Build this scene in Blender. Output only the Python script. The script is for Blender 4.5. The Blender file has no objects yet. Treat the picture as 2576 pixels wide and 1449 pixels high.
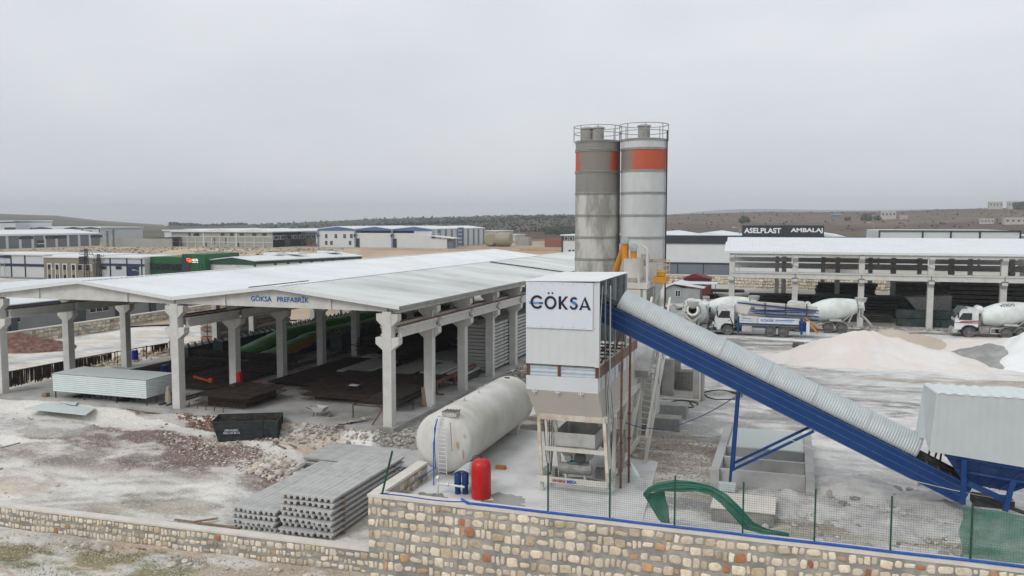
import bpy, math, random
from mathutils import Vector, Matrix, noise
R=math.radians
rnd=random.Random(7)
S=bpy.context.scene
COL=S.collection
# ---------------- camera
F=2100.;H=12.5;HY=558.;CX,CY=1288.,724.5
PT=math.atan((CY-HY)/F); YA=R(18.5)
cam=bpy.data.cameras.new('camera'); co=bpy.data.objects.new('camera',cam); COL.objects.link(co)
co.location=(0,0,H); co.rotation_euler=(R(90)-PT,0,YA)
cam.sensor_width=36; cam.lens=F/2576*36; cam.clip_start=.5; cam.clip_end=20000
S.camera=co
# ---------------- world: overcast sky
W=bpy.data.worlds.new('World'); S.world=W; W.use_nodes=True
nt=W.node_tree; nt.nodes.clear(); N=nt.nodes.new; L=nt.links.new
wo=N('ShaderNodeOutputWorld'); bg=N('ShaderNodeBackground'); sky=N('ShaderNodeTexSky')
sky.sky_type='NISHITA'; sky.sun_disc=False; sky.sun_elevation=R(42); sky.sun_rotation=R(202); sky.dust_density=5; sky.air_density=1
hs=N('ShaderNodeHueSaturation'); hs.inputs['Saturation'].default_value=.25
L(sky.outputs[0],hs.inputs['Color'])
tc=N('ShaderNodeTexCoord'); mp=N('ShaderNodeMapping'); mp.inputs['Scale'].default_value=(1,1,3.2)
L(tc.outputs['Generated'],mp.inputs[0])
nz=N('ShaderNodeTexNoise'); nz.inputs['Scale'].default_value=2.6; nz.inputs['Detail'].default_value=6; nz.inputs['Roughness'].default_value=.5
L(mp.outputs[0],nz.inputs['Vector'])
cr=N('ShaderNodeValToRGB'); cr.color_ramp.elements[0].position=.3; cr.color_ramp.elements[1].position=.72
cr.color_ramp.elements[0].color=(6.15,6.45,6.85,1); cr.color_ramp.elements[1].color=(7.3,7.55,7.9,1)
L(nz.outputs['Fac'],cr.inputs[0])
sx=N('ShaderNodeSeparateXYZ'); L(tc.outputs['Generated'],sx.inputs[0])
mr=N('ShaderNodeMapRange'); mr.inputs['From Min'].default_value=-.12; mr.inputs['From Max'].default_value=.4
mr.inputs['To Min'].default_value=.96; mr.inputs['To Max'].default_value=1.07
mz=N('ShaderNodeMath'); mz.operation='MULTIPLY_ADD'; mz.inputs[1].default_value=.16; L(sx.outputs['X'],mz.inputs[0]); L(sx.outputs['Z'],mz.inputs[2]); L(mz.outputs[0],mr.inputs['Value'])
ml=N('ShaderNodeVectorMath'); ml.operation='SCALE'; L(cr.outputs[0],ml.inputs[0]); L(mr.outputs[0],ml.inputs['Scale'])
mx=N('ShaderNodeMix'); mx.data_type='RGBA'; mx.inputs['Factor'].default_value=.92
L(hs.outputs[0],mx.inputs['A']); L(ml.outputs[0],mx.inputs['B'])
L(mx.outputs['Result'],bg.inputs[0]); bg.inputs[1].default_value=.105
L(bg.outputs[0],wo.inputs[0])
sd=bpy.data.lights.new('sun','SUN'); sd.energy=1.15; sd.angle=R(22); sd.color=(1,.97,.93)
so=bpy.data.objects.new('sun',sd); COL.objects.link(so); so.rotation_euler=(R(48),0,R(-22)); so.location=(0,0,60)
S.view_settings.view_transform='Standard'; S.view_settings.look='None'; S.view_settings.exposure=.17; S.view_settings.gamma=1
# ---------------- projection helpers (photo pixel -> point on a real plane)
def ray(x,y):
    X=(x-CX)/F; Yd=(y-CY)/F
    fy=math.cos(PT)-Yd*math.sin(PT); fz=-math.sin(PT)-Yd*math.cos(PT)
    return (X*math.cos(YA)-fy*math.sin(YA), X*math.sin(YA)+fy*math.cos(YA), fz)
def Zp(x,y,z=0):
    r=ray(x,y);t=(z-H)/r[2];return Vector((r[0]*t,r[1]*t,z))
def Vp(x,y,v):
    r=ray(x,y);t=v/r[1];return Vector((r[0]*t,v,H+r[2]*t))
def Up(x,y,u):
    r=ray(x,y);t=u/r[0];return Vector((u,r[1]*t,H+r[2]*t))
# ---------------- materials
MATS={}
def mat(name,col,rough=.7,metal=0,col2=None,scale=3,amt=.5,bump=0,bscale=20,wave=None,attr=False,stretch=(1,1,1),emit=None,alpha=None,spec=.3):
    if name in MATS: return MATS[name]
    m=bpy.data.materials.new(name); m.use_nodes=True; t=m.node_tree; b=t.nodes['Principled BSDF']
    b.inputs['Roughness'].default_value=rough; b.inputs['Metallic'].default_value=metal
    b.inputs['Specular IOR Level'].default_value=spec
    N=t.nodes.new; L=t.links.new
    tc=N('ShaderNodeTexCoord'); mp=N('ShaderNodeMapping'); mp.inputs['Scale'].default_value=stretch; L(tc.outputs['Object'],mp.inputs[0])
    c=(*col,1)
    if attr:
        a=N('ShaderNodeAttribute'); a.attribute_name='Col'; src=a.outputs['Color']
    else:
        r=N('ShaderNodeRGB'); r.outputs[0].default_value=c; src=r.outputs[0]
    if col2 is None: col2=tuple(x*.72 for x in col)
    n=N('ShaderNodeTexNoise'); n.inputs['Scale'].default_value=scale; n.inputs['Detail'].default_value=7; n.inputs['Roughness'].default_value=.62
    L(mp.outputs[0],n.inputs['Vector'])
    mr=N('ShaderNodeMapRange'); mr.inputs['From Min'].default_value=.42; mr.inputs['From Max'].default_value=.68; mr.inputs['To Max'].default_value=amt
    L(n.outputs['Fac'],mr.inputs['Value'])
    mx=N('ShaderNodeMix'); mx.data_type='RGBA'
    L(mr.outputs[0],mx.inputs['Factor']); L(src,mx.inputs['A'])
    if attr:
        d=N('ShaderNodeMix'); d.data_type='RGBA'; d.blend_type='MULTIPLY'; d.inputs['Factor'].default_value=1; L(src,d.inputs['A']); d.inputs['B'].default_value=(*col2,1); L(d.outputs['Result'],mx.inputs['B'])
    else: mx.inputs['B'].default_value=(*col2,1)
    L(mx.outputs['Result'],b.inputs['Base Color'])
    hgt=None
    if bump:
        n2=N('ShaderNodeTexNoise'); n2.inputs['Scale'].default_value=bscale; n2.inputs['Detail'].default_value=6; L(tc.outputs['Object'],n2.inputs['Vector'])
        bp=N('ShaderNodeBump'); bp.inputs['Strength'].default_value=bump; bp.inputs['Distance'].default_value=.05
        L(n2.outputs['Fac'],bp.inputs['Height']); hgt=bp
    if wave:   # (axis, period m, depth m)
        w=N('ShaderNodeTexWave'); w.wave_type='BANDS'; w.bands_direction=wave[0]; w.inputs['Scale'].default_value=.314/wave[1]; w.inputs['Distortion'].default_value=0
        L(tc.outputs['Object'],w.inputs['Vector'])
        bp=N('ShaderNodeBump'); bp.inputs['Strength'].default_value=1; bp.inputs['Distance'].default_value=wave[2]
        L(w.outputs['Fac'],bp.inputs['Height'])
        if hgt: L(hgt.outputs[0],bp.inputs['Normal'])
        hgt=bp
    if hgt: L(hgt.outputs[0],b.inputs['Normal'])
    if emit: b.inputs['Emission Color'].default_value=(*emit[0],1); b.inputs['Emission Strength'].default_value=emit[1]
    if alpha is not None: b.inputs['Alpha'].default_value=alpha
    MATS[name]=m; return m
roofw=mat('white roof sheet',(.66,.70,.71),.45,0,(.50,.53,.53),.35,.5,stretch=(1,.25,1),wave=('Y',.55,.02))
roofx=mat('white roof sheet across',(.70,.73,.74),.45,0,(.56,.58,.58),.4,.5,wave=('X',.5,.02))
flash=mat('white flashing',(.66,.68,.68),.5,0,(.5,.52,.52),2,.3)
conc=mat('precast concrete',(.57,.565,.54),.85,0,(.42,.41,.385),1.3,.6,.25,25)
concd=mat('weathered concrete',(.33,.325,.31),.9,0,(.20,.195,.18),1.5,.7,.35,18)
concs=mat('slab concrete',(.42,.42,.41),.85,0,(.24,.24,.23),.35,.85,.2,15)
floorm=mat('shed floor concrete',(.40,.395,.38),.8,0,(.17,.165,.155),.3,.9,.2,15)
hollow=mat('hollow core concrete',(.47,.47,.46),.9,0,(.33,.33,.32),1.6,.7,.3,30,wave=None)
galv=mat('galvanized steel',(.49,.53,.535),.55,.25,(.38,.42,.43),1.6,.6,stretch=(1,1,1))
galvd=mat('galvanized sheet inside',(.42,.45,.47),.5,.3,(.2,.22,.24),2,.6)
blue=mat('blue paint',(.007,.046,.175),.5,0,(.025,.065,.17),1.2,.6)
blued=mat('dusty blue paint',(.012,.05,.19),.6,0,(.09,.12,.18),1.5,.45)
bluehose=mat('blue hose',(.01,.08,.38),.5,0,(.1,.2,.45),3,.3)
redp=mat('red paint',(.50,.012,.015),.35,0,(.42,.06,.06),2,.5)
cream=mat('cream paint',(.60,.585,.54),.55,0,(.44,.41,.35),1.1,.6,stretch=(1,1,.35))
creamr=mat('rusty cream paint',(.58,.55,.47),.6,0,(.34,.20,.10),2.2,.7)
greyp=mat('grey plant paint',(.46,.46,.44),.6,0,(.30,.29,.27),1.4,.7)
dusty=mat('dusty machinery',(.30,.295,.28),.8,0,(.14,.14,.135),3,.8,.3,30)
rust=mat('rusty steel',(.13,.055,.035),.85,0,(.22,.13,.10),3,.7)
darks=mat('dark steel',(.035,.037,.04),.7,0,(.09,.08,.07),3,.6)
mould=mat('dark green formwork',(.018,.035,.034),.6,0,(.09,.10,.10),1.2,.6)
rebar=mat('rebar steel',(.035,.028,.025),.9,0,(.09,.055,.04),2,.8)
mesh_=mat('rebar mesh rust',(.020,.018,.017),.95,0,(.06,.045,.035),1.2,.8,.8,6,stretch=(1,5,6))
black=mat('black rubber',(.02,.02,.02),.7,0,(.10,.10,.10),3,.5)
tyre=mat('dusty tyre',(.07,.07,.068),.95,0,(.20,.195,.185),3,.8)
rimm=mat('dusty rim',(.20,.20,.19),.7,.1,(.11,.11,.11),4,.6)
glass=mat('dark glass',(.015,.018,.022),.12,0,(.03,.03,.03),2,.2,spec=.6)
truckw=mat('white truck paint',(.68,.70,.70),.4,0,(.40,.39,.36),1.4,.7)
drumw=mat('white mixer drum',(.68,.72,.70),.45,0,(.47,.48,.45),.9,.75)
tankw=mat('off white tank',(.62,.62,.59),.5,0,(.42,.39,.33),.55,.8,stretch=(1,1,.5))
wallw=mat('white cladding',(.60,.62,.63),.5,0,(.50,.52,.53),.5,.4)
panelw=mat('white ribbed panel',(.56,.60,.60),.5,0,(.46,.49,.48),.6,.6,wave=('X',.32,.006))
signw=mat('white sign board',(.66,.70,.76),.4,0,(.60,.64,.70),1,.4)
inkn=mat('navy lettering',(.012,.012,.035),.5); inkb=mat('blue lettering',(.012,.10,.36),.5); inkl=mat('light blue stripe',(.02,.24,.62),.5)
greyw=mat('grey cladding',(.15,.17,.20),.6,0,(.11,.13,.155),.2,.6); greyd=mat('dark grey cladding',(.03,.034,.045),.5,0,(.05,.055,.065),.5,.4)
slate=mat('slate block wall',(.24,.245,.255),.85,0,(.19,.195,.20),.4,.5)
beige=mat('beige render',(.23,.21,.165),.85,0,(.19,.175,.14),.3,.5)
green=mat('green cladding',(.010,.10,.035),.5,0,(.015,.075,.03),.5,.4)
greend=mat('green paint',(.012,.07,.045),.5,0,(.03,.08,.06),2,.5)
navy=mat('navy trim',(.02,.03,.09),.5); bluef=mat('blue gable',(.06,.13,.33),.5,0,(.10,.16,.32),.3,.5)
blockw=mat('grey blockwork',(.33,.325,.30),.9,0,(.26,.255,.235),.3,.6)
yellow=mat('orange yellow paint',(.60,.24,.02),.5,0,(.45,.22,.07),2.5,.5)
orangep=mat('faded orange paint',(.55,.06,.02),.6); orange=mat('orange steel',(.50,.07,.012),.6,0,(.2,.08,.05),3,.7)
timber=mat('weathered timber',(.26,.19,.13),.9,0,(.14,.10,.07),4,.7)
maroon=mat('maroon roof',(.16,.03,.04),.6)
water=mat('cloudy basin water',(.30,.34,.32),.08,0,(.36,.39,.37),.3,.6,spec=.5)
lime=mat('coping render',(.66,.62,.56),.9,0,(.52,.48,.43),1.2,.6,.3,20)
mortar=mat('wall mortar',(.24,.235,.22),.95,0,(.46,.43,.385),.9,.95,.6,18)
stone=mat('wall stones',(.5,.4,.3),.9,0,(.72,.68,.62),3.0,.9,.8,9,attr=True)
sandw=mat('pale sand',(.66,.60,.555),.95,0,(.70,.695,.68),.25,.9,.8,6)
sandt=mat('tan sand',(.50,.42,.34),.95,0,(.42,.36,.30),.5,.8,.4,14)
sandg=mat('grey gravel',(.25,.25,.245),.95,0,(.40,.40,.39),.7,.8,.8,7)
sandx=mat('white powder',(.76,.77,.77),.95,0,(.68,.67,.65),.3,.7,.7,5)
soilr=mat('reddish soil',(.13,.06,.045),.95,0,(.30,.22,.18),2,.7,.8,10)
# ---------------- object helpers
def tag(o,label=None,cat=None,group=None,kind=None):
    if label: o['label']=label
    if cat: o['category']=cat
    if group: o['group']=group
    if kind: o['kind']=kind
    return o
def thing(name,label,cat,loc=(0,0,0),rz=0,group=None):
    o=bpy.data.objects.new(name,None); o.empty_display_size=.3; COL.objects.link(o)
    o.location=loc; o.rotation_euler=(0,0,rz); return tag(o,label,cat,group)
class MB:
    def __init__(s): s.v=[];s.f=[];s.c=[]
    def add(s,vs,fs,col=None):
        n=len(s.v); s.v+= [tuple(v) for v in vs]; s.f+=[tuple(i+n for i in f) for f in fs]
        s.c+=[col]*len(fs); return s
    def box(s,x0,x1,y0,y1,z0,z1,col=None):
        return s.add([(x,y,z) for z in (z0,z1) for y in (y0,y1) for x in (x0,x1)],[(0,2,3,1),(4,5,7,6),(0,1,5,4),(2,6,7,3),(0,4,6,2),(1,3,7,5)],col)
    def cbox(s,c,d,rz=0,col=None):
        a,b,h=d[0]/2,d[1]/2,d[2]/2; cs,sn=math.cos(rz),math.sin(rz)
        return s.add([(c[0]+x*cs-y*sn,c[1]+x*sn+y*cs,c[2]+z) for z in(-h,h) for y in(-b,b) for x in(-a,a)],[(0,2,3,1),(4,5,7,6),(0,1,5,4),(2,6,7,3),(0,4,6,2),(1,3,7,5)],col)
    def prism(s,pts,off):      # polygon pts (3d list) extruded by vector off
        n=len(pts); o=Vector(off); vs=[Vector(p) for p in pts]; vs+=[p+o for p in vs[:n]]
        fs=[tuple(range(n))[::-1],tuple(range(n,2*n))]+[(i,(i+1)%n,n+(i+1)%n,n+i) for i in range(n)]
        return s.add(vs,fs)
    def bar(s,p,q,w,h=None,up=(0,0,1)):
        p=Vector(p);q=Vector(q);h=h or w;d=(q-p)
        if d.length<1e-6: return s
        d.normalize();u=Vector(up)
        if abs(d.dot(u))>.98: u=Vector((0,1,0))
        a=d.cross(u).normalized()*w/2; b=a.cross(d).normalized()*h/2
        vs=[e+i*a+j*b for e in (p,q) for i,j in ((-1,-1),(1,-1),(1,1),(-1,1))]
        return s.add(vs,[(3,2,1,0),(4,5,6,7),(0,1,5,4),(1,2,6,5),(2,3,7,6),(3,0,4,7)])
    def tube(s,pts,r,n=8,cap=True):
        pts=[Vector(p) for p in pts]; rr=r if isinstance(r,(list,tuple)) else [r]*len(pts); vs=[];pa=None
        for i,p in enumerate(pts):
            d=(pts[min(i+1,len(pts)-1)]-pts[max(i-1,0)]).normalized()
            if pa is None:
                u=Vector((0,0,1)) if abs(d.z)<.9 else Vector((1,0,0)); a=d.cross(u).normalized()
            else: a=(pa-d*pa.dot(d)).normalized()
            pa=a; b=d.cross(a)
            vs+=[p+(a*math.cos(2*math.pi*k/n)+b*math.sin(2*math.pi*k/n))*rr[i] for k in range(n)]
        fs=[(i*n+k,i*n+(k+1)%n,(i+1)*n+(k+1)%n,(i+1)*n+k) for i in range(len(pts)-1) for k in range(n)]
        if cap: fs+=[tuple(range(n))[::-1],tuple(range((len(pts)-1)*n,len(pts)*n))]
        return s.add(vs,fs)
    def lathe(s,prof,c=(0,0,0),axis='Z',n=32,cap=True):   # prof [(r,h)]
        vs=[]
        for r,h in prof:
            for k in range(n):
                a=2*math.pi*k/n; x,y=r*math.cos(a),r*math.sin(a)
                p={'Z':(x,y,h),'X':(h,x,y),'Y':(y,h,x)}[axis]
                vs.append((c[0]+p[0],c[1]+p[1],c[2]+p[2]))
        m=len(prof); fs=[(i*n+k,i*n+(k+1)%n,(i+1)*n+(k+1)%n,(i+1)*n+k) for i in range(m-1) for k in range(n)]
        if cap: fs+=[tuple(range(n))[::-1],tuple(range((m-1)*n,m*n))]
        return s.add(vs,fs)
    def quad(s,*p): return s.add(p,[tuple(range(len(p)))])
    def grid(s,rows):          # rows of points
        m=len(rows[0]); vs=[p for r in rows for p in r]
        return s.add(vs,[(i*m+j,i*m+j+1,(i+1)*m+j+1,(i+1)*m+j) for i in range(len(rows)-1) for j in range(m-1)])
    def build(s,name,m,parent=None,smooth=False,solid=0,bevel=0,world=False):
        me=bpy.data.meshes.new(name)
        vs=s.v
        if parent is not None and not world:
            l=parent.location if 'wl' not in parent else Vector(parent['wl'])
            vs=[(v[0]-l[0],v[1]-l[1],v[2]-l[2]) for v in vs]
        me.from_pydata(vs,[],s.f); me.materials.append(m)
        if any(c is not None for c in s.c):
            a=me.color_attributes.new('Col','FLOAT_COLOR','CORNER'); k=0; buf=[]
            for c,f in zip(s.c,s.f): buf+= list((*(c or (1,1,1)),1))*len(f)
            a.data.foreach_set('color',buf)
        if smooth: me.shade_smooth() if smooth is True else me.shade_smooth()
        o=bpy.data.objects.new(name,me); COL.objects.link(o)
        if parent is not None:
            o.parent=parent
        if parent is not None and not world: o['wl']=0; del o['wl']
        if smooth=='auto':
            try: me.set_sharp_from_angle(angle=R(40))
            except Exception: pass
        if solid: md=o.modifiers.new('s','SOLIDIFY'); md.thickness=solid
        if bevel: md=o.modifiers.new('b','BEVEL'); md.width=bevel; md.segments=2; md.limit_method='ANGLE'
        return o
def sub(o,parent2):    # make mesh o (already child of thing) a sub-part of a part
    o.parent=parent2; return o
def thingmesh(name,mb,m,label,cat,group=None,loc=None,**k):
    o=mb.build(name,m,**k)
    if loc is None:
        xs=[v[0] for v in mb.v];ys=[v[1] for v in mb.v];loc=((min(xs)+max(xs))/2,(min(ys)+max(ys))/2,min(v[2] for v in mb.v))
    for v in o.data.vertices: v.co-=Vector(loc)
    o.location=loc
    return tag(o,label,cat,group)
def dup(o,loc=None,rz=None,parent=None,label=None):
    c=o.copy(); COL.objects.link(c)
    if parent is not None: c.parent=parent
    if loc is not None: c.location=loc
    if rz is not None: c.rotation_euler=(0,0,rz)
    if label: c['label']=label
    for ch in [x for x in ALLCH(o)]: dup(ch,parent=c)
    return c
def ALLCH(o): return [x for x in COL.objects if x.parent==o]
# ---------------- lettering
def text(s,name,m,origin,xdir,w,h,parent=None,zdir=(0,0,1),bold=.0,depth=.01,spacing=1,world=False):
    cu=bpy.data.curves.new('t','FONT'); cu.body=s; cu.size=1; cu.offset=bold; cu.space_character=spacing; cu.resolution_u=3
    ob=bpy.data.objects.new('t',cu); COL.objects.link(ob); bpy.context.view_layer.update()
    me=bpy.data.meshes.new_from_object(ob.evaluated_get(bpy.context.evaluated_depsgraph_get())); bpy.data.objects.remove(ob)
    vs=[v.co.copy() for v in me.vertices]; x0=min(v.x for v in vs);x1=max(v.x for v in vs);y0=min(v.y for v in vs);y1=max(v.y for v in vs)
    X=Vector(xdir).normalized();Zd=Vector(zdir).normalized();n=X.cross(Zd)   # outward
    o0=Vector(origin); P=[]
    for v in vs: P.append(o0+X*((v.x-x0)/(x1-x0)*w)+Zd*((v.y-y0)/(y1-y0)*h))
    mb=MB(); fs=[tuple(p.vertices) for p in me.polygons]
    mb.add(P,fs); k=len(P); mb.add([p+n*depth for p in P],fs)
    cnt={}
    for f in fs:
        for i in range(len(f)):
            e=(f[i],f[(i+1)%len(f)]); cnt[tuple(sorted(e))]=cnt.get(tuple(sorted(e)),[])+[e]
    for e in cnt.values():
        if len(e)==1: a,b=e[0]; mb.f.append((a,b,b+k,a+k)); mb.c.append(None)
    bpy.data.meshes.remove(me)
    return mb.build(name,m,parent,world=world)
# ================= TERRAIN
def sm(a,b,x):
    if a>b: return 1-sm(b,a,x)
    t=min(1,max(0,(x-a)/(b-a))); return t*t*(3-2*t)
def nz2(x,y,s,o=3): return noise.fractal(Vector((x/s,y/s,3.7)),1.0,2.0,o)
def hz(u,v):
    bump=.06*nz2(u,v,3.)
    if v<31.7:   # outside the walls
        b=-2.8-(.02*max(0,-17-u) if u<-17 else 0)-.6*sm(-17,-12,u)
        return b-.06*(31.45-min(v,31.45))+ .12*nz2(u,v,2.5)
    left=-2.05+.35*sm(32,40,v)+1.4*sm(42.5,44.8,v)
    if u<-25: left=(-2.15+1.4*sm(32,43,v)+.5*sm(43,44.8,v))*sm(-25,-28,u)+left*(1-sm(-25,-28,u)) if u>-28 else -2.15+1.4*sm(32,43,v)+.5*sm(43,44.8,v)
    if v>44.4: left=-.22
    if u>-16.9: return 0+bump*.5
    if v>36:
        t=sm(-19.5,-17.3,u); return left*(1-t)+0*t+bump*2.2*(1 if u<-17.5 else .3)
    return left+bump
def lin(a,b,n): return [a+(b-a)*i/n for i in range(n+1)]
us=lin(-92,-60,40)+lin(-59.5,-16.95,106)+lin(-16.6,30,116)+lin(30.8,62,38)
vs_=lin(22,31.68,28)+lin(31.72,60,80)+lin(60.5,110,90)+lin(111,140,28)
# soil patches: (px,py on photo, base z, rx m, ry m, rot, colour, strength)
WH=(.66,.64,.60);PK=(.56,.47,.39);TN=(.42,.37,.30);GR=(.30,.30,.295);DK=(.20,.20,.195);BR=(.17,.105,.085);RB=(.15,.07,.05);OL=(.33,.32,.26);CL=(.50,.49,.47)
PATCH=[]
def pt(px,py,z,rx,ry,rot,c,s=1.,soft=.35):
    p=Zp(px,py,z); PATCH.append((p.x,p.y,rx,ry,R(rot),c,s,soft))
# left yard
pt(330,1210,-1.3,13,2.2,0,(.70,.68,.63),.9); pt(60,1130,-.9,6,2,10,WH,.8); pt(560,1290,-1.9,7,1.8,12,OL,.8); pt(330,1275,-1.9,7,1.3,10,(.44,.40,.33),.8)
pt(760,1230,-1.6,5,2.2,-10,(.42,.42,.42),.8); pt(760,1300,-1.9,3,1.2,0,PK,.8); pt(100,1255,-1.8,5,1.0,30,WH,.9); pt(40,1205,-1.6,3,1.2,0,PK,.8)
pt(330,1105,-.8,8.5,1.6,-4,(.21,.155,.135),.9,.6); pt(150,1130,-.9,5,.9,-5,BR,.75,.7); pt(500,1135,-1.,5.5,1.3,-14,(.20,.14,.12),.9,.6); pt(400,1160,-1.1,6,.7,-6,(.22,.16,.14),.8,.7); pt(640,1180,-1.2,4,1.0,-24,(.25,.18,.155),.9,.6)
pt(560,1105,-.8,1.5,.5,0,PK,.8); pt(560,1118,-.9,1.3,.4,0,PK,.8)
pt(420,1052,-.4,6.5,.45,-12,RB,.9,.5); pt(600,1085,-.7,2.5,.7,-30,BR,.8); pt(690,1200,-1.2,2.5,.9,-20,BR,.7)
pt(60,1050,-.3,6,1.5,0,CL,.8); pt(760,1100,-.7,3,2,0,PK,.8); pt(640,1035,-.3,5,.7,0,PK,.8)
# far left road side
pt(200,905,0,18,10,0,(.64,.60,.52),.9); pt(420,850,0,30,9,70,(.66,.62,.55),.9); pt(200,880,0,30,1.2,84,(.46,.49,.51),.9,.6); pt(60,850,0,12,2,84,PK,.7); pt(330,885,0,10,1.2,85,(.72,.68,.62),.8)
pt(480,895,0,4,14,-4,(.36,.28,.21),.85); pt(600,850,0,3.5,16,-4,(.38,.31,.25),.8)
pt(900,790,0,10,25,0,WH,.8)
# strip between shed and plant
for q in ((1100,1050),(1190,1000),(1290,950),(1040,1090)): pt(*q,-.1,2.6,3.2,0,(.25,.235,.21),.9,.5)
# platform
pt(1290,1180,0,6,5,0,(.56,.56,.55),.95,.2); pt(1255,1235,0,1.9,1.0,0,(.20,.195,.16),.95,.15); pt(1500,1290,0,4.5,2.,0,(.56,.55,.53),.9); pt(1620,1180,0,1.2,3,0,(.52,.52,.51),.9)
pt(1335,1075,0,1.5,4,0,(.22,.17,.14),.8); pt(1700,1130,0,3,5,10,(.31,.27,.225),.95,.5); pt(1620,1220,0,4,2.2,0,(.37,.31,.25),.85,.5); pt(1780,1080,0,1.1,4,10,(.33,.335,.335),.9); pt(1710,1250,0,2,1.2,0,(.38,.35,.30),.9)
pt(1690,1270,0,2.6,.9,0,(.30,.31,.31),.9,.2); pt(1840,1300,0,2.5,.6,0,(.25,.26,.25),.85,.2); pt(2150,1370,0,3,.5,0,(.38,.38,.37),.85,.2); pt(2110,1330,0,3.2,.7,0,(.37,.33,.27),.85)
pt(2150,1180,0,4,5,0,(.60,.60,.585),.8); pt(2060,1290,0,4,2,0,(.58,.56,.53),.8); pt(2290,1330,0,3,1.6,0,(.46,.44,.42),.8); pt(2180,1225,0,2.6,1.2,20,(.66,.66,.65),.8); pt(2100,1160,0,2,.8,0,(.38,.38,.37),.6); pt(2040,1280,0,2,.5,0,(.42,.41,.39),.7)
pt(1720,1010,0,5,9,0,(.31,.31,.305),.8); pt(1880,1010,0,7,8,0,(.36,.36,.35),.75)
# yard by the piles
pt(2100,965,0,10,5,-5,(.24,.235,.225),.85,.6); pt(1980,950,0,6,3,0,(.22,.215,.205),.8,.6); pt(2280,1000,0,8,3,0,(.30,.30,.29),.8,.6); pt(2190,1085,0,4,1.3,0,(.20,.19,.18),.85,.6); pt(2260,955,0,6,4,20,(.68,.69,.69),.9)
pt(2400,960,0,8,1.5,5,(.40,.35,.29),.85); pt(2420,1000,0,10,3,0,(.60,.60,.58),.7); pt(1950,890,0,9,3,0,(.60,.54,.48),.9); pt(1870,870,0,7,2.5,0,(.24,.235,.225),.8,.6); pt(1960,862,0,14,2,0,(.25,.245,.235),.8,.6)
pt(1800,900,0,6,4,0,(.55,.55,.54),.8); pt(2300,850,0,16,2.5,0,(.60,.62,.62),.9); pt(2350,868,0,12,1.2,-4,(.36,.37,.365),.7,.6); pt(2400,880,0,12,3,0,(.62,.58,.52),.8); pt(2250,835,0,30,1.3,0,(.22,.19,.175),.8)
pt(2060,850,0,16,1.5,0,(.30,.295,.29),.7); pt(1780,950,0,5,5,0,(.62,.61,.59),.8); pt(1900,925,0,5,2,-20,(.62,.60,.57),.7)
pt(1860,735,0,18,14,0,(.62,.60,.56),.9); pt(1840,760,0,10,6,0,(.34,.33,.31),.5)
pt(2000,1320,0,4,.8,0,(.37,.34,.28),.9,.5); pt(2230,1360,0,5,.7,0,(.40,.36,.30),.9,.5); pt(1900,1240,0,2.2,1.2,0,(.40,.39,.37),.8,.6); pt(2090,1200,0,2.5,1.0,0,(.42,.41,.39),.8,.6); pt(2330,1210,0,2,1.5,0,(.44,.42,.39),.8,.5); pt(1930,1090,0,2,2,0,(.40,.37,.31),.7,.5); pt(2170,1250,0,1.6,.5,0,(.30,.29,.28),.8,.7); pt(1740,1190,0,.6,3,8,(.36,.36,.355),.9,.4)
# wheel tracks
for (px,py,z,l,ro) in ((300,1180,-1.2,9,14),(310,1192,-1.25,9,14),(180,1240,-1.7,8,24),(195,1254,-1.75,8,24),(620,1255,-1.7,5,-8),(560,1268,-1.8,5,-8)): pt(px,py,z,l,.16,ro,(.36,.34,.31),.75,.6)
for (px,py,l,ro) in ((2120,1010,10,-12),(2130,1022,10,-12),(2250,975,12,6),(2260,985,12,6),(1950,915,9,-25),(1975,922,9,-25),(2280,1040,7,30),(2230,1050,7,30),(2000,1000,8,60),(2050,1005,8,60),(1880,960,8,75),(1840,955,8,75)): pt(px,py,0,l,.28,ro,(.27,.265,.255),.8,.6)
for (px,py,l,ro) in ((2300,1010,8,-5),(2190,1030,9,15),(1900,905,8,-10)): pt(px,py,0,l,.3,ro,(.72,.72,.71),.8,.6)
# outside the wall
for q in ((60,1370,2,.7),(260,1400,2.6,.8),(430,1415,2,.8),(140,1425,3,.7),(330,1430,1.5,.5),(30,1400,1.6,.5)):
    pt(q[0],q[1],-3,q[2]*1.2,q[3],-10,(.26,.235,.13),.8,.6)
pt(450,1410,-3,1.6,.5,0,(.27,.24,.21),.8); pt(100,1345,-3,3,.5,0,(.60,.58,.54),.8); pt(960,1425,-2.6,1.2,.4,0,(.20,.20,.10),.8)
def gcol(u,v):
    n=nz2(u,v,9,4); n2=nz2(u+50,v,2.2,4)
    if v<31.7: c=Vector((.50,.41,.325))*(1+.22*n)
    elif u<-17 : c=Vector((.76,.73,.68))*(1+.10*n)
    else: c=Vector((.64,.63,.61))*(1+.22*n)
    base=c.copy(); c=None; M=0.
    wx=1.1*nz2(u+9,v-4,2.6,4); wy=1.1*nz2(u-31,v+8,2.6,4)
    for (x,y,rx,ry,ro,cc,s,so) in PATCH:
        dx=u-x;dy=v-y
        if abs(dx)>max(rx,ry)*1.8 or abs(dy)>max(rx,ry)*1.8: continue
        cs,sn=math.cos(ro),math.sin(ro); w=min(rx,ry); k=.45*min(1.4,w)
        a=(dx*cs+dy*sn+wx*k*1.6)/rx; b=(-dx*sn+dy*cs+wy*k)/ry
        d=math.sqrt(a*a+b*b); f=s*(1-sm(1-so,1+so,d))
        if f>0:
            c=Vector(cc) if c is None else c.lerp(Vector(cc),f if M>.3 else max(f,.6)); M=max(M*(1-f)+f,M)
    if c is None: c=base.copy()
    base=base*(1+.14*n2); P2=c*(1+.14*n2); return (base.x,base.y,base.z),(P2.x,P2.y,P2.z,M)
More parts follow.
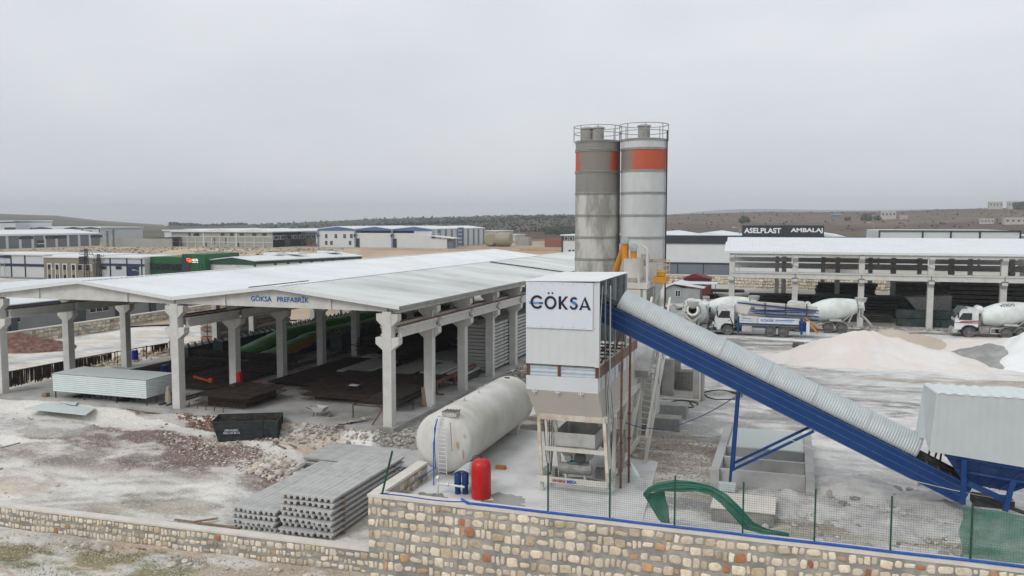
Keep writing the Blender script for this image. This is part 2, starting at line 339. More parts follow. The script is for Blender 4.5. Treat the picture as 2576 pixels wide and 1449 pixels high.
def gmat():
    m=bpy.data.materials.new('dusty yard ground'); m.use_nodes=True; t=m.node_tree; b=t.nodes['Principled BSDF']; N=t.nodes.new; L=t.links.new
    b.inputs['Roughness'].default_value=.93; b.inputs['Specular IOR Level'].default_value=.15
    a=N('ShaderNodeAttribute'); a.attribute_name='Col'; tc=N('ShaderNodeTexCoord')
    def layer(src,scale,stretch,rot,lo,hi,mul,fac,det=8):
        mp=N('ShaderNodeMapping'); mp.inputs['Scale'].default_value=stretch; mp.inputs['Rotation'].default_value=(0,0,rot); L(tc.outputs['Object'],mp.inputs[0])
        n=N('ShaderNodeTexNoise'); n.inputs['Scale'].default_value=scale; n.inputs['Detail'].default_value=det; n.inputs['Roughness'].default_value=.65; L(mp.outputs[0],n.inputs['Vector'])
        r=N('ShaderNodeMapRange'); r.inputs['From Min'].default_value=lo; r.inputs['From Max'].default_value=hi; r.inputs['To Max'].default_value=fac; L(n.outputs['Fac'],r.inputs['Value'])
        x=N('ShaderNodeMix'); x.data_type='RGBA'; x.blend_type='MULTIPLY' if max(mul)<=1 else 'MIX'; L(r.outputs[0],x.inputs['Factor']); L(src,x.inputs['A'])
        x.inputs['B'].default_value=(*(mul if max(mul)<=1 else tuple(q-1 for q in mul)),1); return x.outputs['Result']
    pa=N('ShaderNodeAttribute'); pa.attribute_name='Pat'
    nn=N('ShaderNodeTexNoise'); nn.inputs['Scale'].default_value=1.5; nn.inputs['Detail'].default_value=10; nn.inputs['Roughness'].default_value=.78
    mp0=N('ShaderNodeMapping'); mp0.inputs['Scale'].default_value=(.8,1,1); mp0.inputs['Rotation'].default_value=(0,0,.15); L(tc.outputs['Object'],mp0.inputs[0]); L(mp0.outputs[0],nn.inputs['Vector'])
    ma=N('ShaderNodeMath'); ma.operation='MULTIPLY_ADD'; ma.inputs[1].default_value=1.5; ma.inputs[2].default_value=-.75; L(nn.outputs['Fac'],ma.inputs[0])
    mb_=N('ShaderNodeMath'); mb_.operation='ADD'; L(ma.outputs[0],mb_.inputs[0]); L(pa.outputs['Alpha'],mb_.inputs[1])
    mc=N('ShaderNodeMapRange'); mc.inputs['From Min'].default_value=.34; mc.inputs['From Max'].default_value=.56; L(mb_.outputs[0],mc.inputs['Value'])
    md=N('ShaderNodeMix'); md.data_type='RGBA'; L(mc.outputs[0],md.inputs['Factor']); L(a.outputs['Color'],md.inputs['A']); L(pa.outputs['Color'],md.inputs['B'])
    s=layer(md.outputs['Result'],.6,(.45,1,1),.1,.51,.62,(.66,.65,.635),.75)
    s=layer(s,.55,(.5,1,1),-.35,.49,.60,(1.80,1.79,1.765),.62)
    s=layer(s,1.6,(.6,1,1),.6,.55,.68,(.70,.69,.68),.6)
    s=layer(s,6,(1,1,1),0,.53,.63,(.74,.71,.68),.36,3)
    s=layer(s,3.2,(.8,1,1),.3,.56,.68,(.74,.68,.62),.45)
    s=layer(s,11,(1,1,1),0,.56,.64,(1.80,1.79,1.76),.5,2)
    L(s,b.inputs['Base Color'])
    n=N('ShaderNodeTexNoise'); n.inputs['Scale'].default_value=4; n.inputs['Detail'].default_value=9; n.inputs['Roughness'].default_value=.7; L(tc.outputs['Object'],n.inputs['Vector'])
    bp=N('ShaderNodeBump'); bp.inputs['Strength'].default_value=.7; bp.inputs['Distance'].default_value=.2; L(n.outputs['Fac'],bp.inputs['Height']); L(bp.outputs[0],b.inputs['Normal'])
    return m
GM=gmat()
def gridmesh(name,us,vs,zf,cf,m):
    nu=len(us); V_=[(u,v,zf(u,v)) for v in vs for u in us]
    Fc=[(j*nu+i,j*nu+i+1,(j+1)*nu+i+1,(j+1)*nu+i) for j in range(len(vs)-1) for i in range(nu-1)]
    me=bpy.data.meshes.new(name); me.from_pydata(V_,[],Fc); me.materials.append(m)
    at=me.color_attributes.new('Col','FLOAT_COLOR','POINT'); a2=me.color_attributes.new('Pat','FLOAT_COLOR','POINT'); buf=[];b2=[]
    for p in V_:
        q=cf(p[0],p[1])
        if len(q)==2: buf+=[*q[0],1]; b2+=list(q[1])
        else: buf+=[*q,1]; b2+=[*q,0]
    at.data.foreach_set('color',buf); a2.data.foreach_set('color',b2); me.shade_smooth()
    o=bpy.data.objects.new(name,me); COL.objects.link(o); o['kind']='structure'; return o
gridmesh('ground',us,vs_,hz,gcol,GM)
# ---- far land: fan of rings round the site, real heights
SKY=[(-1200,538),(0,541),(150,545),(250,555),(430,566),(520,570),(700,563),(1000,551),(1200,546),(1443,542),(1660,541),(1900,535),(2200,536),(2400,530),(2576,528),(3600,526)]
def ipl(T,x):
    if x<=T[0][0]: return T[0][1]
    for (a,b),(c,d) in zip(T,T[1:]):
        if x<=c: return b+(d-b)*(x-a)/(c-a)
    return T[-1][1]
def azpx(u,v):   # azimuth as photo column
    x=u*math.cos(YA)+v*math.sin(YA); y=-u*math.sin(YA)+v*math.cos(YA)
    return CX+F*x/max(y,1)
def landz(u,v):
    d=math.hypot(u,v); px=azpx(u,v); y=ipl(SKY,px); rise=(558-y)/2100.
    ridge= 2600 if px<430 else 1500
    g=0
    if d>420: g=sm(420,ridge,d)*(rise*ridge+12.5)
    if d>ridge: g-= (d-ridge)*.03
    g+=4.*sm(500,900,d)*nz2(u,v,260,3)*(1 if d<ridge*.9 else .3)
    if u<-30 and v>128 and d<352: g-=3*sm(128,140,v)
    return g-.02
FB={'red':(.085,.04,.028),'olive':(.075,.075,.045),'gr':(.11,.105,.065),'tan':(.19,.14,.095),'dk':(.035,.042,.028),'pale':(.36,.29,.21),'br':(.105,.07,.05)}
def landc(u,v):
    d=math.hypot(u,v); px=azpx(u,v); n=nz2(u,v,45,4)
    if d<352 and u<-30: c=Vector((.45,.36,.27))*(1+.25*n)
    elif d<300: c=Vector((.50,.47,.42))
    elif d<520: c=Vector((.40,.29,.20)) if px>900 else Vector((.44,.36,.26))
    else:
        w=px+60*nz2(u,v,300,2)
        k=d+80*nz2(u-900,v,220,2)
        if px<430: c=Vector(FB['olive']).lerp(Vector(FB['gr']),.5+.5*nz2(u,v,500,2)) ; c=c.lerp(Vector(FB['br']),.35)
        elif k<700: c=Vector(FB['red']) if w<1500 else Vector(FB['olive'])
        elif k<850: c=Vector(FB['br']) if w<1440 else Vector(FB['br'])
        elif k<1100: c=Vector(FB['olive']) if w<1500 else Vector(FB['tan'])*.75
        else: c=Vector(FB['dk'])*1.4 if w<1500 else Vector(FB['br'])
        if 520<d<640 and px<900: c=Vector((.16,.15,.085)) if px<420 else Vector((.24,.15,.09))
        if d<560: c=c.lerp(Vector(FB['pale']),.5)
    c=c*(1+.35*n); return (max(.01,c.x),max(.01,c.y),max(.01,c.z))
def fan(name,r0s,az,m):
    rows=[];V_=[];cols=[]
    for r in r0s:
        for a in az:
            u=math.sin(a)*r; v=math.cos(a)*r; V_.append((u,v,landz(u,v))); cols.append(landc(u,v))
    k=len(az); Fc=[(j*k+i,j*k+i+1,(j+1)*k+i+1,(j+1)*k+i) for j in range(len(r0s)-1) for i in range(k-1)]
    me=bpy.data.meshes.new(name); me.from_pydata(V_,[],Fc); me.materials.append(m)
    at=me.color_attributes.new('Col','FLOAT_COLOR','POINT'); buf=[]
    for c in cols: buf+=[*c,1]
    at.data.foreach_set('color',buf); me.shade_smooth()
    o=bpy.data.objects.new(name,me); COL.objects.link(o); o['kind']='structure'; return o
HM=mat('far fields',(1,1,1),.95,0,(.62,.60,.58),.03,.9,attr=True,stretch=(1,1,1))
hazy=mat('haze tinted hill',(.17,.185,.21),.95,0,(.14,.155,.175),.004,.6)  # bluish distance haze is put into the hill colour
rs=lin(110,500,52)+lin(510,900,30)+lin(920,1600,30)+lin(1650,3200,24)
fan('landscape',rs,[R(a) for a in lin(-62,34,230)],HM)
# ground underneath and around, one big sheet
o=MB(); o.box(-5500,5500,-1500,6200,-12,-8); g=o.build('ground_base',mat('bare earth',(.30,.25,.19),.95,0,(.16,.14,.10),.01,.8)); g['kind']='structure'
# side aprons so the near ground continues left, right and towards the viewer
def apr(u,v): return (hz(max(-92,min(62,u)),max(22,min(140,v))) if v>=22 else hz(max(-92,min(62,u)),22)-.04*(22-v))-.01
gridmesh('ground_near',lin(-140,90,90),lin(-20,22.01,20),apr,lambda u,v:(.46,.38,.30),GM)
gridmesh('ground_side',lin(-260,-91.9,60),lin(22,140,50),lambda u,v:-.05-(3*sm(-78,-82,u) if False else 0),lambda u,v:(.50,.45,.38),GM)
gridmesh('ground_side',lin(61.9,160,30),lin(22,140,40),lambda u,v:-.01,lambda u,v:(.50,.48,.45),GM)
# far ridge on the right, haze painted in as a blue tint
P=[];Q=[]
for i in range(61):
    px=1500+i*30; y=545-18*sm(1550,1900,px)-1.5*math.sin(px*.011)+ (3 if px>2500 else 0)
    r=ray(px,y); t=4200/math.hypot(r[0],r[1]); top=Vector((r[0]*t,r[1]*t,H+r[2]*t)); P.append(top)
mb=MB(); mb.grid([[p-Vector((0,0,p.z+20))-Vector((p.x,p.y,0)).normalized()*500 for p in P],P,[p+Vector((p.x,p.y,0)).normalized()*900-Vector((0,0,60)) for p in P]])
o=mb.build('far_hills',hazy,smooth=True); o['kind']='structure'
m=MB(); m.prism([(-16.3,32.05,.0),(-6.9,32.05,.0),(-5.6,33.6,.0),(-6.3,42.8,.0),(-12.6,43.5,.0),(-13.2,47,0),(-16.3,47,.0)],(0,0,.05)); o=m.build('concrete_pavement',mat('pale pavement',(.62,.62,.61),.8,0,(.42,.415,.40),.5,.75,.2,9)); o['kind']='structure'
wet=mat('wet puddle film',(.20,.20,.17),.12,0,(.26,.255,.22),1,.6,spec=.5)
def puddle(cx,cy,ru,rv,z,seed):
    n=40; m=MB(); pts=[]
    for i in range(n):
        a=2*math.pi*i/n; k=.75+.45*nz2(3*math.cos(a)+seed,3*math.sin(a)+seed,1.6,3); pts.append((cx+ru*k*math.cos(a),cy+rv*k*math.sin(a),z))
    m.add([(cx,cy,z)]+pts,[(0,i+1,(i+1)%n+1) for i in range(n)]); o=m.build('puddle',wet); o['kind']='structure'
puddle(-11.9,34.2,1.5,1.6,.054,1.3); puddle(-15.2,33.7,1.0,1.2,.054,7.1)
# ================= MAIN SHED
shed=thing('open_shed','long open precast concrete shed under white double gable roof','shed',(-23.1,45.4,0))
SP=6.0;NB=14
def colmesh(ext=0):
    m=MB(); m.box(-.3,.3,-.3,.3,-.1,7.08)
    for z0,z1,z2,w in ((4.72,5.1,5.5,.78),(6.15,6.55,6.95,.72)):
        m.prism([(-.3,-.27,z0),(.3,-.27,z0),(w,-.27,z1),(w,-.27,z2),(-w,-.27,z2),(-w,-.27,z1)],(0,.54,0))
    return m
first=None
for r,u in enumerate((0,-15.7,-31.4)):
    for k in range(NB+1):
        if first is None: first=colmesh().build('column',conc,shed,world=True,bevel=.02); o=first
        else: o=first.copy(); COL.objects.link(o)
        o.location=(u,k*SP,0)
def ipath(u0,u1,y,zb,zt,w,wf=.0):
    pass
cb=None
def craneb():
    m=MB(); m.box(-.17,.17,.33,SP-.33,5.5,5.62); m.box(-.09,.09,.33,SP-.33,5.62,6.0); m.box(-.2,.2,.33,SP-.33,6.0,6.13); return m
def rail(): return MB().box(-.05,.05,.0,SP,6.13,6.22)
eb=MB().box(-.22,.02,.32,SP-.32,6.95,7.4)
for u in (.56,-15.7+.56,-15.7-.56,-31.4+.56,-.56):
    for k in range(NB):
        if cb is None: cb=craneb().build('crane_beam',conc,shed,world=True); o=cb; rl=rail().build('rail',rust,cb,world=True)
        else:
            o=cb.copy(); COL.objects.link(o); q=rl.copy(); COL.objects.link(q); q.parent=o
        o.location=(u,k*SP,0)
e0=None
for u in (.45,-31.65):
    for k in range(NB):
        if e0 is None:
            e0=MB().box(-.18,.18,.02,SP-.02,6.98,7.36).build('eave_beam',conc,shed,world=True); o=e0
        else: o=e0.copy(); COL.objects.link(o)
        o.location=(u,k*SP,0)
gd=None
def girder():
    W2=15.7/2-.05; m=MB()
    m.prism([(-W2,-.12,7.08),(W2,-.12,7.08),(W2,-.12,7.36),(0,-.12,8.26),(-W2,-.12,7.36)],(0,.24,0))
    for x in (-W2+3.9,W2-3.9): m.box(x-.1,x+.1,-.22,.22,7.08,7.36+.9*(1-abs(x)/W2)-.02)
    return m
for u in (-7.85,-23.55):
    for k in range(NB+1):
        if gd is None: gd=girder().build('gable_girder',conc,shed,world=True); o=gd
        else: o=gd.copy(); COL.objects.link(o)
        o.location=(u,k*SP,0)
for u in (-7.85,-23.55):
    m=MB(); 
    for i in range(-4,5):
        x=i*1.75; z=7.42+.9*(1-abs(x)/7.8)-.2
        m.box(u+x-.05,u+x+.05,0,NB*SP,z-.1,z+.02)
    m.build('purlins',concd,shed,world=True)
# roof sheets (two bays x two slopes), with corrugated edges
RO=mat('main roof sheet',(.74,.77,.78),.5,0,(.52,.55,.55),.22,.55,wave=('Y',.5,.03))
RD=mat('dirty roof sheet',(.64,.66,.645),.55,0,(.36,.36,.335),.16,.8,wave=('Y',.5,.04),stretch=(.6,1.4,1))
def slope(u0,z0,u1,z1,m,name='roof_sheet'):
    mb=MB(); y0=-.45;y1=NB*SP+.45;n=int((y1-y0)/.25); pr=[]
    for i in range(n+1):
        y=y0+(y1-y0)*i/n; dz=(.0 if (i%2) else .035); pr.append([(u0,y,z0+dz),(u1,y,z1+dz)])
    mb.grid(pr); o=mb.build(name,m,shed,world=True,solid=.03); return o
slope(-7.85,8.42,.95,7.42,RD); slope(-15.7,7.50,-7.87,8.42,RO); slope(-23.55,8.42,-15.72,7.50,RO); slope(-32.3,7.42,-23.57,8.42,RO)
for a,b in (((.95,7.42),(-7.85,8.42)),((-7.85,8.42),(-15.68,7.5)),((-15.72,7.5),(-23.55,8.42)),((-23.55,8.42),(-32.3,7.42))):
    for yy in (-.5,NB*SP+.46):
        m=MB(); m.prism([(a[0],yy,a[1]+.07),(b[0],yy,b[1]+.07),(b[0],yy,b[1]-.17),(a[0],yy,a[1]-.17)],(0,.04,0)); m.build('fascia',flash,shed,world=True)
for u in (-7.86,-23.56): MB().prism([(u-.25,-.42,8.44),(u,-.42,8.475),(u+.25,-.42,8.44)],(0,NB*SP+.8,0)).build('ridge_cap',MATS['main roof sheet'],shed,world=True)
m=MB(); m.box(.98,1.0,-.4,NB*SP,7.28,7.46); m.box(.3,.98,-.4,NB*SP,7.24,7.28); m.build('gutter',concd,shed,world=True)
def rz_(u): # roof height local
    return 8.42-abs(u+7.85)*(1./8.8)
m=MB(); m.bar((-7.3,38,rz_(-7.3)+.1),(.9,38,rz_(.9)+.1),.16,.08); m.build('raised_joint',darks,shed,world=True)
m=MB(); m.bar((-13.0,4.2,7.93),(-12.2,10.5,8.02),.16,.05); m.build('roof_tear',darks,shed,world=True)
for k in (1,3,6): MB().tube([(.62,k*SP,7.2),(.62,k*SP,6.9),(.38,k*SP-.33,6.5),(.38,k*SP-.36,.2)],.06,6).build('downpipe',flash,shed,world=True)
text('GÖKSA   PREFABRİK','lettering',inkb,(-32.83+23.1+0,-.14,7.43),(1,0,.004),4.27,.43,None,bold=.012)
lt=COL.objects[-1] if False else [o for o in COL.objects if o.name.startswith('lettering')][-1]; lt.parent=shed
m=MB(); m.box(-32.2,.55,-.55,NB*SP+.5,-.3,0.02); m.build('floor_slab',floorm,shed,world=True)
shed.rotation_euler=(-.005,0,0)
# ================= STONE WALLS
STC=[(.60,.52,.41),(.64,.57,.47),(.52,.44,.33),(.44,.36,.26),(.38,.33,.27),(.33,.14,.07),(.44,.27,.15),(.56,.50,.42)]
STW=[.30,.29,.15,.05,.04,.012,.02,.18]
def stonewall(name,label,p0,p1,zt,zb,th=.5,cop=.12,full=1,g=None,side=-1,course=(.30,.46),wd=(.17,.52),bright=1.):
    p0=Vector((*p0,0));p1=Vector((*p1,0)); d=p1-p0; Ln=d.length; d.normalize(); n=Vector((d.y,-d.x,0))*(-side) ; n=-n if False else n
    t=thing(name,label,'wall',(p0.x,p0.y,min(zb(0),zb(1))),0,g)
    z0=lambda s: zb(s/Ln); z1=lambda s: zt(s/Ln)
    P=lambda s,o,z: p0+d*s+n*o+Vector((0,0,z))
    m=MB(); k=max(2,int(Ln/2)); 
    for i in range(k):
        a,b=Ln*i/k,Ln*(i+1)/k
        m.add([P(a,0,z0(a)-.4),P(b,0,z0(b)-.4),P(b,0,z1(b)-cop),P(a,0,z1(a)-cop),P(a,-th,z0(a)-.4),P(b,-th,z0(b)-.4),P(b,-th,z1(b)-cop),P(a,-th,z1(a)-cop)],[(0,1,2,3),(5,4,7,6),(3,2,6,7)]+([(4,0,3,7)] if i==0 else [])+([(1,5,6,2)] if i==k-1 else []))
    m.build('masonry_core',mortar,t)
    m=MB(); rows=[]
    for i in range(k+1):
        s=Ln*i/k+(-.04 if i==0 else .04 if i==k else 0); z=z1(min(max(s,0),Ln))
        w=.03+.015*rnd.uniform(-1,1)
        rows.append([P(s,w,z-cop),P(s,w,z),P(s,-th-.03,z),P(s,-th-.03,z-cop),P(s,w,z-cop)])
    m.grid(rows); m.add([rows[0][q] for q in range(4)],[(0,1,2,3)]); m.add([rows[-1][q] for q in range(4)],[(3,2,1,0)]); m.build('coping',lime,t)
    m=MB(); zz=-cop-.02
    depth=max(z1(0)-z0(0),z1(Ln)-z0(Ln))+.3
    while -zz<depth+.1:
        hgt=rnd.uniform(*course); s=rnd.uniform(-.1,.05)
        while s<Ln:
            w=rnd.uniform(*wd) if rnd.random()<.8 else rnd.uniform(wd[0],wd[1]*.55)
            c0=s+w/2; zc=z1(min(max(c0,0),Ln))+zz-hgt/2
            if zc>z0(min(max(c0,0),Ln))-.25 and c0<Ln-.02 and c0>.02:
                hh=hgt*rnd.uniform(.72,.98) if rnd.random()<.8 else hgt*.5
                gp=rnd.uniform(.015,.045); a=(w-gp)/2; b=(hh-.03)/2; e=rnd.uniform(2.8,5.5); N_=10; tl=rnd.uniform(-.25,.25)
                cc=rnd.choices(STC,STW)[0]
                if bright>1.22 and cc[0]/cc[2]>2.2: cc=STC[0]
                q=rnd.uniform(.8,1.15)*bright; 
                low=sm(.3,1.4,-zz)*.55 if full>1 else 0
                cc=tuple(x*q*(1-low*.2)+y*low*.30 for x,y in zip(cc,(.44,.37,.28)))
                dz=rnd.uniform(-.045,.045)+.09*nz2(c0*1.0+7*full,zz*3,2.2); bulge=rnd.uniform(.02,.05); vs=[];O=[]
                for kk in range(N_):
                    an=2*math.pi*kk/N_; cx,sx_=math.cos(an),math.sin(an)
                    rr=rnd.uniform(.84,1.07)
                    O.append((abs(cx)**(2/e)*(1 if cx>0 else -1)*a*rr, abs(sx_)**(2/e)*(1 if sx_>0 else -1)*b*rr))
                ct,st_=math.cos(tl),math.sin(tl)
                O=[(x*ct-y*st_*.6,x*st_*.6+y*ct) for x,y in O]
                for sc,o_ in ((1,.004),(.9,bulge*.8),(.6,bulge*.95)):
                    for x,y in O: vs.append(P(min(max(c0+x*sc,.01),Ln-.01),o_+rnd.uniform(-.004,.004),zc+y*sc+dz))
                vs.append(P(c0,bulge+.004,zc+dz))
                fs=[(r*N_+i,r*N_+(i+1)%N_,(r+1)*N_+(i+1)%N_,(r+1)*N_+i) for r in (0,1) for i in range(N_)]+[(2*N_+i,2*N_+(i+1)%N_,3*N_) for i in range(N_)]
                m.add(vs,fs,cc)
            s+=w
        zz-=hgt
    m.build('stone_facing',stone,t,smooth=True)
    return t
WV=31.72
lz0=Vp(0,1272,31.5).z; lz1=Vp(925,1382,31.5).z
stonewall('stone_retaining_wall','tall rubble stone retaining wall with white coping carrying the green mesh fence','wall' and (-17.05,31.4),(12,31.4),lambda t:.8,lambda t:-3.8,th=.55,full=2,course=(.35,.54),wd=(.17,.58),bright=1.2)
def lzt(t): return lz0+(lz1-lz0)*((-45+t*27.9)+38.5)/21.3
stonewall('stone_boundary_wall','low rubble stone boundary wall with white coping at lower left',(-45,31.5),(-17.1,31.5),lzt,lambda t:-3.5+.55*t,th=.45,cop=.09,course=(.29,.38),wd=(.16,.46),bright=1.21)
stonewall('stone_side_wall','short stone wall with white coping running back beside the white tank',(-16.6,31.97),(-16.6,36.6),lambda t:.8,lambda t:-.1,th=.5)
m=MB()
for (px,py) in ((1176,1388),(1416,1424),(1700,1437),(1792,1362) ): 
    p=Vp(px,py,31.36); m.lathe([(.035,0),(.035,-.03)],(p.x,31.37,p.z),'Y',8)
# ================= FENCE
PU=[-9.06,-6.53,-4.0,-1.47,1.06,3.60,6.14,8.68]
fen=thing('mesh_fence','dark green welded mesh fence with steel posts on the wall coping','fence',(-9.06,31.66,.8))
fp=None
for u in PU:
    if fp is None:
        m=MB(); m.box(-.03,.03,-.03,.03,0,2.02); m.box(-.08,.08,-.07,.07,0,.02); fp=m.build('fence_post',greend,fen,world=True); o=fp
    else: o=fp.copy(); COL.objects.link(o)
    o.location=(u+9.06,0,0)
fm=None; wire=mat('green fence wire',(.02,.05,.04),.6,0,(.06,.08,.07),2,.5)
for u in PU[:-1]:
    if fm is None:
        m=MB(); 
        for i in range(30):
            x=.06+i*.0835; m.bar((x,.035,.1),(x,.035,1.83),.0052)
        for i in range(21): m.bar((.03,.04,.1+i*.0865),(2.5,.04,.1+i*.0865),.0052)
        fm=m.build('mesh_panel',wire,fen,world=True); o=fm
    else: o=fm.copy(); COL.objects.link(o)
    o.location=(u+9.06,0,0)
m=MB(); m.bar((-16.49,31.62,.8),(-15.98,31.62,2.72),.07); m.box(-16.57,-16.41,31.55,31.69,.8,.82); thingmesh('leaning_post',m,greend,'lone leaning dark green fence post at the wall corner','post')
m=MB(); pts=[(-12.9,31.9,.86)]+[(-12.5+i*.7,31.52+.02*math.sin(i),.86) for i in range(33)]; m.tube(pts,.052,8)
thingmesh('water_pipe',m,bluehose,'thick blue water pipe lying along the wall coping below the fence','pipe')
m=MB(); pts=[(-16.4+i*.4,31.55+.05*math.sin(i*.8),.83) for i in range(9)]+[(-12.6,31.75,.84),(-12.4,32.2,.6)]; m.tube(pts,.022,6)
m.tube([(-16.4,31.6,.83),(-16,32.3,.7),(-15.4,33.3,.1),(-15.1,34,.1)],.022,6)
thingmesh('garden_hose',m,bluehose,'thin blue hose on the coping left of the red vessel','hose')
# draped green net
netm=bpy.data.materials.new('green shade net'); netm.use_nodes=True; t=netm.node_tree; b=t.nodes['Principled BSDF']; b.inputs['Base Color'].default_value=(.008,.14,.09,1); b.inputs['Roughness'].default_value=.8
w=t.nodes.new('ShaderNodeTexNoise'); w.inputs['Scale'].default_value=1.5; w.inputs['Detail'].default_value=4; tcn=t.nodes.new('ShaderNodeTexCoord'); t.links.new(tcn.outputs['Object'],w.inputs['Vector'])
mr_=t.nodes.new('ShaderNodeMapRange'); mr_.inputs['From Min'].default_value=.35; mr_.inputs['From Max'].default_value=.7; mr_.inputs['To Min'].default_value=1.0; mr_.inputs['To Max'].default_value=.84; t.links.new(w.outputs['Fac'],mr_.inputs['Value']); t.links.new(mr_.outputs[0],b.inputs['Alpha'])
topE=[(1617,1243),(1630,1228),(1655,1216),(1700,1207),(1745,1211),(1790,1222),(1828,1243),(1862,1275),(1895,1312),(1930,1330),(1985,1343)]
botE=[(1620,1248),(1640,1238),(1668,1236),(1710,1238),(1750,1236),(1785,1244),(1812,1268),(1843,1300),(1872,1332),(1920,1342),(1985,1352)]
rows=[]
for i,(a,b_) in enumerate(zip(topE,botE)):
    v=32.25+.1*math.sin(i*1.3); A=Vp(*a,v+.12); B=Vp(*b_,v-.22); r=[]
    for j in range(17):
        f=j/16; p=A.lerp(B,f); p.y+=.05*math.sin(j*1.5+i*.5)+.04*math.sin(j*.7+i*1.3); p.z+=.012*math.sin(j*2.1+i); r.append(p)
    rows.append(r)
m=MB(); m.grid(rows)
rows=[]
for i,(a,b_) in enumerate([((1617,1243),(1672,1234)),((1628,1262),(1676,1256)),((1640,1282),(1682,1275)),((1655,1305),(1683,1296)),((1668,1318),(1685,1320))]):
    A=Vp(*a,32.2);B=Vp(*b_,32.4); r=[]
    for j in range(6):
        p=A.lerp(B,j/5); p.y+=.06*math.sin(j*2+i); r.append(p)
    rows.append(r)
m.grid(rows); thingmesh('shade_net',m,netm,'loose green shade net draped in an arch over the mesh fence','netting',smooth=True)
m=MB(); rows=[]
for i in range(25):
    u=5.83+i*.14; rows.append([(u+.06*math.sin(j*.9)*(1 if i==0 else .2),31.78+.025*math.sin(u*5+j),.86+1.73*j/10+(.05*math.sin(u*2.2) if j==10 else 0)) for j in range(11)])
scm=netm.copy(); scm.name='wind screen cloth'; scm.node_tree.nodes['Map Range'].inputs['To Min'].default_value=.78; scm.node_tree.nodes['Map Range'].inputs['To Max'].default_value=.5; scm.node_tree.nodes['Principled BSDF'].inputs['Base Color'].default_value=(.02,.20,.13,1)
m.grid(rows); thingmesh('wind_screen',m,scm,'taut green wind screen cloth tied to the right end of the fence','netting',smooth=True)
m=MB(); m.cbox((-13.95,31.75-1.6,-2.55),(1.15,.7,.5),.1); thingmesh('white_block',m,wallw,'small white block on the ground at the foot of the tall wall','block',bevel=.02)
# ================= WHITE TANK
tk=thing('water_tank','huge off white horizontal cylindrical tank with rust streaks beside the batching plant','tank',(-15.95,36.9,0))
prof=[(.01,-.42),(.45,-.40),(.85,-.31),(1.18,-.17),(1.42,.0),(1.5,.16),(1.5,10.2),(1.42,10.4),(1.18,10.58),(.85,10.72),(.45,10.8),(.01,10.82)]
MB().lathe(prof,(-15.95,37.0,1.72),'Y',64).build('tank_shell',tankw,tk,smooth='auto')
for v in (38.6,45.6): 
    m=MB(); m.prism([(-16.9,v,-.1),(-15,v,-.1),(-14.75,v,1.05),(-15.3,v,.55),(-15.95,v,.38),(-16.6,v,.55),(-17.15,v,1.05)],(0,.35,0)); m.build('saddle',cream if v>40 else dusty,tk)
l=MB()
for x in (-15.92,-15.50): l.tube([(x,36.4,.35),(x,36.36,1.6),(x,36.42,2.6),(x,36.65,2.95)],.02,6)
for i in range(12): l.tube([(-15.92,36.40,.45+i*.2),(-15.5,36.40,.45+i*.2)],.015,6)
l.build('ladder',flash,tk)
m=MB(); m.box(-15.95,-15.2,36.9,37.4,3.05,3.28); o=m.build('hatch_box',greyp,tk)
m=MB()
for i in range(5): m.bar((-15.9+i*.15,36.85,3.29),(-15.85+i*.16,37.45,3.31),.04)
m.build('hatch_grille',rust,o,world=True).location=(0,0,0)
hg=[x for x in COL.objects if x.name.startswith('hatch_grille')][0]; 
for vv in hg.data.vertices: vv.co-=Vector(tk.location)
m=MB(); m.tube([(-15.9,36.7,3.1),(-16.05,36.6,3.15),(-16.12,36.5,3.0),(-16.12,36.42,2.6)],.05,8); m.build('overflow_pipe',flash,tk)
m=MB()
for v in (39.8,41.9): m.prism([(-16.0,v,3.2),(-15.85,v,3.2),(-15.93,v,3.42)],(0,.03,0)) 
m.build('lifting_lug',greyp,tk)
m=MB(); m.lathe([(.17,0),(.17,.04)],(-15.9,46.6,3.2),'Z',16); m.build('manhole',black,tk)
m=MB(); m.tube([(-15.35,36.5,2.9),(-15.28,36.45,2.3),(-15.22,36.42,1.5)],.012,5); m.build('cable',black,tk)
m=MB()
m.tube([(-16.02,36.55,3.0),(-16.1,36.35,2.6),(-16.08,36.3,1.6),(-16.0,36.2,.7),(-16.6,35.6,.25),(-17.2,35.2,.6),(-17.4,35.0,.8)],.025,6)
m.tube([(-16.06,36.5,2.9),(-16.14,36.3,1.8),(-16.0,36.0,.2),(-15.8,35.5,.1)],.025,6)
thingmesh('tank_hose',m,bluehose,'blue hose hanging down the dished end of the white tank','hose')
rs2=mat('rust stain',(.38,.25,.12),.8,0,(.55,.50,.42),9,.9)
for (u,z,w,h) in ((-15.05,1.75,.07,.22),(-14.8,1.3,.03,.3),(-14.75,2.2,.03,.14)):
    v=37.0-.42+.155*(((u+15.95)**2+(z-1.72)**2)**.5)**2-.02
    n=14; P=[(u+w*(.7+.5*rnd.random())*math.cos(2*math.pi*i/n),v+.0,z+h*(.6+.5*rnd.random())*math.sin(2*math.pi*i/n)) for i in range(n)]
    P=[(a,36.565+.155*((a-(-15.95))**2+(c-1.72)**2),c) for a,b,c in P]; c0=(u,36.565+.155*((u+15.95)**2+(z-1.72)**2),z)
    MB().add([c0]+P,[(0,i+1,(i+1)%n+1) for i in range(n)]).build('rust_stain',rs2,tk)
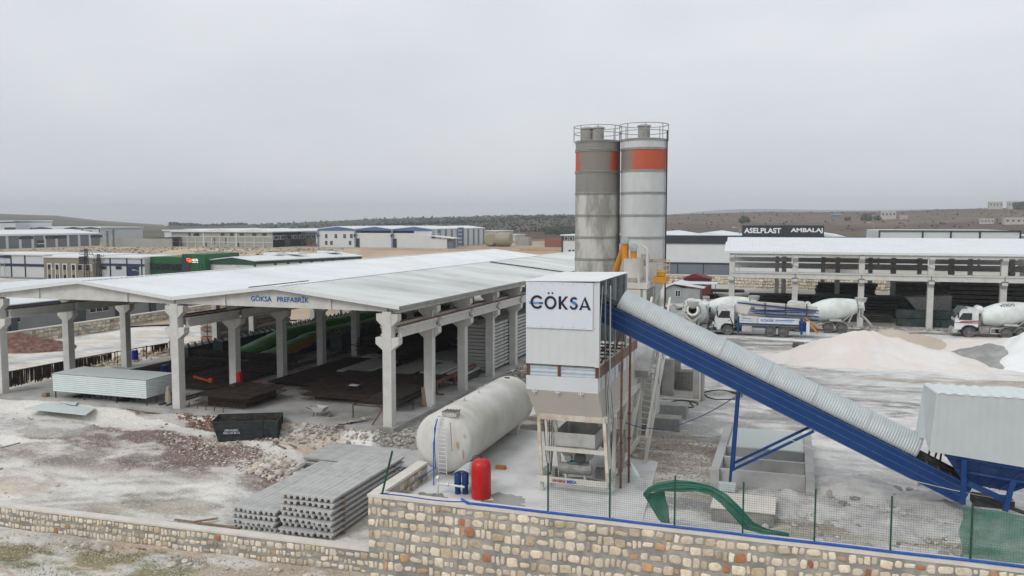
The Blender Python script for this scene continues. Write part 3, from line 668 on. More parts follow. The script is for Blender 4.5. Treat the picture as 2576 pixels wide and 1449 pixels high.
# red vessel
rv=thing('pressure_vessel','bright red upright pressure vessel standing behind the wall coping','tank',(-13.05,34.6,0))
MB().lathe([(.05,0),(.42,.02),(.45,.1),(.45,1.5),(.43,1.62),(.36,1.74),(.24,1.82),(.1,1.86),(.01,1.87)],(-13.05,34.6,0),'Z',40).build('vessel_body',redp,rv,smooth='auto')
m=MB(); m.lathe([(.035,0),(.035,.06)],(-13.05,34.6,1.86),'Z',8); m.tube([(-12.95,34.6,1.86),(-13.1,34.6,2.0),(-13.4,34.55,1.95),(-13.55,34.5,1.5),(-13.52,34.45,.4)],.012,6); m.build('air_line',black,rv)
for k_,(u,v) in enumerate(((-14.25,34.75),(-13.92,34.85))):
    pm=thing('water_pump','blue upright water pump %s under the curved galvanized cover'%('farther from' if k_==0 else 'nearer to')+' the red vessel','pump',(u,v,0),0,'blue pumps by the tank')
    MB().lathe([(.16,.55),(.16,.95),(.13,1.02),(.05,1.05),(.01,1.05)],(u,v,0),'Z',20).build('motor',blue,pm,smooth='auto')
    MB().lathe([(.13,0),(.13,.5),(.17,.5),(.17,.55)],(u,v,0),'Z',16,cap=False).build('pump_stage',blue,pm,smooth='auto')
m=MB(); rows=[]
for i in range(24):
    y=34.7+i*.06; rr=.62+(.012 if i%2 else -.012); rows.append([(-13.98+rr*math.cos(a),y,.55+rr*1.05*math.sin(a)) for a in [math.pi*(-.08+.85*j/14) for j in range(15)]])
m.grid(rows); thingmesh('pump_cover',m,galv,'curved corrugated galvanized cover over the two blue pumps','cover',smooth=True,solid=.01)
m=MB(); m.tube([(-15.1,34.4,.0),(-15.1,34.4,.45),(-15.0,34.4,.55),(-14.6,34.4,.55),(-13.8,34.45,.5)],.05,8); m.lathe([(.09,-.05),(.09,.05)],(-14.6,34.4,.55),'X',10); m.lathe([(.1,-.06),(.1,.06)],(-15.1,34.42,.8),'X',10);m.tube([(-15.1,34.4,.5),(-15.1,34.5,.9)],.04,6)
thingmesh('pump_pipework',m,flash,'grey pump pipework with valve in front of the white tank','pipe',smooth='auto')
m=MB(); m.box(-13.9,-13.4,38.9,39.15,0,.22); thingmesh('brick',m,mat('orange brick',(.42,.15,.05),.9),'orange hollow brick lying beside the white tank','brick',bevel=.01)
# ================= RIBBED DECK PANELS IN STACKS
def panelmesh(w,Ln,teeth,axis,th=.2):
    m=MB(); pl=[]; tp=.075
    pts=[(-w/2,th)]+[q for k in (-1,1) for q in ((k*w/6-.008,th),(k*w/6-.006,th-.012),(k*w/6+.006,th-.012),(k*w/6+.008,th))]+[(w/2,th),(w/2,th-tp)]
    tw=w/teeth
    for i in range(teeth):
        x=w/2-tw*i; pts+=[(x-tw*.22,th-tp),(x-tw*.32,0),(x-tw*.68,0),(x-tw*.78,th-tp)]
    pts+=[(-w/2,th-tp)]
    if axis=='v': m.prism([(x,0,z) for x,z in pts][::-1],(0,Ln,0))
    else: m.prism([(0,x,z) for x,z in pts],(Ln,0,0))
    return m
ordn=['top','second','third','fourth','fifth','sixth','seventh','eighth']
def stack(nm,where,u0,v0,n,w,Ln,layers,ztop,pitch,axis,side,gname,teeth=3,jit=.05):
    proto=None
    for L_ in range(layers):
        z=ztop-.2-L_*pitch
        for i in range(n):
            if proto is None:
                proto=panelmesh(w-.012,Ln,teeth,axis).build('deck_panel',hollow); o=proto
            else: o=proto.copy(); COL.objects.link(o)
            du=rnd.uniform(-jit,jit); dl=rnd.uniform(-.07,.07)+(.10 if L_%2 else -.06)+(.12 if L_==0 else 0)
            o.location=(u0+w*(i+.5)+du*.3,v0+dl,z) if axis=='v' else (u0+dl,v0+w*(i+.5)+du*.3,z)
            tag(o,f'{side[i]} concrete deck panel in the {ordn[L_]} layer of {where}','deck panel',gname)
    m=[]
    for L_ in range(1,layers+1):   # timber spacers
        z=ztop-.2-L_*pitch+.2
        if pitch-.2<.03: continue
        for f in (.13,.85):
            mb=MB()
            if axis=='v': mb.box(u0+.06,u0+n*w+.04,v0+Ln*f,v0+Ln*f+.1,z,z+pitch-.2)
            else: mb.box(u0+Ln*f,u0+Ln*f+.1,v0-.03,v0+n*w+.03,z,z+pitch-.2)
            thingmesh('timber_spacer',mb,timber,f'timber spacer at the {"near" if f<.5 else "far"} end under the {ordn[L_-1]} layer of {where}','spacer',gname+' spacers')
stack('A','the tall near stack',-22.35,32.55,3,.96,7.3,7,-.08,.272,'v',['leftmost','middle','rightmost'],'deck panels in the tall near stack')
stack('B','the low left stack',-25.0,32.45,3,.84,8.3,4,-.98,.272,'v',['leftmost','middle','rightmost'],'deck panels in the lower left stack')
stack('C','the crosswise rear stack',-26.2,40.5,4,.95,8.6,3,-.85,.28,'u',['nearest','second nearest','second farthest','farthest'],'deck panels in the crosswise rear stack')
# ================= DUMPSTER
zb_=-.8; f0=Zp(544,1112,zb_); f1=Zp(698,1107,zb_); f2=Zp(727.5,1088,zb_)
ang=math.atan2(f1.y-f0.y,f1.x-f0.x); LX=(f1-f0).length; LY=(f2-f1).length*1.05; HT=1.2
dp=thing('scrap_skip','dark grey steel scrap skip with white lettering full of rusty wire','skip',tuple(f0),ang)
skm=mat('skip paint',(.022,.032,.036),.5,0,(.07,.07,.065),2.5,.6)
f=.07; x0,x1,y0,y1=-.2,LX+.05,-.08,LY
def wb_(mb,nm,mm,**k): return mb.build(nm,mm,dp,world=True,**k)
m=MB(); m.add([(.12,0,0),(LX,0,0),(LX,LY-.1,0),(.12,LY-.1,0),(x0,y0,HT),(x1,y0,HT),(x1,y1,HT),(x0,y1,HT),(x0+f,y0+f,HT),(x1-f,y0+f,HT),(x1-f,y1-f,HT),(x0+f,y1-f,HT),(.2,.08,.1),(LX-.08,.08,.1),(LX-.08,LY-.18,.1),(.2,LY-.18,.1)],
 [(3,2,1,0),(0,1,5,4),(1,2,6,5),(2,3,7,6),(3,0,4,7),(4,5,9,8),(5,6,10,9),(6,7,11,10),(7,4,8,11),(8,9,13,12),(9,10,14,13),(10,11,15,14),(11,8,12,15),(12,13,14,15)]); wb_(m,'skip_body',skm)
for k_ in (.12,.45,.78): wb_(MB().bar((.12-.27*k_/HT,-.04-.08*k_/HT,k_),(LX+.02,-.04-.08*k_/HT,k_),.05),'skip_rib',skm)
wb_(MB().bar((LX-.9,-.05,0),(LX-.9,-.13,HT),.1),'skip_rib',skm)
for j in range(4): wb_(MB().bar((LX+.03,.1+j*(LY-.3)/3,0),(LX+.07,.1+j*(LY-.3)/3,HT),.09),'skip_rib',skm)
m=MB(); m.box(x0-.05,x1+.05,y0-.05,y0+.02,HT-.02,HT+.07); wb_(m,'rim',skm); wb_(MB().box(x1-.02,x1+.05,y0+.02,y1,HT-.02,HT+.07),'rim',skm); wb_(MB().box(x0-.05,x0+.02,y0+.02,y1,HT-.02,HT+.07),'rim',skm); wb_(MB().box(x0,x1,y1,y1+.06,HT-.02,HT+.07),'rim',skm)
for s_,x_,z_,w_ in (('URFA HURDA',.52,.66,.80),('0532 235 80 16',.46,.50,.95)): 
    o=text(s_,'lettering',flash,(x_,-.135,z_),(1,0,0),w_,.13,dp,bold=.01,world=True); o['label']='white painted lettering'
m=MB(); Mx=Matrix.Translation(f0)@Matrix.Rotation(ang,4,'Z'); W3=lambda x,y,z: Mx@Vector((x,y,z))
for i in range(200):
    a=rnd.uniform(.1,LX-.2);b=rnd.uniform(.15,LY-.25);z=rnd.uniform(.9,1.14); an=rnd.uniform(0,3.14);l=rnd.uniform(.15,.6)
    m.tube([W3(max(0,a-l*math.cos(an)),min(LY-.15,max(.05,b-l*math.sin(an))),z),W3(a,b,z+.1),W3(min(LX-.1,max(.05,a+l*math.cos(an))),min(LY-.15,b+l*math.sin(an)*.6),z)],.016,4)
m.prism([W3(-.02,.05,.7),W3(LX-.1,.05,.7),W3(LX-.1,LY-.15,.7),W3(-.02,LY-.15,.7)],(0,0,.28)); o=m.build('scrap_wire',rebar); tag(o,'tangle of dark rusty scrap wire filling the skip','scrap metal',kind='stuff')
# ================= RIBBED SHEET SHELTER
sh=thing('sheet_shelter','low white ribbed sheet shelter on thin dark legs at left','shelter',(-45.5,46.5,0))
ribh=mat('white ribbed sheet',(.60,.66,.65),.5,0,(.50,.54,.53),.8,.4)
def corr_wall(p,q,z0,z1,nr,amp,out):
    p=Vector((*p,0));q=Vector((*q,0)); rows=[]; o=Vector((*out,0))
    for i in range(nr*4+1):
        z=z0+(z1-z0)*i/(nr*4); a=amp*(1 if (i%4) in (1,2) else 0); rows.append([p+o*a+Vector((0,0,z)),q+o*a+Vector((0,0,z))])
    return MB().grid(rows)
corr_wall((-49.5,45.2),(-41.3,45.2),.5,1.75,9,.035,(0,-1)).build('front_sheet',ribh,sh,solid=.01)
corr_wall((-41.3,45.2),(-41.3,47.9),.55,1.75,9,.035,(1,0)).build('end_sheet',ribh,sh,solid=.01)
corr_wall((-49.5,47.9),(-49.5,45.2),.55,1.75,9,.035,(-1,0)).build('end_sheet',ribh,sh,solid=.01)
rows=[]
for i in range(83):
    u=-49.55+i*.1007; rows.append([(u,45.15,1.78+(.03 if i%2 else 0)),(u,47.95,1.80+(.03 if i%2 else 0))])
MB().grid(rows).build('roof_sheet',ribh,sh,solid=.01)
for u,v in ((-49.4,45.3),(-46.8,45.3),(-44,45.3),(-41.4,45.3),(-49.4,47.8),(-46.8,47.8),(-44,47.8),(-41.4,47.8)):
    MB().box(u-.03,u+.03,v-.03,v+.03,0,1.7).build('leg',darks,sh)
for u,w in ((-46.6,1.2),(-44.9,.7),(-43.6,1.0)):
    b_=thing('work_bench',f'dark steel bench with {"green top" if w>1.1 else "orange box" if w<.9 else "dark top"} standing under the ribbed sheet shelter','bench',(u,46.3,0),0,'benches under the shelter')
    MB().box(u-w/2,u+w/2,46,46.6,.42,.5).build('bench_top',mould if w>1.1 else orange if w<.9 else darks,b_)
    for du in (-w/2+.05,w/2-.05):
        for dv in (-.25,.25): MB().box(u+du-.03,u+du+.03,46.3+dv-.03,46.3+dv+.03,0,.42).build('leg',darks,b_)
def flat(name,pts,z,m,label,cat,th=.05):
    P=[Zp(x,y,z) for x,y in pts]; mb=MB(); mb.prism([(p.x,p.y,p.z) for p in P],(0,0,th)); return thingmesh(name,mb,m,label,cat)
flat('roofing_sheet',[(60,1029),(215,1045),(240,1028),(110,1017)],-.22,ribh,'pale flat roofing sheet lying on the ground before the shelter','sheet')
flat('roofing_offcut',[(148,1013),(190,1020),(195,1014),(165,1008)],-.1,ribh,'small pale offcut of roofing sheet beside the long sheet','sheet')
m=MB(); m.box(-50.6,-50.2,45.2,45.55,-.05,.3); thingmesh('wooden_crate',m,timber,'small wooden crate on the ground left of the pale roofing sheet','crate',bevel=.02)
# timber pieces
for k_,(a,b,z,l) in enumerate([((440,1307),(600,1328),-1.98,'long brown plank lying on the white ground behind the low wall'),((490,1312),(548,1304),-1.93,'short brown board crossing the long plank behind the low wall'),((676,1112),(718,1128),-.78,'weathered plank lying right of the scrap skip'),((700,1108),(745,1125),-.76,'paler plank nearest the rubble right of the scrap skip'),((0,1127),(50,1114),-.9,'thin pale pole lying at the left edge of the yard')]):
    p,q=Zp(*a,z),Zp(*b,z); m=MB(); m.bar(p,q,.13,.06); thingmesh('plank',m,timber if k_!=4 else concd,l,'plank')
p,q=Zp(722,1197,-1.45),Zp(770,1165,-1.25); m=MB(); m.bar(p,q,.22,.1); thingmesh('concrete_beam',m,concd,'short concrete beam leaning at the left end of the crosswise slab stack','beam')
# rebar hanging rack
rk=thing('rebar_rack','long rack hung with dark reinforcing links along the left side of the shed','rack',(-56,46,0))
m=MB(); m.tube([(-55.9,44.8,1.2),(-56,56,1.15),(-56.3,65,.95)],.04,6); m.build('rack_rail',rebar,rk)
m=MB(); v=44.9
while v<64.6:
    if not (57.5<v<62.3 and rnd.random()<.85):
        u=-55.9-.02*(v-45)+rnd.uniform(-.05,.05); L_=rnd.uniform(.95,1.2) if v<55 else rnd.uniform(.4,.75); zt_=1.2-.012*(v-45)
        m.bar((u,v,zt_),(u+rnd.uniform(-.06,.06),v+rnd.uniform(-.05,.05),zt_-L_),.035 if rnd.random()<.5 else .07)
    v+=rnd.uniform(.03,.075)
o=m.build('hanging_links',rebar,rk); o['kind']='stuff'
for v in (46,50,54,58,61.5,64.5):
    MB().bar((-56.05,v,-.1),(-56.05,v,1.2),.05).build('rack_leg',rust,rk)
# ================= BATCHING PLANT
pl=thing('batching_plant','cream mobile concrete batching plant with white clad bin housing and frame legs','plant',(-9.8,38,0))
X0,X1,Y0,Y1=-11.52,-8.12,36.5,43.2
def ribwall(p,q,z0,z1,per,amp,out,topf=None):
    p=Vector((*p,0));q=Vector((*q,0));n=max(4,int((q-p).length/per*4)); rows=[];o=Vector((*out,0))
    for i in range(n+1):
        b=p.lerp(q,i/n); a=amp*(1 if (i%4) in (1,2) else 0)
        rows.append([b+o*a+Vector((0,0,z0)),b+o*a+Vector((0,0,z1))])
    return MB().grid(rows)
ribwall((X0,Y0),(X1,Y0),5.98,9.78,.42,.012,(0,-1)).build('front_cladding',wallw,pl,solid=.01)
ribwall((X0,Y1),(X0,Y0),5.98,9.78,.42,.04,(-1,0)).build('side_cladding',galvd,pl,solid=.01)
ribwall((X1,Y1),(X0,Y1),6.2,9.78,.42,.04,(0,1)).build('rear_cladding',galvd,pl,solid=.01)
rows=[]
for i in range(69):
    v=Y0-.12+i*.1; rows.append([(X0-.06,v,9.80+(.035 if i%2 else 0)),(X1+.08,v,9.86+(.035 if i%2 else 0))])
MB().grid(rows).build('housing_roof',mat('housing roof',(.68,.69,.70),.5,0,(.60,.58,.54),.5,.5),pl,solid=.02)
m=MB(); m.box(X1-.16,X1+.04,Y0-.03,Y0+.06,5.95,9.8); m.build('corner_trim',wallw,pl)
for v,w_ in ((Y1-.06,.08),(Y0+1.5,.035),(40.2,.035)): 
    m=MB(); m.box(X1-w_,X1+.03,v-w_,v+w_,5.9,9.78); m.build('housing_post',galv,pl)
# sign board with logo
bd=MB().box(-11.5,-8.37,Y0-.09,Y0-.03,7.66,9.77).build('sign_board',signw,pl)
def lg(o): 
    o.parent=bd; return o
sy=Y0-.095
def sz(x,y):      # photo pixel on the sign plane
    return Vp(x,y,sy)
def gltr(ch,x0,x1,y0,y1,m,bold=.035):
    a=sz(x0,y1);b=sz(x1,y1);c=sz(x0,y0)
    o=text(ch,'lettering',m,(a.x,sy,a.z),(1,0,0),b.x-a.x,c.z-a.z,None,bold=bold,depth=.012); o.parent=bd; o['label']='navy logo letter'; return o
def ringseg(cx,cz,rx,rz,th,a0,a1,m,nm='lettering',n=40):
    mb=MB(); rows=[]
    for i in range(n+1):
        a=R(a0+(a1-a0)*i/n); rows.append([(cx+(rx)*math.cos(a),sy-.012,cz+rz*math.sin(a)),(cx+(rx-th)*math.cos(a),sy-.012,cz+(rz-th)*math.sin(a))])
    mb.grid(rows); o=mb.build(nm,m,pl,solid=.02); o.parent=bd; return o
def sbox(x0,y0,x1,y1,m,dy=.014,nm='lettering'):
    a,b,c,d=sz(x0,y1),sz(x1,y1),sz(x1,y0),sz(x0,y0); mb=MB(); mb.prism([(p.x,sy-dy,p.z) for p in (a,b,c,d)],(0,.012,0)); o=mb.build(nm,m,pl); o.parent=bd; return o
def spoly(pts,m,dy=.018,nm='lettering'):
    mb=MB(); mb.prism([(sz(*p).x,sy-dy,sz(*p).z) for p in pts],(0,.012,0)); o=mb.build(nm,m,pl); o.parent=bd; return o
def c3(x,y): return (1288+.25*x,523.25+.25*y)   # crop helper
g0=sz(*c3(253,945)); g1=sz(*c3(307,945)); gt=sz(*c3(253,877))
ringseg(g0.x,g0.z,g1.x-g0.x+.05,gt.z-g0.z,.098,38,322,inkn)
sbox(*c3(272,950),*c3(312,966),inkn,.012)
spoly([c3(164,940),c3(312,946),c3(311,952),c3(170,947)],inkl); spoly([c3(172,955),c3(310,961),c3(309,967),c3(180,963)],inkl)
g0=sz(*c3(388,951)); g1=sz(*c3(448,951)); gt=sz(*c3(388,884)); ringseg(g0.x,g0.z,g1.x-g0.x,gt.z-g0.z,.10,0,360,inkn)
for x in (369,407):
    p=sz(*c3(x,856)); mb=MB(); mb.lathe([(.043,-.012),(.043,.0)],(p.x,sy,p.z),'Y',16); o=mb.build('lettering',inkn,pl); o.parent=bd
spoly([c3(469,888),c3(495,888),c3(495,1018),c3(470,1017)],inkn,.014)
spoly([c3(490,952),c3(538,889),c3(563,890),c3(512,955),c3(565,1023),c3(537,1022),c3(492,963)],inkn,.013)
g0=sz(*c3(625,930)); ringseg(g0.x,g0.z,.17,.155,.085,28,215,inkn)
g0=sz(*c3(620,984)); ringseg(g0.x,g0.z,.18,.17,.085,185,388,inkn)
spoly([c3(583,918),c3(600,930),c3(640,945),c3(662,970),c3(664,995),c3(640,978),c3(605,962),c3(588,945)],inkl,.022)
spoly([c3(736,890),c3(794,1030),c3(768,1029),c3(727,925),c3(700,1026),c3(675,1026)],inkn,.013); spoly([c3(700,985),c3(765,988),c3(770,1003),c3(695,1000)],inkn,.019)
for o in COL.objects:
    if o.parent==bd and 'label' in o: pass
# hopper bins
FR=mat('rusty frame',(.16,.065,.04),.8,0,(.10,.05,.04),3,.6)
m=MB(); 
for x in (X0+.02,X0+1.5,X1-.14): m.box(x,x+.12,Y0+.04,Y0+.12,5.35,5.96)
m.box(X0,X1,Y0+.03,Y0+.12,5.93,5.99); m.build('band_frame',FR,pl)
corr_wall((X0+.1,Y0+.12),(X1-.05,Y0+.12),5.37,5.95,3,.02,(0,-1)).build('band_sheet',mat('bluish ribbed sheet',(.48,.55,.60),.5),pl,solid=.01)
VB=46.5; zt1,zm,zb=5.42,4.76,3.55
bl=Vp(1350,1046,Y0+.55);br=Vp(1517,1058,Y0+.55); zb=(bl.z+br.z)/2
m=MB(); m.add([(X0,Y0,zt1),(X1,Y0,zt1+.03),(X1,Y0,zm),(X0,Y0,zm),(X0,VB,zt1),(X1,VB,zt1),(X1,VB,zm),(X0,VB,zm)],[(0,3,2,1),(1,2,6,5),(5,6,7,4),(4,7,3,0)]); m.build('bin_upper',wallw,pl,solid=.02)
m=MB(); m.add([(X0,Y0,zm),(X1,Y0,zm),(br.x,Y0+.55,zb),(bl.x,Y0+.55,zb),(X0,VB,zm),(X1,VB,zm),(br.x,VB-.6,zb),(bl.x,VB-.6,zb)],[(0,3,2,1),(1,2,6,5),(5,6,7,4),(4,7,3,0)]); m.build('bin_lower',mat('bin grey cream',(.48,.45,.40),.6,0,(.40,.375,.33),.8,.5),pl,solid=.02)
m=MB(); m.add([(X1+.02,Y0,zt1),(X1+.02,VB,zt1),(X1+.02,VB,zt1+.52),(X1+.02,Y0,zt1+.52)],[(0,1,2,3)]); m.build('rusty_side_board',mat('faded maroon sheet',(.17,.10,.085),.75,0,(.26,.19,.17),1.2,.7),pl,solid=.02)
m=MB()
for x in (-11.1,-10,-8.9): m.box(x-.12,x+.12,Y0-.06,Y0,4.68,4.73); m.box(x-.02,x+.02,Y0-.09,Y0,4.6,4.8)
m.build('clamp',wallw,pl)
# frame
cb_=[]
def fbar(nm,p,q,w,mm=creamr,h=None): return MB().bar(p,q,w,h).build(nm,mm,pl)
fbar('top_beam',(-11.1,37.1,3.42),(-7.9,37.1,3.42),.22,h=.28); fbar('top_beam',(-7.92,37.1,3.42),(-7.92,46,3.42),.2,cream,h=.3); fbar('top_beam',(-11.05,37.1,3.42),(-11.05,46,3.42),.2,cream,h=.3)
fbar('leg',(-11.05,37.0,3.3),(-10.72,36.5,.0),.14); fbar('leg',(-7.92,37.0,3.3),(-7.62,36.5,.35),.14); fbar('leg',(-10.75,37.1,3.3),(-10.55,37.3,.0),.1,cream)
fbar('leg',(-10.35,37.3,3.3),(-10.5,39,.0),.15,cream); fbar('leg',(-10.1,39,3.3),(-10.5,40.5,0),.15,cream); fbar('leg',(-7.75,38.4,3.3),(-7.75,38.4,.0),.17,cream); fbar('leg',(-7.9,37.3,3.3),(-7.7,37.9,0),.14,cream); fbar('leg',(-7.75,42,3.3),(-7.75,42,.0),.17,cream); fbar('leg',(-11.0,42,3.3),(-11,42,.0),.17,cream);fbar('leg',(-7.75,45.5,3.3),(-7.75,45.5,.0),.17,cream)
fbar('mid_beam',(-10.9,36.85,1.95),(-7.75,36.85,1.95),.1,cream,h=.18)
sill=fbar('sill_beam',(-10.95,36.4,.62),(-7.6,36.4,.62),.14,cream,h=.26); fbar('sill_beam',(-7.7,36.4,.62),(-7.7,45,.62),.14,cream,h=.24)
fbar('foot',(-10.75,36.5,.5),(-10.7,36.5,.02),.14,greyp); fbar('foot_plate',(-10.95,36.5,.02),(-10.4,36.5,.02),.5,concs,h=.04)
o=text('LONG VEHICLE','lettering',mat('red lettering',(.4,.01,.01),.5),(-10.2,36.32,.56),(1,0,0),.62,.12,pl,bold=.02); o=text('MEKA','lettering',inkb,(-9.5,36.32,.55),(1,0,0),.46,.14,pl,bold=.03)
fbar('brace',(-7.75,38.4,.8),(-7.75,41.8,3.2),.1,cream); fbar('brace',(-7.7,42,.8),(-7.7,45.3,3.2),.1,cream); fbar('brace',(-10.9,38.8,3.2),(-10.6,37.6,.1),.07,greyp)
# weigh hopper
h0=Vp(1394,1085,37.5);h1=Vp(1497,1096,37.5);h2=Vp(1430,1156,38.2);h3=Vp(1480,1166,38.2); zt_h=(h0.z+h1.z)/2; zm_h=Vp(1400,1120,37.5).z; zb_h=(h2.z+h3.z)/2
m=MB(); m.add([(h0.x,37.5,zt_h),(h1.x,37.5,zt_h),(h1.x,40.2,zt_h),(h0.x,40.2,zt_h),(h0.x,37.5,zm_h),(h1.x,37.5,zm_h),(h1.x,40.2,zm_h),(h0.x,40.2,zm_h),(h2.x,38.2,zb_h),(h3.x,38.2,zb_h),(h3.x,39.4,zb_h),(h2.x,39.4,zb_h)],[(0,4,5,1),(1,5,6,2),(2,6,7,3),(3,7,4,0),(4,8,9,5),(5,9,10,6),(6,10,11,7),(7,11,8,4)])
m.build('weigh_hopper',greyp,pl,solid=.02)
for x in (-9.9,-9.1,-8.5):
    MB().lathe([(.25,3.3),(.12,2.75),(.01,2.72)],(x,38.6,0),'Z',8).build('discharge_gate',greyp,pl)
cmp_=thing('air_compressor','dusty grey air compressor on a horizontal receiver under the batching plant','compressor',(-9.3,37.3,.45))
MB().lathe([(.01,-.78),(.2,-.76),(.27,-.68),(.27,.68),(.2,.76),(.01,.78)],(-9.3,37.2,1.0),'X',24).build('receiver',dusty,cmp_,smooth='auto')
MB().cbox((-9.2,37.2,1.3),(1.0,.4,.06)).build('mount_plate',mat('grey green steel',(.10,.17,.17),.6),cmp_)
MB().lathe([(.02,-.16),(.16,-.15),(.17,0),(.16,.15),(.02,.16)],(-9.65,37.2,1.5),'Y',16).build('motor',dusty,cmp_,smooth='auto')
MB().lathe([(.04,-.05),(.27,-.05),(.28,0),(.27,.05),(.04,.05)],(-9.05,37.0,1.58),'Y',20).build('flywheel',darks,cmp_,smooth='auto')
m=MB(); m.cbox((-9.05,37.2,1.6),(.35,.3,.35)); 
for i in range(6): m.cbox((-9.05,37.2,1.75+i*.04),(.4,.34,.012))
m.build('pump_head',dusty,cmp_)
for x in (-9.75,-8.85): MB().box(x-.04,x+.04,37.05,37.35,.5,.75).build('foot',cream,cmp_)
m=MB()
for i in range(5): m.tube([(-10.9+.08*i,37.3+.2*i,3.2),(-10.75+.05*i,37.2+.15*i,1.5+.1*i),(-10.6+.02*i,37.2,.6)],.02,5)
o=m.build('conduit',darks,pl)
m=MB(); m.cbox((-7.75,39.6,1.0),(.3,1.6,1.3)); m.cbox((-8.2,41.5,1.1),(.6,1.2,1.4)); m.build('gearbox',dusty,pl)
# dark interior frame below the housing
m=MB()
for i in range(6):
    v=37.4+i*1.1; m.bar((X0+.3,v,6.1),(X1,v,6.05),.08)
for u in (-11,-10,-9): m.bar((u,36.8,6.0),(u,43,6.0),.08)
m.bar((-8.2,37,6.0),(-8.2,43,6.7),.06); m.bar((-8.2,40.6,6.0),(-8.15,42.6,7.4),.06)
m.build('inner_grid',rust,pl)
# screw / pulley cluster at head of belt
m=MB(); m.lathe([(.05,-.35),(.3,-.3),(.3,.3),(.05,.35)],(-8.35,40.2,8.25),'X',14); m.cbox((-8.5,39.9,7.9),(.5,.6,.5)); 
for i in range(5): m.lathe([(.31,-.2+i*.1),(.33,-.2+i*.1),(.33,-.17+i*.1),(.31,-.17+i*.1)],(-8.35,40.2,8.25),'X',12)
hm=m.build('head_motor',mat('dusty blue motor',(.07,.10,.14),.7,0,(.25,.27,.28),4,.7),pl,smooth='auto')
# red brown standing pipes
for k_,(u,v) in enumerate(((-7.32,37.9),(-7.12,38.9))):
    m=MB(); m.tube([(u,v,0),(u,v,7.2 if k_ else 6.9)],.055,8)
    for z in (.9,2.2,3.4): m.cbox((u,v,z),(.16,.16,.08))
    thingmesh('steel_pipe',m,rust,f'red brown upright pipe {"nearer the batching plant" if k_==0 else "farther from the batching plant"} of the pair at its right corner','pipe','red brown upright pipes')
m=MB(); m.tube([(-8.1,36.55,4.9),(-8.12,36.9,8.1),(-8.1,37.2,9.6)],.03,6); m.tube([(-7.75,37.4,0.4),(-7.8,37.5,9.6)],.035,6)
thingmesh('conduit_pipe',m,galv,'thin grey conduit pipes running up the open side of the plant','pipe')
m=MB()
for i in range(5): m.tube([(-6.9+.07*i,38.2,1.3-.1*i),(-6.6+.12*i,38.1-.1*i,.05)],.03,6)
o=thingmesh('pipe_offcuts',m,galv,'bundle of grey pipe offcuts leaning at the foot of the red brown pipes','pipe')
# inclined belt truss behind and ladder
tr=thing('inclined_truss','white inclined steel truss between the batching plant and the mixer tower','truss',(-8,43,0))
for x in (-8.0,-6.9):
    A=Vector((x,42.2,-.0));B=Vector((x,51.5,6.8)); C_=Vector((x,42.5,1.3)) ; D=Vector((x,50.8,7.9))
    MB().bar(A,B,.16).build('chord',cream,tr); MB().bar(C_,D,.12).build('chord',cream,tr)
    for i in range(6):
        MB().bar(A.lerp(B,i/6),C_.lerp(D,(i+.6)/6),.07).build('lattice_bar',cream,tr); MB().bar(C_.lerp(D,(i+.6)/6),A.lerp(B,(i+1)/6),.07).build('lattice_bar',cream,tr)
MB().bar((-7.9,45.6,4.1),(-7.9,50,6.6),1.2,h=.5).build('belt_trough',greyp,tr)
ld=thing('steel_ladder','long cream steel ladder leaning up to the mixer tower','ladder',(-7.3,44.5,0))
A=Zp(1597,1135);B=Vp(1633,872,48.6);A2=Zp(1623,1137);B2=Vp(1656,880,48.6)
MB().bar(A,B,.07).build('rail',cream,ld); MB().bar(A2,B2,.07).build('rail',cream,ld)
for i in range(18):
    f=(i+.5)/18; MB().bar(A.lerp(B,f),A2.lerp(B2,f),.16,h=.04).build('rung',cream,ld)
# grey cabin tank seen between
m=MB(); m.box(-9.6,-7.6,48.6,52,.6,3.6); m.box(-9.5,-8.2,47.8,48.6,.0,1.9)
o=thingmesh('control_cabinet',m,greyp,'grey steel cabin below the inclined truss behind the plant','cabin',bevel=.03)
m=MB()
for i in range(9):
    v=Y0+.6+i*1.05; m.box(X1+.02,X1+.05,v-.03,v+.03,4.75,zt1)
m.build('bin_side_ribs',cream,pl)
m=MB(); m.box(X1+.03,X1+.05,41.2,42.2,4.95,5.3); m.build('maker_plate',mat('pale blue plate',(.25,.33,.5),.5),pl)
m=MB()
for i in range(4): m.tube([(-8.0+.05*i,37.0+.3*i,9.5-.3*i),(-7.95,37.1+.25*i,6.0),(-7.85+.04*i,37.2+.3*i,3.4),(-7.8,37.4+.2*i,1.0)],.012,5)
m.build('cable_run',black,pl)
m=MB()
for i in range(7):
    x=X0+.25+i*.5; m.box(x,x+.02,Y0-.11,Y0-.09,7.72,7.74); m.box(x,x+.02,Y0-.11,Y0-.09,9.68,9.7)
o=m.build('sign_rivets',darks,pl); o.parent=bd 
m=MB()
for u,v,z in ((-10.9,38.5,.3),(-8.5,39.2,.25),(-9.8,40,.35)): m.cbox((u,v,z),(.6,.5,.5))
m.tube([(-10.5,38,.2),(-9.2,38.6,.15),(-8.2,38,.2)],.05,6); m.build('floor_machinery',dusty,pl)
m=MB(); 
for i in range(10): m.cbox((-9.75+rnd.uniform(-1,1),41+rnd.uniform(0,3),1.0+rnd.uniform(-.5,1.5)),(rnd.uniform(.2,.7),rnd.uniform(.2,.8),rnd.uniform(.2,.7)),rnd.uniform(0,1))
m.build('inner_machinery',dusty,pl)
el=thing('screw_feeder','grey pipework and cabinets between the plant and the mixer tower','pipework',(-9.5,53,4))
m=MB()
for i in range(7):
    a=Vector((rnd.uniform(-11,-8.6),rnd.uniform(50,54),rnd.uniform(5.2,7.4))); m.tube([a,a+Vector((rnd.uniform(-.8,.8),rnd.uniform(0,1.5),rnd.uniform(-1.2,.8)))],rnd.uniform(.05,.13),7)
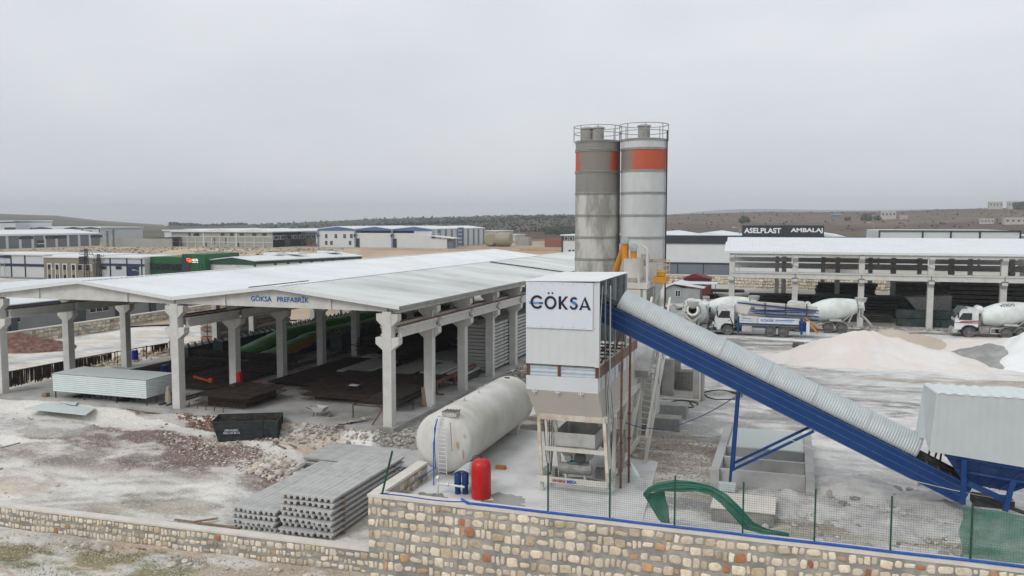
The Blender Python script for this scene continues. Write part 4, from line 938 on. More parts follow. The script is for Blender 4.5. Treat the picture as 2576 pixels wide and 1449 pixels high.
for i in range(5): m.cbox((rnd.uniform(-10.8,-8.8),rnd.uniform(50,54),rnd.uniform(4.6,6.2)),(rnd.uniform(.4,1),.5,rnd.uniform(.4,.9)))
m.bar((-10.6,50,4.6),(-10.6,50,0),.16); m.bar((-8.6,50,4.6),(-8.6,50,0),.16); m.box(-11,-8.3,49.8,54.5,4.4,4.6); m.build('service_deck',greyp,el)
# ================= MIXER TOWER
mt=thing('mixer_tower','cream concrete mixer tower with cement weigher and yellow railed platform','tower',(-10.5,57,0))
for u in (-11.9,-9.3):
    for v in (56,59): MB().bar((u,v,0),(u,v,8.3),.22).build('leg',cream,mt)
MB().box(-12.1,-9.1,55.8,59.2,8.0,8.35).build('deck',cream,mt); MB().box(-12.1,-9.1,55.8,59.2,5.2,5.5).build('deck',greyp,mt)
MB().cbox((-10.5,57.6,4.4),(2.3,2.6,1.5)).build('mixer_drum_box',dusty,mt,bevel=.1)
MB().cbox((-10.2,56.2,7.0),(1.3,.9,1.9)).build('hopper_box',cream,mt)
MB().lathe([(.3,8.2),(.75,8.7),(.78,9.95),(.8,10.0)],(Vp(1593,680,57.2).x,57.2,0),'Z',28).build('cement_weigher',cream,mt,smooth='auto')
MB().lathe([(.05,9.2),(.30,9.55),(.30,10.0)],(-9.5,57.3,.3),'Z',4).build('water_weigher',greyp,mt)
m=MB(); m.tube([(-9.25,56.6,8.3),(-9.25,56.6,10.6),(-9.6,56.6,10.9)],.09,8); m.tube([(-9.7,56.0,5.6),(-9.7,56.0,9.0)],.1,8); m.build('riser_pipe',cream,mt)
ya=Vp(1643,700,57).x; yb=Vp(1675,700,57).x; zd=Vp(1655,711,57).z; zz=Vp(1655,697,57).z; zr=Vp(1655,656,57).z-zz
yp=MB().box(ya,yb,57,58.7,zd,zz).build('platform',yellow,mt)
m=MB()
for a,b in (((ya,57),(yb,57)),((yb,57),(yb,58.7)),((ya,58.7),(yb,58.7)),((ya,57),(ya,58.7))):
    for h_ in (.35,.7,1.0): m.bar((*a,zz+h_*zr),(*b,zz+h_*zr),.04)
for c_ in ((ya,57),(yb,57),(yb,58.7),(ya,58.7)): m.bar((*c_,zz),(*c_,zz+zr*1.02),.045)
m.build('platform_rail',mat('cream yellow rail',(.50,.40,.22),.5,0,(.45,.42,.36),3,.6),mt)
MB().cbox(((ya+yb)/2,57.8,zz+.22),(.5,.4,.42)).build('valve_box',mat('yellow box',(.55,.35,.02),.5),mt,bevel=.04)
MB().box(-12,-9.2,57,59.5,2.2,2.5).build('deck',rust,mt)
for k_,(a,b,c_,nm,q) in enumerate((((1553,684),(1566,622),(1573,610),'taller orange yellow','left'),((1590,660),(1593,640),(1594,628),'shorter orange yellow','right'))):
    sc=thing('screw_conveyor',f'{nm} cement screw conveyor elbow at the {q} above the plant','conveyor',tuple(Vp(*a,57.3)),0,'cement screw conveyors')
    top=Vp(*c_,56.9)
    if k_==0:
        m=MB(); m.tube([Vp(1528,745,59.0),Vp(1571,615,57.1)],.21,12); m.build('screw_tube',yellow,sc)
    MB().tube([top,top-Vector((0,0,1.3 if k_==0 else .75))],.24 if k_==0 else .22,14).build('drop_tube',yellow,sc)
    z0=top.z-(1.3 if k_==0 else .75); MB().tube([(top.x,top.y,z0),(top.x,top.y,z0-1.15)],[.24,.21],14).build('canvas_sleeve',mat('dirty canvas sleeve',(.42,.38,.31),.9,0,(.35,.18,.10),4,.6),sc)
    MB().lathe([(.02,-.22),(.28,-.2),(.28,.1),(.05,.12)],tuple(top+Vector((0,-.1,.15))),'Y',20).build('end_cap',galvd,sc)
# ================= SILOS
silm1=bpy.data.materials.new('stained silo paint')
def silomat(m,base,stain,amt,orr,gap):
    m.use_nodes=True; t=m.node_tree; b=t.nodes['Principled BSDF']; b.inputs['Roughness'].default_value=.6; N=t.nodes.new; L=t.links.new
    tc=N('ShaderNodeTexCoord'); mp=N('ShaderNodeMapping'); mp.inputs['Scale'].default_value=(1,1,.28); L(tc.outputs['Object'],mp.inputs[0])
    n=N('ShaderNodeTexNoise'); n.inputs['Scale'].default_value=.9; n.inputs['Detail'].default_value=8; n.inputs['Roughness'].default_value=.6; L(mp.outputs[0],n.inputs['Vector'])
    r=N('ShaderNodeMapRange'); r.inputs['From Min'].default_value=.44; r.inputs['From Max'].default_value=.58; r.inputs['To Max'].default_value=amt; L(n.outputs['Fac'],r.inputs['Value'])
    x=N('ShaderNodeMix'); x.data_type='RGBA'; x.inputs['A'].default_value=(*base,1); x.inputs['B'].default_value=(*stain,1); L(r.outputs[0],x.inputs['Factor'])
    # weathered upper courses
    sp=N('ShaderNodeSeparateXYZ'); L(tc.outputs['Object'],sp.inputs[0])
    def rng(lo,hi,src):
        q=N('ShaderNodeMapRange'); q.inputs['From Min'].default_value=lo; q.inputs['From Max'].default_value=hi; L(src,q.inputs['Value']); return q.outputs[0]
    def mth(op,a,b_):
        q=N('ShaderNodeMath'); q.operation=op
        for i,v in enumerate((a,b_)):
            if isinstance(v,float): q.inputs[i].default_value=v
            else: L(v,q.inputs[i])
        return q.outputs[0]
    up=mth('MULTIPLY',rng(14.5,14.7,sp.outputs['Z']),float(gap))
    x2=N('ShaderNodeMix'); x2.data_type='RGBA'; L(up,x2.inputs['Factor']); L(x.outputs['Result'],x2.inputs['A']); x2.inputs['B'].default_value=(.19,.18,.16,1)
    band=mth('MULTIPLY',rng(16.17,16.19,sp.outputs['Z']),mth('SUBTRACT',1.0,rng(17.62,17.64,sp.outputs['Z'])))
    n3=N('ShaderNodeTexNoise'); n3.inputs['Scale'].default_value=.55; n3.inputs['Detail'].default_value=3; L(tc.outputs['Object'],n3.inputs['Vector'])
    ax=mth('ADD',mth('MULTIPLY',sp.outputs['X'],1.0),mth('MULTIPLY',mth('SUBTRACT',n3.outputs['Fac'],.5),1.1))
    om=rng(orr[0],orr[1],ax)
    if len(orr)>2:
        om=mth('MAXIMUM',om,rng(-.95,-1.2,ax))
    fac=mth('MULTIPLY',band,om)
    pre=N('ShaderNodeMix'); pre.data_type='RGBA'; L(band,pre.inputs['Factor']); L(x2.outputs['Result'],pre.inputs['A']); pre.inputs['B'].default_value=(.20,.18,.155,1)
    x3=N('ShaderNodeMix'); x3.data_type='RGBA'; L(fac,x3.inputs['Factor']); L(pre.outputs['Result'],x3.inputs['A']); x3.inputs['B'].default_value=(.44,.075,.03,1)
    L(x3.outputs['Result'],b.inputs['Base Color'])
silomat(silm1,(.50,.495,.455),(.21,.205,.185),.85,(1.0,1.3,1),.9)
silm2=bpy.data.materials.new('grey silo paint'); silomat(silm2,(.52,.535,.53),(.42,.425,.415),.6,(-.85,-.2),0.)
def silo(label,u,v,r,mm,filt,rz):
    s=thing('cement_silo',label,'silo',(u,v,0),0,'cement silos')
    MB().lathe([(r,8.1),(r,18.2),(r-.02,18.35)],(u,v,0),'Z',64,cap=False).build('silo_shell',mm,s,smooth='auto')
    MB().lathe([(r,18.33),(r*.5,18.5),(.01,18.55)],(u,v,0),'Z',48,cap=False).build('silo_roof',greyp,s,smooth='auto')
    MB().lathe([(r,8.15),(.25,4.6),(.22,4.4)],(u,v,0),'Z',48).build('cone',mm,s,smooth='auto')
    m0=None
    for z in (18.33,17.68,16.13,14.55,12.96,11.37,9.77,8.2):
        for dz in (-.05,.05): MB().lathe([(r,z+dz-.025),(r+.045,z+dz-.025),(r+.045,z+dz+.025),(r,z+dz+.025)],(u,v,0),'Z',48,cap=False).build('stiffener_ring',concd,s)
    for a in (45,135,225,315):
        x,y=u+r*.92*math.cos(R(a)),v+r*.92*math.sin(R(a)); MB().tube([(x,y,0),(x,y,8.6)],.14,10).build('leg',greyp,s)
    for a in (0,90,180,270):
        p=[(u+r*.92*math.cos(R(a+q)),v+r*.92*math.sin(R(a+q)),z) for q,z in ((45,.5),(135,7.5))]; MB().bar(*p,.08).build('brace',greyp,s)
    R2=r+.12
    for z in (18.95,19.45):
        MB().tube([(u+R2*math.cos(2*math.pi*i/40),v+R2*math.sin(2*math.pi*i/40),z) for i in range(41)],.028,6,cap=False).build('guard_rail',concd,s)
    for i in range(8):
        a=2*math.pi*(i+.3)/8; MB().bar((u+R2*math.cos(a),v+R2*math.sin(a),18.3),(u+R2*math.cos(a),v+R2*math.sin(a),19.45),.05).build('rail_post',concd,s)
    for fu,fv,fr,fz in filt:
        f=MB().lathe([(fr,18.4),(fr,19.35)],(u+fu,v+fv,0),'Z',24).build('dust_filter',concd,s,smooth='auto')
        MB().lathe([(fr+.07,19.3),(fr+.08,19.38),(fr*.6,19.48),(.01,19.5)],(u+fu,v+fv,0),'Z',24).build('filter_cap',greyp,s,smooth='auto')
    MB().tube([(u+r+.09,v-.3,19.0),(u+r+.09,v-.3,5)],.05,8).build('fill_pipe',darks,s)
    return s
silo('stained grey cement silo with a broken orange band, left of the pair',-13.75,61.0,1.62,silm1,((-.75,-.2,.42,0),(.1,-.3,.42,0)),0)
silo('cleaner light grey cement silo with wide orange patch, right of the pair',-10.3,60.8,1.62,silm2,((0.05,-.3,.43,0),),0)
# ================= BELT CONVEYOR
bc=thing('belt_conveyor','long blue inclined belt conveyor under an arched corrugated galvanized cover','conveyor',(-2,39.6,0))
FV=38.9
pa=Vp(1500,810,FV);pb=Vp(1857,985,FV);pc=Vp(2420,1270,FV)
p0=pa;p1=pc; sl=(pc.z-pb.z)/(pc.x-pb.x); x0=-9.2;x1=pc.x
zb_f=lambda x: pc.z+sl*(x-pc.x)
nrm=Vector((-sl,0,1)).normalized(); dr=Vector((1,0,sl)).normalized()
A=Vector((x0,FV,zb_f(x0)));B=Vector((x1,FV,zb_f(x1)))
hh=.92
for v in (FV,FV+1.25):
    a=Vector((A.x,v,A.z));b=Vector((B.x,v,B.z)); m=MB(); m.prism([a,b,b+nrm*hh,a+nrm*hh],(0,.05,0)); g_=m.build('side_girder',blue,bc)
    m=MB()
    for f_ in (.02,.36,.70,.97): m.bar(a+nrm*hh*f_+Vector((0,-.03 if v==FV else .08,0)),b+nrm*hh*f_+Vector((0,-.03 if v==FV else .08,0)),.05,.035)
    m.build('girder_flange',mat('worn blue edge',(.035,.09,.27),.5,0,(.10,.16,.32),4,.7),bc)
m=MB(); a=A+nrm*(hh+.06)+Vector((0,.1,0)); b=B+nrm*(hh-.0)+Vector((0,.1,0)); m.prism([a,b,b+nrm*.05,a+nrm*.05],(0,1.1,0)); m.build('belt',black,bc)
m=MB()
for k_ in range(34):
    p=A+dr*(.4+k_*.52)+nrm*(hh+.02); m.box(p.x-.03,p.x+.03,FV-.02,FV+1.3,p.z-.05,p.z+.06)
m.build('idler_frames',rust,bc)
ca=Vp(1535,790,FV).x-.1; cb2=Vp(2280,1180,FV).x-.05; Lc=(cb2-ca)/dr.x; nr=int(Lc/.115); rows=[]
base=Vector((ca,FV+.64,zb_f(ca)))+nrm*(hh+.08)
for i in range(nr*4+1):
    s=Lc*i/(nr*4); r_=.70+.016*math.sin(i*math.pi/2); c=base+dr*s
    rows.append([c+Vector((0,-r_*math.cos(a_),0))+nrm*(.10+r_*math.sin(a_)*1.02) for a_ in [math.pi*(-.06+1.12*j/18) for j in range(19)]])
MB().grid(rows).build('arched_cover',galv,bc,smooth=True,solid=.01)
for s in (Lc*.36,Lc*.52,Lc*.67,Lc*.84):
    m=MB(); c=base+dr*s; m.tube([c+Vector((0,-.725*math.cos(a_),0))+nrm*(.10+.725*math.sin(a_)*1.02) for a_ in [math.pi*(-.06+1.12*j/18) for j in range(19)]],.008,4); m.build('cover_seam',galvd,bc)
pp=Vp(1857,985,FV)
for v in (FV+.05,FV+1.2):
    MB().bar((pp.x-.02,v,pp.z+.05),(-2.45 if v<39.5 else -2.4,v,0),.13).build('support_leg',blue,bc)
q=Vp(2048,1085,FV)
for v in (FV+.05,FV+1.2):
    MB().bar((q.x,v,q.z),(-2.42,v,1.05),.11).build('diagonal_brace',blue,bc)
m=MB(); p=Vector((6.05,FV+1.2,0)); m.bar((6.05,43,0),(6.05,43,1.7),.14); m.build('rear_prop',greyp,bc)
m=MB(); t0=B-dr*3.6+nrm*(hh+.12)+Vector((0,.9,0)); m.tube([t0,B+nrm*(hh+.05)+Vector((0,.9,0))],.15,10); m.bar(t0+Vector((0,-.5,.1)),B+nrm*(hh+.1)+Vector((0,.4,0)),.12); m.build('return_roller_frame',darks,bc)
m=MB(); m.tube([A+nrm*.4+Vector((.5,-.1,0)),Vector((-6.9,38.6,2.6)),Vector((-5.6,38.5,1.95)),Vector((-4.2,38.6,2.35)),Vector((-2.6,38.85,4.6))],.02,5)
mb=MB(); pts=[]
a_=Vector((-7.2,38.3,3.1)); b_=Vector((-2.2,38.8,4.6))
for i in range(25):
    f=i/24; p=a_.lerp(b_,f); p.z-=1.9*f*(1-f)*1.8*(1-.35*f); pts.append(p)
mb.tube(pts,.022,5); thingmesh('slack_cable',mb,mat('blue cable',(.03,.05,.13),.5),'blue cable sagging from the red brown pipes to the conveyor','cable')
mb=MB(); a_=Vp(1985,1105,FV-.1); b_=Vp(2560,1262,38.2); pts=[]
for i in range(25):
    f=i/24; p=a_.lerp(b_,f); p.z-=1.3*f*(1-f); pts.append(p)
mb.tube(pts,.016,5); thingmesh('cream_cable',mb,cream,'thin pale cable hanging along the lower end of the blue conveyor','cable')
# ================= FEED HOPPER
fh=thing('feed_hopper','blue steel feed hopper with white ribbed housing at the foot of the conveyor','hopper',(7.5,39,0))
FH=37.7
a=Vp(2359,991.5,FH);b=Vp(2600,1004,FH);c=Vp(2600,1180,FH);d=Vp(2341,1136,FH)
e=Zp(2325,967.5,a.z); dv=e.y-a.y; f=Vp(2303,1100,e.y)
ribh2=mat('hopper ribbed sheet',(.50,.54,.535),.5,0,(.43,.47,.465),.7,.5,wave=('X',.30,.012))
rt=Vector((13,FH,a.z)); rb=Vector((13,FH,c.z-.15))
m=MB(); m.prism([a,rt,rb,c,d],(0,.03,0)); m.build('housing_front',ribh2,fh)
m=MB(); m.add([a,d,Vector((d.x-.05,(FH+e.y)/2,d.z+.28)),f,e],[(0,1,2,3,4)]); m.build('housing_side',panelw,fh,solid=.03)
rows=[]
n=66
for i in range(n):
    x=a.x+(13-a.x)*i/(n-1); h_=.05*(1 if i%4 in (1,2) else 0); x2=e.x+(13-e.x)*i/(n-1); rows.append([(x,FH-.05,a.z+.02+h_),(x2,e.y+.05,e.z+.02+h_)])
MB().grid(rows).build('housing_roof',ribh,fh,solid=.01)
m=MB(); t1=Vp(2376,1143,FH+.25);t2=Vp(2600,1190,FH+.25); b1=Vp(2425,1215,FH+1.0); b2=Vp(2548,1238,FH+1.0)
t1b=t1+Vector((0,2.6,0));t2b=t2+Vector((0,2.6,0)); t2.x=10.4; t2b.x=10.4
m.add([t1,t2,t2b,t1b,b1,b2,b2+Vector((0,1,0)),b1+Vector((0,1,0))],[(0,4,5,1),(1,5,6,2),(2,6,7,3),(3,7,4,0)]); m.build('hopper_bin',blued,fh,solid=.02)
m=MB(); m.bar(t1+Vector((0,-.05,0)),Vector((10.4,FH+.2,t2.z)),.1,.12); m.bar(t1.lerp(b1,.5)+Vector((0,-.12,.0)),t2.lerp(b2,.5)+Vector((0,-.12,0)),.06,.08)
for k_ in range(5): m.bar(t1.lerp(t2,.12+k_*.2)+Vector((0,-.04,0)),b1.lerp(b2,.12+k_*.2)+Vector((0,-.04,0)),.05)
m.build('bin_stiffeners',blued,fh)
for (px,py,qx,qy) in ((2425,1157,2422,1268),(2550,1205,2528,1285)):
    MB().bar(Vp(px,py,FH+.05),Vp(qx,qy,FH+.15),.2,.14).build('hopper_leg',blue,fh)
MB().bar(Vp(2432,1214,FH+.3),Vp(2528,1258,FH+.4),.16,.22).build('hopper_crossbeam',blue,fh)
m=MB(); m.cbox((8.3,FH+1.4,.75),(1.5,.9,.35)); m.tube([(7.4,FH+.7,1.2),(9.6,FH+.7,.5)],.08,8); m.build('feeder_drive',darks,fh)
for k_,(px,py,qx,qy) in enumerate(((2340,1128,2330,1172),(2357,1135,2340,1190),(2368,1140,2360,1192))):
    MB().bar(Vp(px,py,39.6),Vp(qx,qy,39.6),.07).build('housing_prop',rust if k_==1 else darks,fh)
# ================= SETTLING BASINS
bs=thing('settling_basin','concrete settling basin with three narrow compartments and cloudy grey water','basin',(-1.2,47.5,0))
ZT=.8; w1=Zp(1915,1128,ZT).y;w2=Zp(1915,1155,ZT).y;w3=Zp(1915,1187,ZT).y
BU0=Zp(1790,1180,ZT).x-.05;BU1=Zp(2050,1200,ZT).x; BV0=w3-.1; BV1=Zp(1821,1067,ZT).y
def wbox(nm,*a): return MB().box(*a).build(nm,concs,bs,bevel=.02)
wbox('basin_wall',BU0,BU0+.42,BV0-.35,BV1,-.2,ZT+.04); wbox('basin_wall',BU1-.4,BU1,BV0-.5,BV1-1,-.2,ZT+.02)
for v in (w3,w2,w1): wbox('cross_wall',BU0+.425,BU1-.405,v-.1,v+.1,-.2,ZT)
MB().box(BU0+.43,BU1-.41,w1+.11,BV1,.05,ZT-.14).build('basin_water',water,bs)
MB().box(BU0+.43,BU1-.41,w3+.11,w1-.11,-.1,.04).build('basin_floor',mat('shade dark basin floor',(.16,.16,.155),.5),bs)  # floor coloured dark to stand for the shade deep in the compartments
tk2=thing('concrete_trough','low white topped concrete box behind the green net','trough',(-1.6,34.9,0))
MB().box(-2.9,-.4,35.0,37.0,0,.55).build('trough_body',concd,tk2,bevel=.02); MB().box(-2.95,-.35,34.95,37.05,.553,.63).build('trough_lid',lime,tk2,bevel=.01)
rows=[[( -2.9+.05*i+.0*j,38.3+.5*j,.25+.3*j+(.03 if i%2 else 0)) for j in range(2)] for i in range(16)]
m=MB().grid(rows); thingmesh('corrugated_offcut',m,galv,'small corrugated sheet offcut leaning at the blue support leg','sheet',solid=.008)
# blocks and pillars
def blk(nm,lab,cat,c,d,mm=concd,g=None,rz=0,bev=.03):
    m=MB(); m.cbox((0,0,d[2]/2),d); o=m.build(nm,mm,bevel=bev); o.location=(c[0],c[1],c[2] if len(c)>2 else 0); o.rotation_euler=(0,0,rz); return tag(o,lab,cat,g)
for px,py,h_,w,l in ((1680,992,2.6,.8,'left front'),(1698,975,2.7,.8,'left rear'),(1727,985,0,0,''),(1757,1006,2.7,.75,'right'),):
    if h_: p=Zp(px,py); blk('concrete_pillar',f'upright grey concrete pillar, {l} one behind the belt conveyor','pillar',p,(w,.6,h_),concd,'upright concrete pillars')
p=Zp(1655,985); blk('concrete_pillar','upright grey concrete pillar close behind the long ladder','pillar',(p.x,p.y),(1.0,.8,2.4),concd,'upright concrete pillars')
p=Zp(1660,1035); blk('concrete_block','upper long damp concrete block right of the ladder','block',(-7.5,53.5),(2.9,1.1,.85),concd,'long concrete blocks')
blk('concrete_block','lower long damp concrete block right of the ladder','block',(-7.4,50.2),(2.7,1.1,.75),concd,'long concrete blocks')
ib=thing('caged_tote','dirty grey caged liquid tote between the concrete pillars','container',(-7.2,62.6,0))
MB().cbox((-7.2,62.6,.8),(1.25,1.05,1.25)).build('tote_tank',mat('dirty tote',(.15,.145,.13),.8,0,(.3,.3,.28),3,.6),ib,bevel=.08)
m=MB()
for i in range(6):
    for s in (-1,1):
        m.bar((-7.82+i*.25,62.6+s*.55,.18),(-7.82+i*.25,62.6+s*.55,1.45),.025); 
for i in range(5):
    z=.2+i*.31; m.bar((-7.84,62.05,z),(-6.56,62.05,z),.025); m.bar((-7.84,63.15,z),(-6.56,63.15,z),.025); m.bar((-7.84,62.05,z),(-7.84,63.15,z),.025); m.bar((-6.56,62.05,z),(-6.56,63.15,z),.025)
m.build('tote_cage',dusty,ib); MB().cbox((-7.2,62.6,.08),(1.3,1.1,.14)).build('pallet',timber,ib)
for k_,(cx_,cy_,rr,l) in enumerate(((1720,1018,.9,'black hose coiled beside the right pillar base'),(1818,995,1.3,'black hose loop lying on the yard under the conveyor'))):
    p=Zp(cx_,cy_); m=MB(); m.tube([(p.x+rr*(1+.1*math.sin(i*.9))*math.cos(i*.32),p.y+rr*1.3*math.sin(i*.32)*(1+.1*math.cos(i)),.05) for i in range(19+k_*2)]+[(p.x+rr*.3,p.y+rr,.05)],.04,6)
    thingmesh('hose',m,black,l,'hose')
m=MB(); a=Zp(1640,1002);b=Zp(1760,1010); m.tube([a+Vector((0,0,.08)),b+Vector((0,0,.08))],.05,6); m.tube([b+Vector((0,0,.08)),b+Vector((0,.0,2.2))],.05,6); thingmesh('water_line',m,cream,'pale pipe running along the ground to the right pillar','pipe')
# ================= TRUCKS  (local: +x forward, +y left, origin on the ground under the front axle)
def PB(mb,nm,mm,t,**k): return mb.build(nm,mm,t,world=True,**k)
_wh={}
def wheel(t,x,y,r=.54,dual=False):
    key=(r,dual)
    if key not in _wh:
        w=.6 if dual else .32
        a=MB().lathe([(r*.6,-w/2),(r*.93,-w/2),(r,-w/2+.05),(r,w/2-.05),(r*.93,w/2),(r*.6,w/2)],(0,0,0),'Y',28)
        wh=PB(a,'wheel',tyre,None,smooth='auto'); rm=PB(MB().lathe([(.01,.02),(.1,.03),(.14,w/2-.02),(.17,w/2-.02),(.2,.04),(r*.56,.02),(r*.62,w/2-.01)] if dual else [(.01,w/2+.03),(.14,w/2+.03),(.17,w/2-.05),(r*.5,w/2-.1),(r*.62,w/2-.01)],(0,0,0),'Y',28),'rim',rimm,wh,smooth='auto')
        _wh[key]=(wh.data,rm.data); bpy.data.objects.remove(rm); bpy.data.objects.remove(wh)
    o=bpy.data.objects.new('wheel',_wh[key][0]); COL.objects.link(o); o.parent=t; o.location=(x,y,r); q=bpy.data.objects.new('rim',_wh[key][1]); COL.objects.link(q); q.parent=o
    if y<0: o.rotation_euler=(0,0,math.pi)
def fender(t,x,y,r=.66,w=.42,mm=None,a0=0,a1=180):
    rows=[]
    for i in range(17):
        a=R(a0+(a1-a0)*i/16); rows.append([(x+r*math.cos(a),y-w/2,.54+r*math.sin(a)),(x+r*math.cos(a),y+w/2,.54+r*math.sin(a))])
    PB(MB().grid(rows),'fender',mm or darks,t,solid=.03)
def cab(t,body,style='new'):
    # side outline (x,z)
    if style=='new': out=[(-.62,.62),(-.62,3.05),(.3,3.12),(.95,2.98),(1.12,2.35),(1.3,1.75),(1.34,.95),(1.30,.55),(.72,.55),(.62,.95),(.3,1.2),(-.3,1.2),(-.62,.95)]
    else: out=[(-.80,1.05),(-.80,2.72),(-.6,2.86),(.35,2.92),(.75,2.84),(1.28,1.9),(1.34,1.2),(1.34,.75),(.74,.75),(.6,1.0),(.3,1.22),(-.3,1.22),(-.62,1.05)]
    m=MB(); m.prism([(x,-1.2,z) for x,z in out],(0,2.4,0)); c=PB(m,'cab',body,t,bevel=.05)
    z0,z1=(1.78,2.5) if style=='new' else (1.75,2.45)
    for s in (1,-1):
        m=MB(); m.prism([(x,s*1.215 ,z) for x,z in ((-.2,z0),(-.2,z1),(.62,z1),(.95,z0+.12),(.95,z0))],(0,.012*s,0)); g=PB(m,'side_window',glass,c)
        m=MB(); m.box(.98,1.1,s*1.28-.06,s*1.28+.06,1.95,2.5); m.bar((.95,s*1.2,2.5),(1.04,s*1.28,2.5),.03); PB(m,'mirror',darks,c)
        m=MB(); m.box(-.22,-.02,s*1.21-.012,s*1.21+.012,1.5,1.56); PB(m,'door_handle',darks,c)
    f0,f1=((1.29,1.8),(1.0,2.86)) if style=='new' else ((1.31,1.93),(.83,2.72))
    m=MB(); m.prism([(f0[0]+.015,-1.08,f0[1]),(f0[0]+.015,1.08,f0[1]),(f1[0]+.02,1.0,f1[1]),(f1[0]+.02,-1.0,f1[1])],(.012,0,.004)); PB(m,'windscreen',glass,c)
    m=MB(); m.box(1.33,1.39,-1.05,1.05,1.0,1.6); PB(m,'grille',darks,c)
    m=MB(); m.box(1.05,1.48,-1.2,1.2,.42,.82); bmp=PB(m,'bumper',greyp if style!='new' else darks,c,bevel=.04)
    for s in (1,-1): PB(MB().box(1.46,1.5,s*.9-.16,s*.9+.16,.55,.72),'headlight',flash,bmp)
    m=MB(); m.prism([(x,-1.15,z) for x,z in ((.2,3.1),(.75,3.05),(1.05,2.92),(1.08,2.97),(.75,3.16),(.2,3.17))],(0,2.3,0)) if style=='new' else m.prism([(x,-1.2,z) for x,z in ((.2,2.9),(.75,2.85),(1.15,2.35),(1.2,2.4),(.8,2.98),(.2,2.97))],(0,2.4,0)); PB(m,'sun_visor',body if style=='new' else mat('grey green visor',(.10,.13,.12),.5),c)
    return c
DP=[(.02,0),(.55,0),(.80,.12),(1.0,.75),(1.14,1.4),(1.20,2.1),(1.17,2.7),(1.05,3.4),(.86,4.2),(.66,4.95),(.60,5.35),(.57,5.4),(.4,5.4)]
def drum(t,x0,z0,tilt,sc=1.0,marks=None):
    rot=Matrix.Rotation(-tilt,3,'Y')   # axis runs backward (-x) and up
    m=MB(); n=40; vs=[]
    def P(r,h,a): 
        p=Vector((-h*sc,r*sc*math.cos(a),r*sc*math.sin(a))); c,s=math.cos(tilt),math.sin(tilt)
        return Vector((x0+p.x*c-p.z*s*(-1)*0 - 0,p.y,0))+Vector((0,0,0)) if False else Vector((x0+p.x*c+p.z*s, p.y, z0-p.x*s+p.z*c))
    for r,h in DP:
        for k in range(n): vs.append(P(r,h,2*math.pi*k/n))
    q=len(DP); fs=[(i*n+k,(i+1)*n+k,(i+1)*n+(k+1)%n,i*n+(k+1)%n) for i in range(q-1) for k in range(n)]
    m.add(vs,fs); d=PB(m,'drum',drumw,t,smooth='auto')
    m=MB(); rows=[]
    for k in range(41):
        a=2*math.pi*k/40; rows.append([P(r,h,a) for r,h in ((.70,4.72),(.78,4.72),(.76,4.86),(.68,4.86))])
    m.grid(rows); PB(m,'roller_ring',dusty,d)
    return d,P
